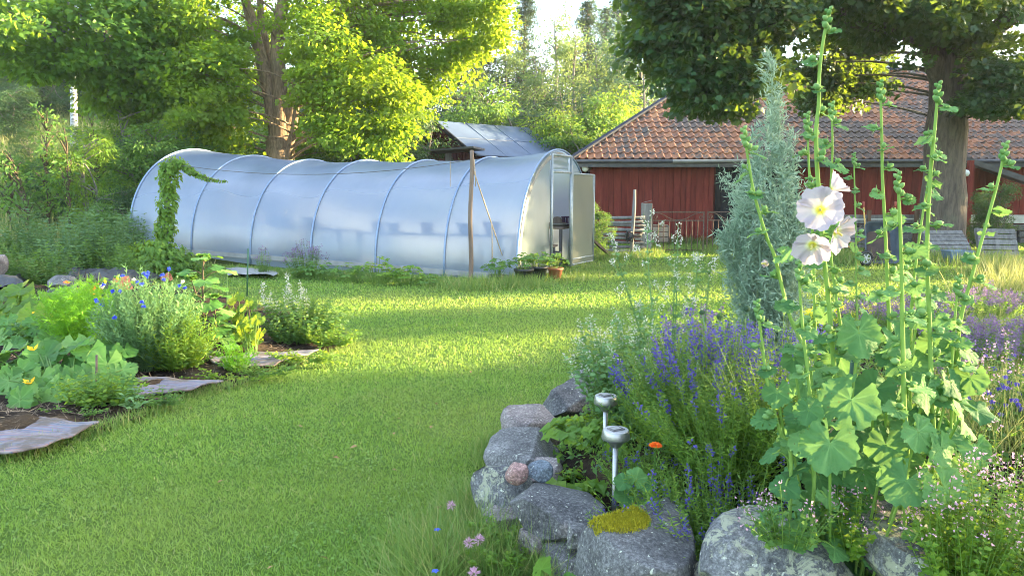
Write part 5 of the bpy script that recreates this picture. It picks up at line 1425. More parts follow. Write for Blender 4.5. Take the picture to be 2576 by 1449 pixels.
# ------------------------------------------------------------------ hollyhocks
PALMS = [T_palm(5, .20, 34, .30, .10, .035, 1), T_palm(5, .13, 34, .35, .12, .04, 2), T_palm(7, .10, 36, .30, .09, .03, 4)]
TRI = T_palm(3, .28, 26, .45, .10, .05, 3)
BUD = T_ball(7, 4, .25)
def hleaf(lm, sm, q, size, ax, nr, root=None, r=.0035):
    lm.scatter(PALMS[R.integers(3)], q, ax, nr, size)
    if root is not None:
        m_ = (q + root) / 2 + np.array([0, 0, .02]); sm.tube(curve([root, m_, q], 6), r, 5, t=R.random(), cap=False)
def hollyhock(label, pts, y, buds_to=.55, r=.008, leafsize=.135, flowers=(), nb=1.0, group='pale hollyhock stems'):
    P_ = [at(u, v, y + dy) for u, v, dy in [(a[0], a[1], a[2] if len(a) > 2 else 0) for a in pts]]
    g0 = P_[-1].copy(); g0[2] = bedz(g0[0], g0[1])
    if P_[-1][2] > g0[2] + .04: P_.append(g0)
    p = curve(P_[::-1], 40)
    t_ = thing('hollyhock', label, 'plant', p[0], group)
    sm, lm, bm_ = MB(), MB(), MB(); BL = []
    sm.tube(p, np.linspace(r, r * .5, 40), 8, t=.6)
    L = np.concatenate([[0], np.cumsum(np.linalg.norm(np.diff(p, axis=0), axis=1))]); tot = L[-1]
    def pt(s): return np.array([np.interp(s, L, p[:, k]) for k in range(3)])
    s = tot; k = 0; BL.append(bm_)
    # top bud cluster
    for j in range(9):
        q = pt(tot - .008 * j); a = j * 2.4
        bm_.scatter(BUD, q, np.array([math.cos(a) * .9, math.sin(a) * .9, .8]), R.normal(size=3), .013 + .0010 * j)
    s = tot - .075
    while s > tot * (1 - buds_to):
        q = pt(s); a = k * 2.4 + R.normal() * .3; d = np.array([math.cos(a), math.sin(a) * .6 - .25, .35])
        bs_ = .017 + .008 * min(1, (tot - s) / (tot * .5))
        nbd = 2 if R.random() < .45 else 1
        for j in range(nbd):
            dj = unit(d + R.normal(0, .25, 3)); b_ = q + dj * .018
            bm_ = MB(); BL.append(bm_); bm_.scatter(BUD, b_, dj, R.normal(size=3), bs_ * (.85 + .3 * R.random()))
            sm.tube([q, b_ + dj * .004], .0022, 4)
            n5 = 4; aa = np.arange(n5) * 1.57; e1 = unit(np.cross(dj, [0, 0, 1.])); e2 = np.cross(dj, e1)
            bm_.scatter(LANCE, np.tile(b_, (n5, 1)), dj * .8 + np.cos(aa)[:, None] * e1 + np.sin(aa)[:, None] * e2, np.tile(dj, (n5, 1)), bs_ * 1.25, wid=bs_ * 2.0)
        dl_ = d * [1.2, 1.2, 0] + [0, 0, -.05 + R.normal() * .2]; ls = (.045 + .05 * (tot - s) / (tot * buds_to)) * (.8 + .4 * R.random())
        lq = q + unit(dl_) * (.015 + ls * .25)
        lm.scatter(TRI, lq, unit(dl_) + [0, 0, -.15], UP + R.normal(0, .3, 3) + [0, -.35, 0], ls)
        sm.tube([q, lq], .0018, 4)
        s -= (.060 + .036 * R.random()) * (1.25 - .3 * nb); k += 1
    while s > .05:
        q = pt(s); a = k * 2.4 + R.normal() * .4; d = np.array([math.cos(a), math.sin(a) * .7 - .2, .15])
        f = 1 - s / tot; ls = leafsize * (.5 + .55 * f) * (.8 + .4 * R.random())
        lq = q + unit(d) * ls * (.45 + .35 * R.random())
        hleaf(lm, sm, lq, ls, unit(d * [1, 1, 0]) + [0, 0, -.45 + R.normal() * .15], UP * .75 + unit(d) * .4 + [0, -.35, 0] + R.normal(0, .18, 3), q)
        if R.random() < .35: bm_ = MB(); BL.append(bm_); bm_.scatter(BUD, q + unit(d) * .015, d, R.normal(size=3), .020)
        s -= .048 + .024 * R.random(); k += 1
    sm.build('stem', M['holly_stem'], t_, smooth=True); lm.build('foliage', M['hollyhock'], t_, smooth=True); [x_.build('bud_cluster' if j_ == 0 else 'bud', M['holly_bud'], t_, smooth=True) for j_, x_ in enumerate(BL)]
    for f in flowers: flower(t_, *f)
    return t_
mp_, nt, b, out = newmat('hollyhock_petal')
c_ = ramp(nt, tint(nt), [(0, (.55, .45, .03)), (.16, (.62, .60, .10)), (.27, (.66, .66, .42)), (.42, (.52, .47, .485)), (1, (.49, .43, .495))])
v_ = noise_tex(nt, 60, 3)
nt.links.new(c_, b.inputs['Base Color']); b.inputs['Roughness'].default_value = .6; b.inputs['Specular IOR Level'].default_value = .2
nt.links.new(bump(nt, v_, .25, .004), b.inputs['Normal'])
tr_ = nt.nodes.new('ShaderNodeBsdfTranslucent'); nt.links.new(c_, tr_.inputs['Color'])
ms = nt.nodes.new('ShaderNodeMixShader'); ms.inputs[0].default_value = .45
nt.links.new(b.outputs[0], ms.inputs[1]); nt.links.new(tr_.outputs[0], ms.inputs[2]); nt.links.new(ms.outputs[0], out.inputs['Surface'])
M['petal'] = mp_
def flower(par, u, v, y, s_, facing, seed, funnel=.45, open_=1.0):
    q = at(u, v, y); n = unit(np.array(facing, float)); e1 = unit(np.cross(n, [0.1, 0, 1.])); e2 = np.cross(n, e1)
    r_ = np.random.default_rng(seed); Rr = pm(s_, y); g = MB()
    for k in range(5):
        a0 = k * 1.2566 + r_.normal() * .08 + .3; NR, NA = 10, 17
        Pg = np.zeros((NR, NA, 3)); Tg = np.zeros((NR, NA)); ph = r_.random() * 6
        for i in range(NR):
            f = .015 + .985 * i / (NR - 1)
            for j in range(NA):
                w = -1 + 2 * j / (NA - 1)
                a = a0 + w * .86 * min(1, .84 + f * .4)
                rr_ = f * Rr * (1 - .20 * abs(w) ** 3 * f) * (1 + (.05 * math.sin(7 * w + ph) + .03 * math.sin(17 * w + 2 * ph)) * f * f)
                z = Rr * (funnel * (f ** 1.2) - .10 * f * f * (1 + w * .8) + .045 * f ** 3 * math.sin(6 * w + ph) + .045 * f ** 3 * math.sin(13 * w + 2 * ph)) + .006 * w * f
                Pg[i, j] = q + e1 * rr_ * math.cos(a) * open_ + e2 * rr_ * math.sin(a) * open_ + n * (z - Rr * funnel * .5); Tg[i, j] = f
        g.grid(Pg, Tg)
    o = g.build('flower', M['petal'], par, smooth=True)
    g = MB(); g.scatter(T_ball(7, 4), np.array([q + n * (k * .004 - Rr * funnel * .45) for k in range(6)]), np.tile(n, (6, 1)) + r_.normal(0, .3, (6, 3)), r_.normal(size=(6, 3)), .008)
    g.build('stamen', M['stamen'], o, smooth=True)
YH = 2.4
M['stamen'] = petal('stamen_pale', (.62, .58, .22))
hollyhock('hollyhock leaning left in front of the wormwood', [(1870, 325), (1885, 420), (1900, 500), (1930, 600), (1950, 650), (1985, 790), (2030, 900), (2055, 1070), (2075, 1200)], YH, .52,
          flowers=[(1928, 664, 2.38, 15, (-1, -.3, .15), 9, .9, .7)])
hollyhock('tallest hollyhock, carrying three open pale lilac flowers', [(2086, 25), (2070, 110), (2061, 190), (2060, 260), (2053, 330), (2056, 430), (2072, 640), (2085, 760), (2100, 950), (2112, 1100), (2115, 1230)], YH, .62, .010,
          flowers=[(2064, 526, 2.26, 57, (-.38, -.85, .22), 1, .55), (2112, 588, 2.27, 51, (.55, -.7, -.30), 2, .6), (2042, 622, 2.22, 49, (-.38, -.7, -.50), 3, .6), (2106, 466, 2.30, 42, (.75, -.3, .7), 4, .9, .8)])
hollyhock('short hollyhock close behind the tallest one, left side', [(2030, 288), (2034, 400), (2040, 520), (2046, 640), (2052, 900), (2060, 1180)], YH + .18, .60, .007)
hollyhock('hollyhock close behind the tallest one, right side', [(2092, 262), (2094, 380), (2088, 520), (2092, 660), (2115, 820), (2140, 1000), (2150, 1180)], YH + .28, .55, .007)
hollyhock('slender dark stemmed hollyhock farther back', [(2148, 388), (2150, 480), (2153, 600), (2155, 760), (2158, 860)], 4.2, .7, .007, .09)
hollyhock('tall hollyhock between the flowers and the maple trunk', [(2214, 208), (2218, 330), (2220, 450), (2226, 560), (2232, 700), (2240, 900), (2246, 1150)], YH + .12, .58)
hollyhock('middle hollyhock with bulging buds at wheelbarrow height', [(2258, 440), (2264, 560), (2268, 680), (2270, 800), (2274, 1000), (2280, 1200)], YH - .12, .45, .009)
hollyhock('tall hollyhock crossing the maple trunk', [(2361, 212), (2352, 320), (2342, 430), (2335, 540), (2332, 650), (2338, 800), (2344, 1000), (2348, 1200)], YH + .02, .60, .009)
hollyhock('hollyhock leaning right behind the one on the maple trunk', [(2348, 330), (2336, 450), (2318, 560), (2302, 680), (2292, 800), (2290, 1000), (2296, 1150)], YH + .3, .50, .007)
hollyhock('hollyhock leaning far right over the dry grass', [(2531, 362), (2512, 450), (2482, 560), (2446, 690), (2416, 810), (2402, 960), (2396, 1150)], YH + .1, .55, .008)
hollyhock('low hollyhock at the left with a bud tuft over the hyssop', [(1903, 760), (1916, 850), (1930, 960), (1960, 1080), (1990, 1180)], YH - .08, .40, .007, .11)
hollyhock('short hollyhock right of the leaning left one', [(2010, 660), (2012, 730), (2020, 830), (2034, 960), (2050, 1150)], YH - .1, .40, .007, .12)
hollyhock('short hollyhock low at the right with paired leaves', [(2412, 698), (2404, 780), (2396, 900), (2390, 1120)], YH + .05, .25, .006, .14)
# basal leaves belong to one big crown
bc = at(2180, 1230, 2.5); bc[2] = bedz(bc[0], bc[1])
t_ = thing('hollyhock', 'wide crown of large hollyhock leaves at the foot of the stems', 'plant', bc)
lm, sm = MB(), MB()
for u, v, s_, y in [(2140, 1005, 185, 2.2), (2088, 1115, 180, 2.1), (2035, 1030, 95, 2.2), (2310, 1085, 125, 2.15), (2228, 1118, 130, 2.2), (2280, 1208, 165, 2.1), (2375, 1225, 150, 2.05), (2368, 1125, 130, 2.15), (2415, 1050, 140, 2.2), (2455, 1130, 110, 2.15), (2200, 980, 150, 2.4),
                   (2330, 985, 130, 2.35), (2392, 960, 110, 2.4), (1955, 985, 95, 2.3), (1995, 900, 90, 2.4), (2160, 835, 150, 2.35), (2255, 850, 130, 2.4), (2310, 790, 95, 2.5), (2190, 1095, 130, 2.4), (2170, 1180, 140, 2.3), (2215, 1170, 120, 2.35), (2020, 960, 100, 2.5), (2110, 900, 110, 2.55), (2090, 980, 120, 2.5), (2250, 1010, 130, 2.5), (2290, 920, 120, 2.5), (2060, 1200, 110, 2.35),
                   (2350, 860, 100, 2.5), (2440, 950, 110, 2.45), (2400, 880, 90, 2.5), (1990, 1110, 90, 2.35), (2120, 1060, 120, 2.6), (2180, 1020, 130, 2.6), (2350, 1040, 120, 2.5), (2420, 1180, 100, 2.3), (2330, 1170, 120, 2.35), (2140, 1130, 120, 2.5)]:
    q = at(u, v, y); rt_ = bc + np.array([(q[0] - bc[0]) * .35, R.normal() * .05, .02])
    dx = (q[0] - bc[0]) * .9
    hleaf(lm, sm, q, pm(s_, y) * .80, np.array([dx + R.normal() * .45, -.35, -.9]), np.array([dx * .7 + R.normal() * .38, -.62, .66 + R.normal() * .3]), rt_, .0045)
sm.build('stem', M['holly_stem'], t_); lm.build('foliage', M['hollyhock'], t_, smooth=True)
g = MB(); a, b_ = at(2152, 855, 2.45), at(2142, 960, 2.45); b2 = b_ + (b_ - a) * 2.2; g.tube([a, b_, b2], .010, 8)
tag(g.build('plant_stake', flat('green_stake', (.02, .09, .05), (.015, .06, .035), 20, .5), base=b2, smooth=True), 'dark green stake among the hollyhock stems', 'stake')
g = MB(); q = at(2098, 1062, 2.36)
for k in range(5): g.tube(curve([q + [0, 0, .05], q + np.array([R.normal() * .02, -.01, .02]), q + np.array([-.02 + R.normal() * .015, -.01, -.03]), q + np.array([-.04 * (k % 2), 0, -.05])], 8), .0016, 4)
g.tube([q + .028 * np.array([math.cos(a), .6 * math.sin(a), .1]) for a in np.linspace(0, 6.3, 16)], .0022, 5)
tag(g.build('twine', M['rope'], base=q), 'straw coloured twine tied round the hollyhock stems', 'twine')
SHADE_S = [-11.5, -9.9, -8.4, -6.9, -5.4, -4.0, -2.6, -1.2, .2, 1.6, 3.0, 4.4, 5.8, 8.8, 12.35, 14.7, 16.3]  # added shade trees, spaced so gaps throw sun strips on the lawn
# ------------------------------------------------------------------ vegetable bed
def lz(u, v, dz=0.0):
    q = onz(u, v, .05); q[2] = .05 + float(gz(q[0], q[1])) + dz; return q
def bigleaf_plant(name, label, c, leaves, mat, tpls, cat='plant', group=None, stem_r=.006, flowers=()):
    t_ = thing(name, label, cat, c, group); sm, lm = MB(), MB()
    for q, s_, ax, nr in leaves:
        lm.scatter(tpls[R.integers(len(tpls))], q, ax, nr, s_)
        b0_ = np.asarray(c) + (q - c) * [.45, .45, 0] + [0, 0, .01]
        sm.tube(curve([b0_, (b0_ + q) / 2 + [0, 0, .04], q], 7), stem_r, 5, t=R.random(), cap=False)
    sm.build('stem', M['stem_green'], t_); lm.build('foliage', mat, t_, smooth=True)
    if flowers:
        g = MB()
        for q in flowers:
            a = np.arange(5) * 1.257
            g.scatter(T_oval(.6, .2, .1), np.tile(q, (5, 1)), np.stack([np.cos(a), np.sin(a) - .6, .5 + 0 * a], -1), np.tile([0, -.6, 1.], (5, 1)), .06)
        g.build('blossom', M['yellow_flower'], t_)
    return t_
SQ = [T_palm(5, .07, 36, .28, .14, .03, 11), T_palm(5, .10, 36, .25, .10, .04, 12)]
def squash(label, c, box, n, size, mat, y0, y1, flowers=(), group='squash plants'):
    u0, v0, u1, v1 = box; L = []
    for k in range(n):
        f = (k + .5) / n; v = v0 + (v1 - v0) * f ** .8; w = .75 + .25 * math.sin(math.pi * min(1, f + .2))
        u = (u0 + u1) / 2 + (u1 - u0) / 2 * w * (2 * R.random() - 1); y = y1 + (y0 - y1) * f + R.normal() * .08
        q = at(u, v, y); q[2] = max(q[2], .10)
        dx = (u - (u0 + u1) / 2) / (u1 - u0)
        L.append((q, pm(size, y) * (.7 + .5 * R.random()), np.array([dx + R.normal() * .5, -.7, -.25 - .5 * f]), np.array([dx * .8 + R.normal() * .2, -.15 - .75 * f + R.normal() * .2, .9 - .35 * f])))
    return bigleaf_plant('squash_plant', label, c, L, mat, SQ, group=group, flowers=flowers)
squash('large squash plant with yellow flowers in front of the cornflowers', lz(150, 1015), (-20, 862, 335, 1010), 78, 88, M['squash'], 5.3, 6.1, [at(85, 882, 5.75), at(76, 966, 5.35)])
squash('squash plant outside the left picture edge', lz(-200, 1030), (-330, 870, -40, 1020), 22, 100, M['squash'], 5.3, 6.0)
squash('yellow green sunlit squash at the left edge', lz(10, 850), (-60, 722, 110, 850), 26, 82, M['leaf_lime'], 7.5, 8.6)
squash('single rhubarb like leaf clump behind the dill', lz(175, 800), (120, 728, 220, 780), 7, 76, M['squash'], 8.8, 9.4, group=None)
squash('dark leafed bean clump behind the large squash', lz(60, 880), (0, 800, 150, 890), 26, 60, M['squash'], 6.8, 7.5, group=None)
# dill
def dill(label, c, w, d, h, n, size, group='feathery dill plants'):
    t_ = thing('dill_plant', label, 'plant', c, group); sm, lm = MB(), MB()
    for p in fan(c, w, d, n, h, .3, .2):
        sm.tube(p, np.linspace(.004, .0015, len(p)), 4, t=R.random(), cap=False)
        P, T, q = nodes(p, .15, 1.0, .045)
        for i in range(len(P)):
            m_ = 26; a = R.random() * 6.28; dr_ = unit(np.array([math.cos(a), math.sin(a), .5])); L = size * (.7 + .6 * R.random())
            k = R.random((m_, 1)); pp = P[i] + dr_ * L * k
            lm.scatter(BLADE, pp, unit(R.normal(size=(m_, 3)) + dr_ * .8), R.normal(size=(m_, 3)), L * .38, wid=.0045)
    sm.build('stem', M['dill'], t_); lm.build('foliage', M['dill'], t_)
dill('big bright feathery dill beside the cornflowers', lz(215, 880), .36, .30, .62, 60, .14)
dill('bright dill behind, reaching up to the orange flowers', lz(255, 830), .22, .2, .58, 26, .13)
dill('small grey green dill by the middle rug', lz(598, 935), .14, .12, .22, 30, .07)
# cornflowers
c = lz(380, 925)
t0_ = herb('cornflower_plant', 'wide cornflower patch with blue and white flowers', 'plant', fan(c, .40, .34, 330, .76, .25, .16),
     (LANCE, .075, .034, M['leaf_mint'], .04, .97, 1.1, .35), None, (M['leaf_mint'], .0025))
tips = fan(c, .40, .34, 46, .84, .3, .10)
g = MB(); g2 = MB(); sm = MB()
for k, p in enumerate(tips):
    sm.tube(p, .0018, 4, cap=False)
    if k < 26:
        n = 16; a = np.arange(n) * .3927
        (g2 if k % 7 == 6 else g).scatter(RND, np.tile(p[-1], (n, 1)), unit(R.normal(size=(n, 3))) * [1, 1, .8] + [0, -.2, .5], R.normal(size=(n, 3)), .024)
    else: sm.scatter(BUD, p[-1], UP, [1., 0, 0], .022)
sm.build('flowering_stem', M['leaf_mint'], t0_); g.build('blue_blossom', M['cornflower'], t0_); g2.build('white_blossom', M['white_flower'], t0_)
c = lz(450, 930)
herb('cornflower_plant', 'yellowing lower cornflower stalks leaning over the soil', 'plant', fan(c, .26, .2, 110, .42, .5, .3, .3, (.15, -.1)),
     (LANCE, .07, .03, M['leaf_lime'], .05, 1, .9, .3), None, (M['leaf_lime'], .0025), group='cornflowers')
# orange nasturtium and dry leaves behind
for u, v, y, lb in [(240, 730, 9.6, 'orange flower clump behind the dill'), (135, 800, 8.0, 'orange yellow leaves glowing in the sun by the dill')]:
    q = at(u, v, y); bs = q * [1, 1, 0] + [0, 0, .05]
    t_ = thing('nasturtium_plant', lb, 'plant', bs, 'orange nasturtiums')
    g = MB(); n = 26; g.scatter(RND, q + R.normal(0, [.18, .1, .05], (n, 3)), R.normal(size=(n, 3)), UP + R.normal(0, .4, (n, 3)), .08); g.build('blossom', M['orange_flower'] if u > 200 else M['yellow_flower'], t_)
    g = MB(); n = 60; g.scatter(RND, q + R.normal(0, [.22, .12, .1], (n, 3)) - [0, 0, .1], R.normal(size=(n, 3)), UP + R.normal(0, .4, (n, 3)), .09); g.build('foliage', M['leaf_lime'], t_)
    g = MB()
    for k in range(8): g.tube([bs + R.normal(0, .05, 3) * [1, 1, 0], q + R.normal(0, .1, 3)], .004, 4)
    g.build('stem', M['stem_green'], t_)
# sunflowers
HEART = [T_palm(1, .10, 28, .42, .08, .03, 21), T_palm(1, .14, 28, .38, .06, .03, 22)]
def sunflower(label, pts, y, nl, size, r=.011):
    p = curve([at(u, v, y) for u, v in pts][::-1], 24); p[0, 2] = .05
    t_ = thing('sunflower', label, 'plant', p[0], 'young sunflowers'); sm, lm = MB(), MB()
    sm.tube(p, np.linspace(r, r * .6, 24), 8, t=0)
    P, T, q = nodes(p, .25, 1.0, np.linalg.norm(p[-1] - p[0]) * .75 / nl)
    for i in range(len(P)):
        a = i * 2.4 + R.normal() * .3; d = np.array([math.cos(a), math.sin(a) * .8 - .15, .35]); s_ = size * (1.0 - .25 * q[i]) * (.8 + .4 * R.random())
        e = P[i] + unit(d) * s_ * .75
        sm.tube(curve([P[i], (P[i] + e) / 2 + [0, 0, .02], e], 6), .004, 5, t=0, cap=False)
        lm.scatter(HEART[i % 2], e + unit(d * [1, 1, 0]) * s_ * .2, unit(d * [1, 1, 0]) + [0, 0, -.35 + .3 * q[i]], UP + unit(d) * .3 + [0, -.2, 0], s_)
    n = 7; a = np.arange(n) * .9; lm.scatter(HEART[0], np.tile(p[-1], (n, 1)), np.stack([np.cos(a), np.sin(a), .6 + 0 * a], -1), np.tile(UP, (n, 1)) + R.normal(0, .2, (n, 3)), size * .5)
    sm.build('stem', M['stem_brown'], t_, smooth=True); lm.build('foliage', M['squash'], t_, smooth=True)
sunflower('tallest sunflower without a bloom, near the tunnel', [(512, 648), (510, 720), (512, 800), (520, 905)], 6.95, 16, .24)
sunflower('sunflower close behind the tallest one', [(480, 700), (500, 760), (520, 830), (545, 905)], 7.2, 13, .22)
sunflower('thin sunflower with stake right of the tallest', [(540, 745), (542, 800), (548, 860), (552, 915)], 6.9, 8, .17, .007)
# climbing beans on stakes
BEAN = [T_palm(1, .04, 24, .40, .06, .01, 31)]
for u0, v0, u1, v1, y, n, lb in [(560, 735, 640, 850, 7.35, 30, 'climbing bean with lime heart leaves on a dark stake'), (600, 800, 670, 880, 7.1, 18, 'low bean plant beside the catnip soil')]:
    L = []
    for k in range(n):
        q = at(u0 + (u1 - u0) * R.random(), v0 + (v1 - v0) * R.random(), y + R.normal() * .12)
        L.append((q, .12 * (.7 + .5 * R.random()), np.array([R.normal() * .5, -.5, -.7]), np.array([R.normal() * .4, -.6, .7])))
    bigleaf_plant('bean_plant', lb, lz((u0 + u1) / 2, v1 + 25), L, M['leaf_lime'], BEAN, group='bean plants', stem_r=.003)
def stake(name, label, u, v0, v1, y, r, mat, cat='stake'):
    g = MB(); a, b_ = at(u, v0, y), at(u - 3, v1, y); b_[2] = min(b_[2], .03); g.tube([a, (a + b_) / 2, b_], r, 7)
    tag(g.build(name, mat, base=b_, smooth=True), label, cat)
stake('plant_stake', 'long thin green stake standing in front of the tunnel', 624, 626, 735, 11.2, .012, flat('green_cane', (.03, .12, .06), (.02, .08, .04), 20, .6))
stake('plant_stake', 'rusty iron rod among the big squash leaves', 243, 893, 975, 5.5, .008, M['iron'])
stake('plant_stake', 'dark stake the climbing bean grows on', 627, 770, 880, 7.3, .009, M['stem_brown'])
stake('plant_stake', 'thin green cane beside the bean leaves', 572, 690, 880, 7.6, .006, M['stem_green'])
# left catnip
c = lz(755, 858)
herb('catnip_plant', 'catnip with cream flower spires at the lawn corner of the vegetable bed', 'plant', fan(c, .42, .30, 120, .48, .35, .22),
     (WIDE, .055, .036, M['leaf_mid'], .05, .98, .35, .3), None, (M['stem_green'], .003), group='catnip plants')
sp = [curve([c + np.array([R.normal() * .06, R.normal() * .05, .1]), at(u + 8, v + 60, 7.9), at(u, v, 7.9)], 12) for u, v in [(662, 708), (680, 735), (722, 686), (716, 730), (735, 740), (754, 708), (765, 725), (772, 748), (700, 760), (748, 745), (728, 712), (690, 748)]]
t_ = herb('catnip_plant', 'cream white catnip spires rising over the vegetable bed corner', 'plant', sp, (WIDE, .04, .05, M['leaf_mid'], .1, .7, .35, .4), (FLO, .017, M['white_flower'], .62, 1.0, .03, 12, .028), (M['stem_green'], .003), base=c, group='catnip plants')
# low plants
def lowherb(label, u, v, rx, ry, n, h, mat, ls=.04, tpl=None, group='low leafy plants at the bed edge', name='leafy_herb'):
    return herb(name, label, 'plant', fan(lz(u, v), rx, ry, n, h, .4, .25), (tpl or OVAL, ls, ls * .62, M[mat], .05, 1, .4, .3), None, (M['stem_green'], .002), group=group)
lowherb('bright basil like herb at the foot of the large squash', 250, 1025, .26, .15, 70, .22, 'leaf_lime', .06)
lowherb('small herb at the right end of the large squash bed', 330, 1035, .12, .08, 14, .16, 'leaf_mint', .07)
lowherb('green herb patch under the left catnip', 830, 868, .30, .16, 60, .20, 'leaf_lime', .05)
lowherb('leafy weeds along the far rug', 775, 912, .30, .10, 40, .12, 'leaf_lime', .05)
lowherb('low leafy plants between sunflower and cornflowers', 490, 905, .26, .16, 44, .22, 'leaf_mint', .07)
lowherb('weeds at the lawn edge near the middle rug', 660, 945, .24, .1, 34, .11, 'leaf_mid', .045)
lowherb('weeds at the lawn edge of the striped rug', 400, 1022, .20, .1, 30, .10, 'leaf_mid', .04)
lowherb('seedlings on the dark soil before the cornflowers', 600, 955, .35, .08, 18, .07, 'leaf_lime', .04)
lowherb('seedlings on the soil in front of the large squash', 190, 1052, .20, .05, 26, .06, 'leaf_mid', .035)
lowherb('chard like leaves behind the large squash', 150, 868, .40, .2, 70, .30, 'leaf_mid', .10)
# rag rugs
m, nt, b, out = newmat('rag_rug')
tcn = nt.nodes.new('ShaderNodeAttribute'); tcn.attribute_name = 'tint'
st1 = nt.nodes.new('ShaderNodeTexNoise'); st1.noise_dimensions = '1D'; st1.inputs['Scale'].default_value = 1; st1.inputs['Detail'].default_value = 5
mm = nt.nodes.new('ShaderNodeMath'); mm.operation = 'MULTIPLY'; mm.inputs[1].default_value = 16; nt.links.new(tcn.outputs['Fac'], mm.inputs[0]); nt.links.new(mm.outputs[0], st1.inputs['W'])
c_ = ramp(nt, st1.outputs['Fac'], [(.28, (.05, .075, .12)), (.40, (.24, .22, .225)), (.50, (.10, .13, .20)), (.58, (.24, .14, .14)), (.66, (.27, .26, .26)), (.8, (.08, .065, .08))])
dn = noise_tex(nt, 5, 5, .65); c_ = mixc(nt, ramp(nt, dn, [(.48, (0, 0, 0)), (.62, (.85, .85, .85))]), c_, (.10, .08, .06))
nt.links.new(c_, b.inputs['Base Color']); b.inputs['Roughness'].default_value = .95
wv = noise_tex(nt, 160, 2); nt.links.new(bump(nt, wv, .5, .01), b.inputs['Normal']); M['rug'] = m
def rug(label, cor, seed):
    c = [lz(u, v)[:2] for u, v in cor]; n, k = 46, 26; P = np.zeros((n, k, 3)); T = np.zeros((n, k))
    for i in range(n):
        for j in range(k):
            a, b_ = i / (n - 1), j / (k - 1)
            q = (c[0] * (1 - a) + c[1] * a) * (1 - b_) + (c[3] * (1 - a) + c[2] * a) * b_
            e = .03 * noise.noise(Vector((q[0] * 5 + seed, q[1] * 5, seed)))
            P[i, j, :2] = q + e
            P[i, j, 2] = float(gz(q[0], q[1])) + .085 + .016 * noise.fractal(Vector((q[0] * 3.5, q[1] * 6, seed)), 1, 2, 3) + .005 * math.sin(q[1] * 21 + q[0] * 5); T[i, j] = b_ + .02 * math.sin(a * 9)
    g = MB(); g.grid(P, T); base = P[n // 2, k // 2] - [0, 0, .1]
    o = g.build('rag_rug', M['rug'], base=base, smooth=True)
    s_ = o.modifiers.new('thickness', 'SOLIDIFY'); s_.thickness = .012
    return tag(o, label, 'rug', 'rag rugs laid on the soil')
rug('pale striped rag rug nearest the camera at the left edge', [(-190, 1178), (120, 1143), (250, 1080), (-30, 1050)], 3)
rug('narrow bluish rag rug half covered with soil', [(318, 1008), (470, 996), (560, 968), (340, 962)], 5)
rug('grey striped rag rug by the sunflowers, farthest back', [(560, 935), (690, 926), (800, 888), (500, 893)], 8)
# mulch straw on the soil
g = MB(); n = 5200; uu = R.uniform(-150, 880, n); vv = R.uniform(830, 1150, n); pts = np.array([onz(u, v, .10) for u, v in zip(uu, vv)])
k = in_poly(pts[:, 0], pts[:, 1], LBED) & (edge_dist(pts[:, 0], pts[:, 1], LBED) > .08); pts = pts[k]; n = len(pts)
pts[:, 2] = lsoil(pts[:, 0], pts[:, 1], edge_dist(pts[:, 0], pts[:, 1], LBED)) + .006
a = R.random(n) * 6.28; g.scatter(BLADE, pts, np.stack([np.cos(a), np.sin(a), R.normal(0, .15, n)], -1), UP + R.normal(0, .3, (n, 3)), R.uniform(.03, .10, n), wid=.005)
tag(g.build('mulch_straw', flat('dry_straw', (.26, .20, .13), (.13, .09, .06), 30, .9), base=(-3, 6, 0)), 'dry straw mulch scattered on the dark soil', 'mulch', kind='stuff')
# weed fabric
def sheet(name, label, cor, mat, amp, seed, z0=.05, n=60, k=30, cat='sheet'):
    c = [onz(u, v, .05)[:2] for u, v in cor]; P = np.zeros((n, k, 3))
    for i in range(n):
        for j in range(k):
            a, b_ = i / (n - 1), j / (k - 1); q = (c[0] * (1 - a) + c[1] * a) * (1 - b_) + (c[3] * (1 - a) + c[2] * a) * b_
            P[i, j, :2] = q + .1 * noise.noise(Vector((q[0] * 2 + seed, q[1] * 2, 0)))
            P[i, j, 2] = float(gz(q[0], q[1])) + z0 + amp * (.8 + noise.fractal(Vector((q[0] * 1.3, q[1] * 1.3, seed)), .8, 2.2, 5)) * min(1, 6 * min(a, 1 - a, b_ + .15, 1 - b_ + .05))
    g = MB(); g.grid(P); b0_ = P[n // 2, k // 2]
    return tag(g.build(name, mat, base=b0_ * [1, 1, 0], smooth=True), label, cat)
sheet('weed_fabric', 'crumpled black fabric sheet behind the vegetable bed', [(70, 775), (330, 735), (410, 690), (170, 688)], M['tarp'], .17, 2)
sheet('weed_fabric', 'black fabric bundle lying at the left edge', [(-80, 745), (75, 740), (60, 690), (-90, 690)], M['tarp'], .18, 7)
sheet('plastic_sheet', 'grey plastic sheet lying at the far foot of the tunnel', [(570, 692), (700, 700), (690, 682), (575, 674)], M['pale_sheet'], .05, 4)
g = MB()
for k in range(240):
    q = onz(R.uniform(190, 260), R.uniform(705, 740), .2); a = R.random() * 6.28; g.scatter(BLADE, q + [0, 0, R.random() * .08], np.array([math.cos(a), math.sin(a), R.normal() * .3]), UP, R.uniform(.1, .3), wid=.012)
tag(g.build('dry_twigs', M['stem_brown'], base=onz(225, 725, .1)), 'heap of dry brown twigs on the black fabric', 'twig heap', kind='stuff')
q = onz(307, 728, .12); m_ = MB(); m_.lathe(q, [(.001, .2), (.105, .2), (.11, .19), (.135, .04), (.15, .04), (.15, 0)], 20); tag(m_.build('plant_pot', M['terracotta'], base=q, smooth=True), 'upturned terracotta pot behind the cornflowers', 'pot')
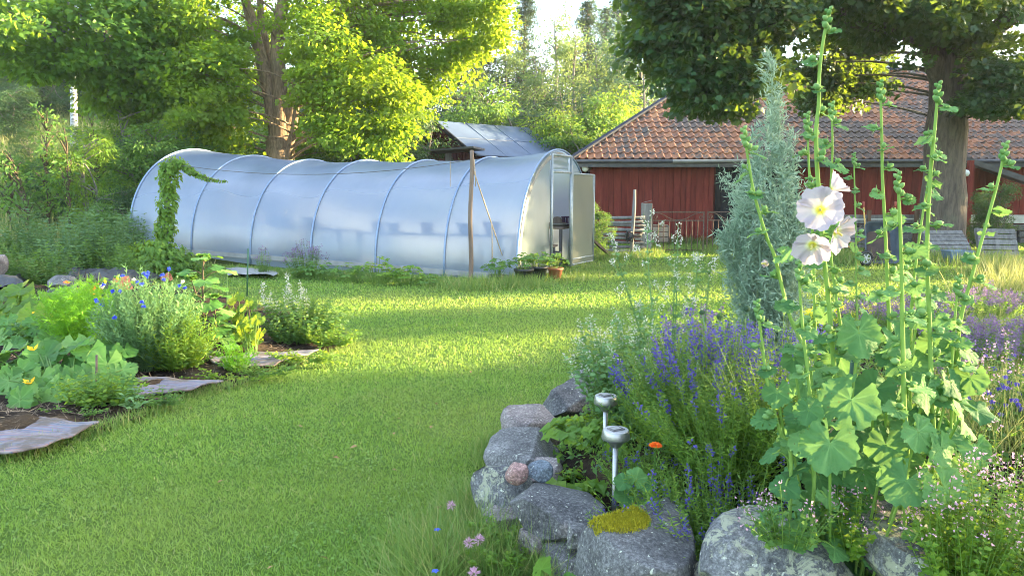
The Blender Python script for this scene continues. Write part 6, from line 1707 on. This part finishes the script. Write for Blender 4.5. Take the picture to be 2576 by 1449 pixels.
q = onz(408, 712, .06); m_ = MB(); ax_ = np.array([[0, 1, 0], [-.35, 0, .94], [.94, 0, .35]]); m_.lathe(q + [0, 0, .06], [(.001, .0), (.05, 0), (.07, .12), (.075, .12), (.075, .15), (.06, .15), (.055, .05)], 16, axis=ax_)
tag(m_.build('plant_pot', M['terracotta'], base=q, smooth=True), 'small terracotta pot lying on its side near the vine', 'pot')
g = MB(); q = onz(48, 570, .6); g.scatter(OVAL, q + R.normal(0, [.35, .25, .06], (420, 3)), R.normal(size=(420, 3)), UP + R.normal(0, .4, (420, 3)), .14); tag(g.build('leaf_heap', flat('brown_leaves', (.20, .09, .06), (.10, .045, .03), 20, .9), base=q), 'heap of red brown leaves on the left terrace', 'leaf heap', kind='stuff')

# ------------------------------------------------------------------ vine on its post
t_ = thing('climbing_vine', 'green hop vine wrapping the post and creeping along the wire', 'vine', vb)
lm, sm = MB(), MB()
arm = curve([at(415, 425, vb[1]), at(440, 404, vb[1]), at(470, 420, vb[1]), at(500, 440, vb[1]), at(535, 452, vb[1]), at(570, 455, vb[1])], 30)
po = curve([vb, (vb + vtop) / 2, vtop], 20); sm.tube(arm, .007, 5); sm.tube(po + [.05, -.05, 0], .008, 5)
for i, q in enumerate(curve([vb, (vb + vtop) / 2, vtop], 46)):
    f = i / 45; r_ = .16 + .05 * math.sin(i * .7) + .10 * max(0, .35 - f); n = 46
    d = unit(R.normal(size=(n, 3)) * [1, 1, .35]); lm.scatter(RND, q + d * r_ * (.5 + .5 * R.random((n, 1))) + [0, 0, R.normal() * .02], d * .7 + [0, 0, -.7], d + UP * .5 + R.normal(0, .3, (n, 3)), .085 * (.6 + .7 * R.random(n)))
for i, q in enumerate(arm):
    f = i / 29; n = int(46 * (1 - f) + 5); d = unit(R.normal(size=(n, 3))); lm.scatter(RND, q + d * (.12 * (1 - f) + .03) * R.random((n, 1)), d * .6 + [0, 0, -.8], d + UP * .4, .075 * (1 - .45 * f) * (.6 + .7 * R.random(n)))
n = 1700; d = unit(R.normal(size=(n, 3))); d[:, 2] = np.abs(d[:, 2]); lm.scatter(RND, vb + [0, -.25, 0] + d * [.85, .55, .74] * (.6 + .4 * R.random((n, 1))), d * .5 + [0, 0, -.7], d + UP * .4 + R.normal(0, .3, (n, 3)), .095 * (.6 + .7 * R.random(n)))
sm.build('stem', M['stem_brown'], t_); lm.build('foliage', M['leaf_lime'], t_)
g = MB(); g.tube(curve([vb, (vb + vtop) / 2 + [.01, 0, 0], vtop + [0, 0, .12]], 10), .04, 8); tag(g.build('wooden_post', M['grey_wood'], base=vb, smooth=True), 'grey post almost hidden by the climbing vine', 'post')

# ------------------------------------------------------------------ saplings and tall weeds at the left
def sapling(label, u, v0, v1, y, w, n, mat, size=.11, tpl=None, lean=0):
    q = at(u, v1, y); q[2] = float(gz(q[0], q[1])); tp = at(u + lean, v0, y)
    st_ = [([q, (q + tp) / 2 + [R.normal() * .08, 0, 0], tp], .017, .005)]
    bl = [(q + (tp - q) * f, (w * (1.1 - .5 * f), w * .8, (tp[2] - q[2]) * .16), n) for f in (.45, .62, .8, .95)]
    return big_tree('young_tree', label, q, st_, bl, M[mat], M['stem_brown'], tpl or OVAL, size, 17, .26, 'young trees left of the tunnel', None, 1, .2, .7, 6)
sapling('slim young tree with dark stem left of the sunlit shrub', 118, 300, 480, 19, .55, 9, 'leaf_mid')
sapling('leaning young tree nearest the left edge', 60, 385, 490, 18.5, .45, 7, 'leaf_mid', lean=-35)
sapling('bare looking young tree between two others', 165, 345, 485, 18.8, .35, 6, 'leaf_mid')
sapling('young tree with pale shoots behind the sunlit shrub', 232, 310, 470, 20.2, .55, 8, 'leaf_lime')
sapling('young tree on the slope at the left edge', 20, 395, 500, 21, .6, 10, 'leaf_mid')
M['leaf_tall'] = leafmat('leaf_tall', [(0, (.05, .12, .05)), (.6, (.09, .18, .07)), (1, (.15, .26, .10))], tr=(.25, .36, .1), mix=.34)
wq = at(200, 650, 14.0); wq[2] = float(gz(wq[0], wq[1]))
TW = 'tall weeds left of the tunnel'
w0 = herb('tall_weeds', 'clump of tall willowherb in front of the tunnel corner', 'plant', fan(wq, .45, .35, 46, 1.0, .3, .2), (T_lance(.36), .15, .06, M['leaf_tall'], .08, 1, .35, .4), None, (M['stem_green'], .004), group=TW)
w1q = at(120, 700, 13.0); w1q[2] = 0
w1 = herb('tall_weeds', 'dark nettles beside the grass terrace', 'plant', fan(w1q, .5, .35, 60, .62, .35, .25), (OVAL, .09, .05, M['leaf_mid'], .05, 1, .35, .4), None, (M['stem_green'], .004), group=TW)
for u, v, y, s_, src, lb in [(265, 655, 14.4, 1.15, w0, 'tall willowherb right beside the vine'), (330, 660, 15.6, 1.1, w0, 'grey green weeds against the tunnel film'), (150, 620, 15.2, 1.05, w0, 'weeds at the right end of the grass terrace'), (95, 590, 16.5, .9, w0, 'weeds at the back of the grass terrace'), (210, 560, 17.0, 1.2, w0, 'tall weeds under the sunlit shrub'),
                       (320, 690, 13.2, 1.0, w1, 'dark low weeds left of the vine foot'), (40, 680, 13.2, .95, w1, 'low weeds at the left edge behind the fabric'), (470, 690, 14.2, .7, w1, 'low weeds right of the vine foot'), (260, 690, 13.8, 1.1, w1, 'nettles right behind the black fabric'), (-60, 660, 14, 1.2, w1, 'weeds beyond the left edge'), (60, 500, 17.5, 1.2, w0, 'tall weeds under the leaning young tree'), (10, 520, 17.2, 1.1, w1, 'weeds at the far left under the young trees'), (320, 520, 17.6, 1.2, w0, 'tall weeds at the far tunnel corner')]:
    q = at(u, v, y); q[2] = float(gz(q[0], q[1])); dup(src, q, R.random() * 6.28, s_, lb, TW)
for u, y, vt, lb, pr_, h0, wk in [(60, 23, 395, 'green shrub behind the leaning young tree', bush0, 3.6, 1.2), (150, 22, 400, 'dark shrub among the young trees', dark0, 4.0, 1.2), (330, 24.5, 300, 'tall green shrub between the ash and the pale shrub', bush0, 3.6, 1.2), (390, 21, 330, 'green shrub right at the far tunnel end', bush0, 3.6, 1.1),
        (30, 36, 225, 'dark thicket at the top of the slope at the left edge', dark0, 4.0, 1.5), (-120, 30, 250, 'dark thicket outside the left edge', dark0, 4.0, 1.5), (380, 33, 255, 'dark thicket behind the young ash', dark0, 4.0, 1.5), (480, 30, 290, 'dark thicket behind the far tunnel end', dark0, 4.0, 1.5), (120, 26, 385, 'low shrub in front of the slope', bush0, 3.6, 1.5)]:
    place(pr_, h0, u, y, vt, lb, 'garden shrubs on the slope', wk)
for k, u in enumerate(range(-90, 520, 66)):
    place(dark0, 4.0, u, 41 + 2 * (k % 2), 170 + 18 * (k % 3), 'dark thicket of the wood edge high on the left slope', 'thickets along the top of the left slope', 1.5)
    place(leafy0, 10, u + 30, 47 + 3 * (k % 3), -30 + 40 * (k % 2), 'dark tree of the wood edge high on the left slope', 'trees along the top of the left slope', 1.25)
# ------------------------------------------------------------------ plants along the tunnel foot
q = onz(760, 690); q[2] = 0
herb('oregano_plant', 'purple flowering marjoram against the tunnel film', 'plant', fan(onz(770, 702), .36, .2, 80, .62, .25, .2), (OVAL, .05, .045, M['leaf_mid'], .05, .9, .4, .3), (FLO, .024, M['purple_flower'], .88, 1.0, .03, 7, .05), (M['stem_green'], .004), group='marjoram at the tunnel')
herb('oregano_plant', 'small purple marjoram left of the bigger one', 'plant', fan(onz(665, 692), .16, .12, 22, .5, .25, .2), (OVAL, .05, .045, M['leaf_mid'], .05, .9, .4, .3), (FLO, .022, M['purple_flower'], .88, 1.0, .03, 7, .05), (M['stem_green'], .004), group='marjoram at the tunnel')
for k, (u, v, rx, n, h, lb) in enumerate([(800, 708, .40, 40, .30, 'raspberry foliage under the purple marjoram'), (880, 712, .36, 34, .30, 'low raspberry foliage in the third bay'), (950, 718, .42, 54, .42, 'tall raspberry foliage in the middle of the tunnel side'), (1025, 718, .36, 40, .30, 'raspberry foliage right of the middle'), (1085, 720, .22, 18, .18, 'lowest raspberry runner near the pole')]):
    rosette('raspberry_plant', lb, onz(u, v), rx, .22, n, h, .11, M['leaf_lime'] if k in (2, 3) else M['leaf_mid'], OVAL, 'raspberries along the tunnel', stem_r=.003)
for (u, v, r_, h, mt, lb, pl) in [(1318, 712, .17, .26, 'rubber', 'black pot with leafy strawberry at the front gable corner', 'leaf_mid'), (1352, 706, .18, .27, 'rubber', 'middle black pot with a leafy plant before the gable', 'leaf_mid'), (1250, 714, .14, .16, 'rubber', 'low black tray pot in the grass before the tunnel', 'leaf_mid'), (1397, 700, .14, .20, 'terracotta', 'terracotta pot with plant at the greenhouse door', 'leaf_mid')]:
    q = onz(u, v); pot(q, r_, h, M[mt], 'plant_pot', lb, 'pots before the greenhouse gable')
    rosette('potted_plant', 'leafy plant in the ' + lb.split(' with')[0].split(' in the')[0] + {1318: ' at the corner', 1352: ' before the gable', 1250: ' in the grass', 1397: ' by the door'}[u], q + [0, 0, h * .85], r_ * 1.7, r_ * 1.5, 26, .26, .10, M['leaf_mid'], WIDE, 'plants in pots at the gable', stem_r=.003)
for k, (f, t, z) in enumerate([(.2, 8.6, .9), (.22, 7.4, .9), (.2, 6.8, .9), (.55, 5.0, 0), (.5, 2.2, 0), (.56, .75, .48)]):
    rosette('greenhouse_plant', ['green plant blurred behind the film of the far bay', 'yellow green plant blurred behind the second far bay', 'green plant blurred behind the film beside the far bay', 'tall green plant inside the middle of the tunnel', 'green plant on the tunnel floor near the door', 'leafy plant standing in the greenhouse doorway'][k], gpt(f, t, z), .4 if k < 5 else .16, .3 if k < 5 else .14, 40 if k < 5 else 24, .8 if k < 5 else .55, .13 if k < 5 else .09, M['leaf_lime'], WIDE, 'plants inside the tunnel', trio=False, stem_r=.004)
# ------------------------------------------------------------------ foreground wild plants
def clover(label, u, v, y, n=3):
    q = at(u, v, y); bs = q * [1, 1, 0] + [0, .01, max(0, bedz(q[0], q[1]))]; t_ = thing('clover_flower', label, 'flower', bs, 'pink clover flowers in the long grass')
    g = MB(); g.tube(curve([bs, (bs + q) / 2 + [.01, 0, 0], q], 6), .0018, 5); g.build('stem', M['stem_green'], t_)
    g = MB(); d = unit(R.normal(size=(60, 3)) + UP * .4); g.scatter(LANCE, q + d * .006, d, R.normal(size=(60, 3)), .022, wid=.02); g.build('flower_head', M['pink_flower'], t_)
for u, v, y, lb in [(1180, 1365, 2.85, 'largest pink clover head in the long grass'), (1193, 1441, 2.6, 'pink clover head at the bottom edge'), (1135, 1271, 3.2, 'faint pink clover head left of the corner stone'), (1205, 1358, 2.86, 'pink clover head touching the largest one')]: clover(lb, u, v, y)
for u, v, y, lb in [(1095, 1436, 2.6, 'lone blue bellflower at the bottom edge'), (1100, 1332, 3.0, 'small blue bellflower in the lawn edge')]:
    q = at(u, v, y); bs = q * [1, 1, 0]; t_ = thing('bellflower', lb, 'flower', bs, 'blue bellflowers'); g = MB(); g.tube([bs, (bs + q) / 2, q], .0015, 4); g.build('stem', M['stem_green'], t_)
    g = MB(); a = np.arange(5) * 1.257; g.scatter(RND, np.tile(q, (5, 1)), np.stack([np.cos(a), np.sin(a), .2 + 0 * a], -1), np.tile(UP, (5, 1)), .017); g.build('petals', M['cornflower'], t_)
SEDUM = T_ball(6, 4)
for u, v, y, lb in [(1248, 1378, 2.85, 'lime green stonecrop rosettes in the long grass'), (1205, 1300, 3.15, 'lime green herb tuft at the left corner stone'), (1262, 1318, 3.05, 'small lime stonecrop against the dark stone')]:
    q = at(u, v, y); q[2] = .0; t_ = thing('stonecrop_plant', lb, 'plant', q, 'stonecrops in the long grass'); g = MB(); s2 = MB()
    for k in range(16):
        e = q + np.array([R.normal() * .06, R.normal() * .05, .10 + .05 * R.random()]); s2.tube([q + (e - q) * [.5, .5, 0], e], .003, 4)
        n = 16; a = np.arange(n) * 2.4; g.scatter(RND, np.tile(e, (n, 1)) + R.normal(0, .004, (n, 3)), np.stack([np.cos(a), np.sin(a), .2 + np.arange(n) / n], -1), np.tile(UP, (n, 1)), .026 * (1 - .5 * np.arange(n) / n))
    s2.build('stem', M['stem_green'], t_); g.build('foliage', M['leaf_lime'], t_)
q = at(1362, 1432, 2.55); bs = q * [1, 1, 0]
bigleaf_plant('columbine_plant', 'round pale leaf growing at the bottom edge before the boulders', bs, [(q, .105, np.array([-.2, -.4, .6]), np.array([.1, -.8, .6])), (q + [.10, .0, -.05], .07, np.array([.5, -.2, .3]), np.array([.1, -.8, .6]))], M['squash'], [SQ[0]], stem_r=.0025)
c = at(1590, 1250, 2.95); c[2] = bedz(c[0], c[1])
bigleaf_plant('hellebore_plant', 'pale jagged leaf plant at the foot of the solar lamp', c, [(at(u, v, 2.9), pm(s_, 2.9), np.array(a), np.array([0, -.7, .7])) for u, v, s_, a in [(1572, 1245, 62, (-.6, -.3, .1)), (1600, 1205, 58, (.2, 0, .9)), (1570, 1212, 50, (-.9, 0, .2)), (1625, 1215, 50, (.9, 0, .2)), (1630, 1260, 55, (.6, -.4, -.2)), (1600, 1285, 55, (.1, -.4, -.6))]], M['hollyhock'], [TRI, PALMS[0]], stem_r=.003)

# ------------------------------------------------------------------ ground cover of the flower bed (stuff)
g = MB(); n = 90000
X = R.uniform(.0, 6.5, n); Y_ = R.uniform(2.3, 9.6, n)
k = in_poly(X, Y_, RBED) & (edge_dist(X, Y_, RBED) > .12) & (X < .8 * Y_ + .6); X, Y_ = X[k], Y_[k]; n = len(X)
Z = bz(X, Y_) + .17 * R.random(n) ** 1.2
g.scatter(OVAL, np.stack([X, Y_, Z], -1), R.normal(size=(n, 3)) + UP * .4, UP + R.normal(0, .5, (n, 3)), R.uniform(.018, .05, n))
tag(g.build('bed_ground_cover', M['leaf_mid']), 'low mixed green ground cover under the flowers', 'ground cover', kind='stuff')

# ------------------------------------------------------------------ grass
def blades(mb, X, Y_, Z, h, w, lean=.45, t=None):
    n = len(X); d = R.normal(0, lean, (n, 3)); d[:, 2] = 1
    mb.scatter(T_blade(.22), np.stack([X, Y_, Z], -1), d, R.normal(size=(n, 3)) + [0, -.4, 0], h, t=t, wid=w)
def lawn_ok(X, Y_):
    ok = ~in_poly(X, Y_, LBED) & ~in_poly(X, Y_, RBED) & ~in_poly(X, Y_, GFOOT)
    return ok & ~((X > 2.4) & (Y_ > 23.5)) 
g = MB()
for y0, y1, dens, h, w in [(2.3, 4.2, 7600, .036, .0042), (4.2, 6.5, 4200, .040, .0058), (6.5, 10, 1500, .046, .0095), (10, 16, 520, .055, .016), (16, 24, 170, .08, .028)]:
    A = (y1 - y0) * (y0 + y1) / 2 * 1.44 + 1.2 * (y1 - y0); n = int(A * dens)
    Y_ = np.sqrt(R.uniform(y0 ** 2, y1 ** 2, n)); X = (R.random(n) * 2 - 1) * (.72 * Y_ + .5)
    k = lawn_ok(X, Y_); X, Y_ = X[k], Y_[k]; n = len(X)
    def wob(a, b, c_): return np.sin(X * a + 2 * np.sin(Y_ * b * 1.3 + c_)) * np.sin(Y_ * b + 1.7 * np.sin(X * a * .8 + c_))
    pt_ = .5 + .5 * wob(1.3, 1.1, 0); p2 = wob(4.1, 3.7, 1); p3 = wob(11, 9, 2); p4 = wob(23, 21, 3)
    tt = np.clip(R.normal(.36, .17, n) + .18 * pt_ + .10 * p2 + .09 * p3 + .06 * p4, 0, .9); tt[R.random(n) < .03 + .07 * (p2 > .45)] = 1.0
    hh_ = h * .85 * (.45 + .8 * R.random(n)) * (.85 + .2 * pt_ + .18 * p3 + .22 * p4)
    blades(g, X, Y_, gz(X, Y_), hh_, w * (.7 + .6 * R.random(n)), .7, tt)
n = 24000; Y_ = np.sqrt(R.uniform(2.3 ** 2, 7 ** 2, n)); X = (R.random(n) * 2 - 1) * .75 * Y_
k = lawn_ok(X, Y_) & (noise_mask := (np.sin(X * 3.1 + np.cos(Y_ * 2.3)) * np.sin(Y_ * 2.9 + 1) > .1)); X, Y_ = X[k], Y_[k]; n = len(X)
g.scatter(RND, np.stack([X, Y_, .018 + .015 * R.random(n)], -1), R.normal(size=(n, 3)) * [1, 1, .15], UP + R.normal(0, .25, (n, 3)), .012 + .010 * R.random(n), t=R.random(n) * .45)
tag(g.build('lawn_grass', M['grass']), 'short mown lawn grass', 'grass', kind='stuff')
# taller grass along edges
g = MB()
def tufts(pts, n, spread, h, w, lean=.4):
    pts = np.asarray(pts); i = R.integers(0, len(pts), n); X = pts[i, 0] + R.normal(0, spread, n); Y_ = pts[i, 1] + R.normal(0, spread, n)
    k = ~in_poly(X, Y_, GFOOT); X, Y_ = X[k], Y_[k]; n = len(X)
    blades(g, X, Y_, gz(X, Y_) - .01, h * (.4 + .8 * R.random(n)), w, lean)
def line(pts, n=60): return np.array([curve([onz(u, v) for u, v in pts], n)[i] for i in range(n)])
tufts(line([(1040, 1420), (1100, 1350), (1170, 1310), (1200, 1260), (1215, 1330), (1300, 1380), (1400, 1430), (1500, 1480)]), 5200, .10, .17, .0035, .6)
tufts(line([(1060, 1480), (1150, 1420), (1250, 1420), (1380, 1470)]), 2600, .10, .28, .0035, .7)
tufts(line([(1230, 1180), (1215, 1130), (1265, 1100), (1350, 1060), (1420, 990), (1460, 960)]), 1600, .05, .14, .004)
tufts(line([(-40, 1160), (60, 1150), (140, 1120), (245, 1095), (330, 1065), (400, 1042), (480, 1003), (560, 985), (640, 965), (720, 930), (790, 905), (870, 878), (862, 842), (780, 805), (660, 770)], 160), 5200, .05, .10, .0055)
tufts(line([(560, 745), (430, 735), (300, 725)]), 1500, .1, .16, .01)
tufts(line([(1120, 722), (1200, 726), (1240, 720), (1300, 712), (1330, 722)]), 3200, .22, .26, .010, .5)
tufts(line([(600, 682), (750, 694), (920, 704), (1100, 712)]), 2200, .09, .16, .010)
tufts(line([(1490, 655), (1560, 650), (1640, 642), (1640, 632), (1760, 634), (1900, 636)]), 2600, .18, .24, .014)
tufts(np.array([at(u, 615, 23.2) * [1, 1, 0] for u in range(1640, 1960, 8)]), 1200, .12, .30, .018)
tufts(np.array([at(u, 650, y) * [1, 1, 0] for u, y in [(2120, 16.6), (2160, 17), (2250, 17.5), (2300, 17), (2380, 17), (2440, 17), (2330, 18), (2500, 17), (2050, 18), (2000, 19)]]), 3600, .4, .34, .016)
tufts(np.array([onz(u, v) for u, v in [(1430, 700), (1460, 690), (1500, 675), (1450, 705)]]), 700, .25, .16, .012)
tag(g.build('long_grass', M['long_grass']), 'longer unmown grass along stones, beds and fences', 'grass', kind='stuff')
g = MB()
def hay(pts, n, spread, h, w):
    pts = np.asarray(pts); i = R.integers(0, len(pts), n); X = pts[i, 0] + R.normal(0, spread, n); Y_ = pts[i, 1] + R.normal(0, spread * .7, n)
    Z = np.maximum(gz(X, Y_), bz(X, Y_)) - .01; blades(g, X, Y_, Z, h * (.4 + .8 * R.random(n)), w, .38)
hay([onz(u, v) for u, v in [(2520, 690), (2570, 690), (2620, 720), (2560, 730)]], 1700, .4, .5, .009)
hay([at(u, v, y) for u, v, y in [(2520, 850, 7), (2570, 830, 7.5), (2600, 880, 6.5)]], 1200, .4, .30, .006)
hay([at(u, v, y) for u, v, y in [(2500, 1000, 3.4), (2560, 980, 3.5), (2600, 1100, 3.0), (2560, 1150, 2.9), (2620, 950, 4)]], 2600, .25, .36, .0035)
tag(g.build('hay_grass', M['hay_grass']), 'dry straw coloured tall grass at the right', 'grass', kind='stuff')
g = MB(); n = 26000; X = R.uniform(-26, -6.5, n); Y_ = R.uniform(14, 44, n); k = ~in_poly(X, Y_, GFOOT) & (X < -.36 * Y_ - 0); X, Y_ = X[k], Y_[k]; n = len(X)
blades(g, X, Y_, gz(X, Y_) - .02, R.uniform(.12, .55, n) * (.6 + .8 * (Y_ > 19)), .03 + .012 * (Y_ > 24), .35)
tag(g.build('meadow_grass', M['hay_grass']), 'rough meadow grass on the slope', 'grass', kind='stuff')

bpy.context.view_layer.update()
dup(leafy0, (20.5, 33.5, 0), 1.0, (.75, .75, .78), 'tree added behind the right end of the barn to shade the shed', None)  # extra tree, put in to keep low sun off the shed roof
# ------------------------------------------------------------------ fallen leaves
g = MB(); n = 150; Y_ = np.sqrt(R.uniform(2.4 ** 2, 12 ** 2, n)); X = (R.random(n) * 2 - 1) * .72 * Y_; k = lawn_ok(X, Y_); X, Y_ = X[k], Y_[k]; n = len(X)
g.scatter(OVAL, np.stack([X, Y_, .035 + 0 * X], -1), R.normal(size=(n, 3)) * [1, 1, .2], UP + R.normal(0, .3, (n, 3)), R.uniform(.025, .06, n))
tag(g.build('fallen_leaves', flat('fallen_leaf', (.34, .22, .09), (.20, .11, .05), 20, .9)), 'small brown leaves lying on the lawn', 'leaves', kind='stuff')
# ------------------------------------------------------------------ evening air
top_ = max(max((o.matrix_world @ Vector(c_)).z for c_ in o.bound_box) for o in COL.objects if o.type == 'MESH') + 1
hz = MB(); hz.box((0, 420, (top_ - 1.2) / 2), (840, 1000, top_ + 1.2))
m, nt, b, out = newmat('air'); nt.nodes.remove(b)
pv = nt.nodes.new('ShaderNodeVolumePrincipled'); pv.inputs['Color'].default_value = (.82, .90, 1.0, 1); pv.inputs['Density'].default_value = .0005; pv.inputs['Anisotropy'].default_value = .3
nt.links.new(pv.outputs[0], out.inputs['Volume'])
tag(hz.build('haze', m), kind='stuff')
# ------------------------------------------------------------------ unseen trees added beyond the right edge to keep the garden in shade
sdir = np.array([math.cos(SUN_AZ), math.sin(SUN_AZ)]); sper = np.array([-sdir[1], sdir[0]])
SH = 'row of unseen trees added for shade beyond the right edge'
def shade(s, t, h, wk, proto, h0, lb):
    q = sper * s + sdir * t
    dup(proto, (q[0], q[1], 0), R.random() * 6.28, (h / h0 * wk, h / h0 * wk, h / h0), lb, SH)
for s in SHADE_S:
    shade(s, 25 + 1.5 * R.random(), 8.5, .50 if s > 4 else .47, leafy0, 10, 'dense unseen tree added to the shading row beyond the right edge')
    if s > 4: shade(s + R.normal() * .12, 28 + 1.5 * R.random(), 8.5, .50, leafy0, 10, 'dense unseen tree added to the shading row beyond the right edge')
    if s > 4: shade(s, 31 + R.random(), 8.5, .46, leafy0, 10, 'dense unseen tree added to the shading row beyond the right edge')
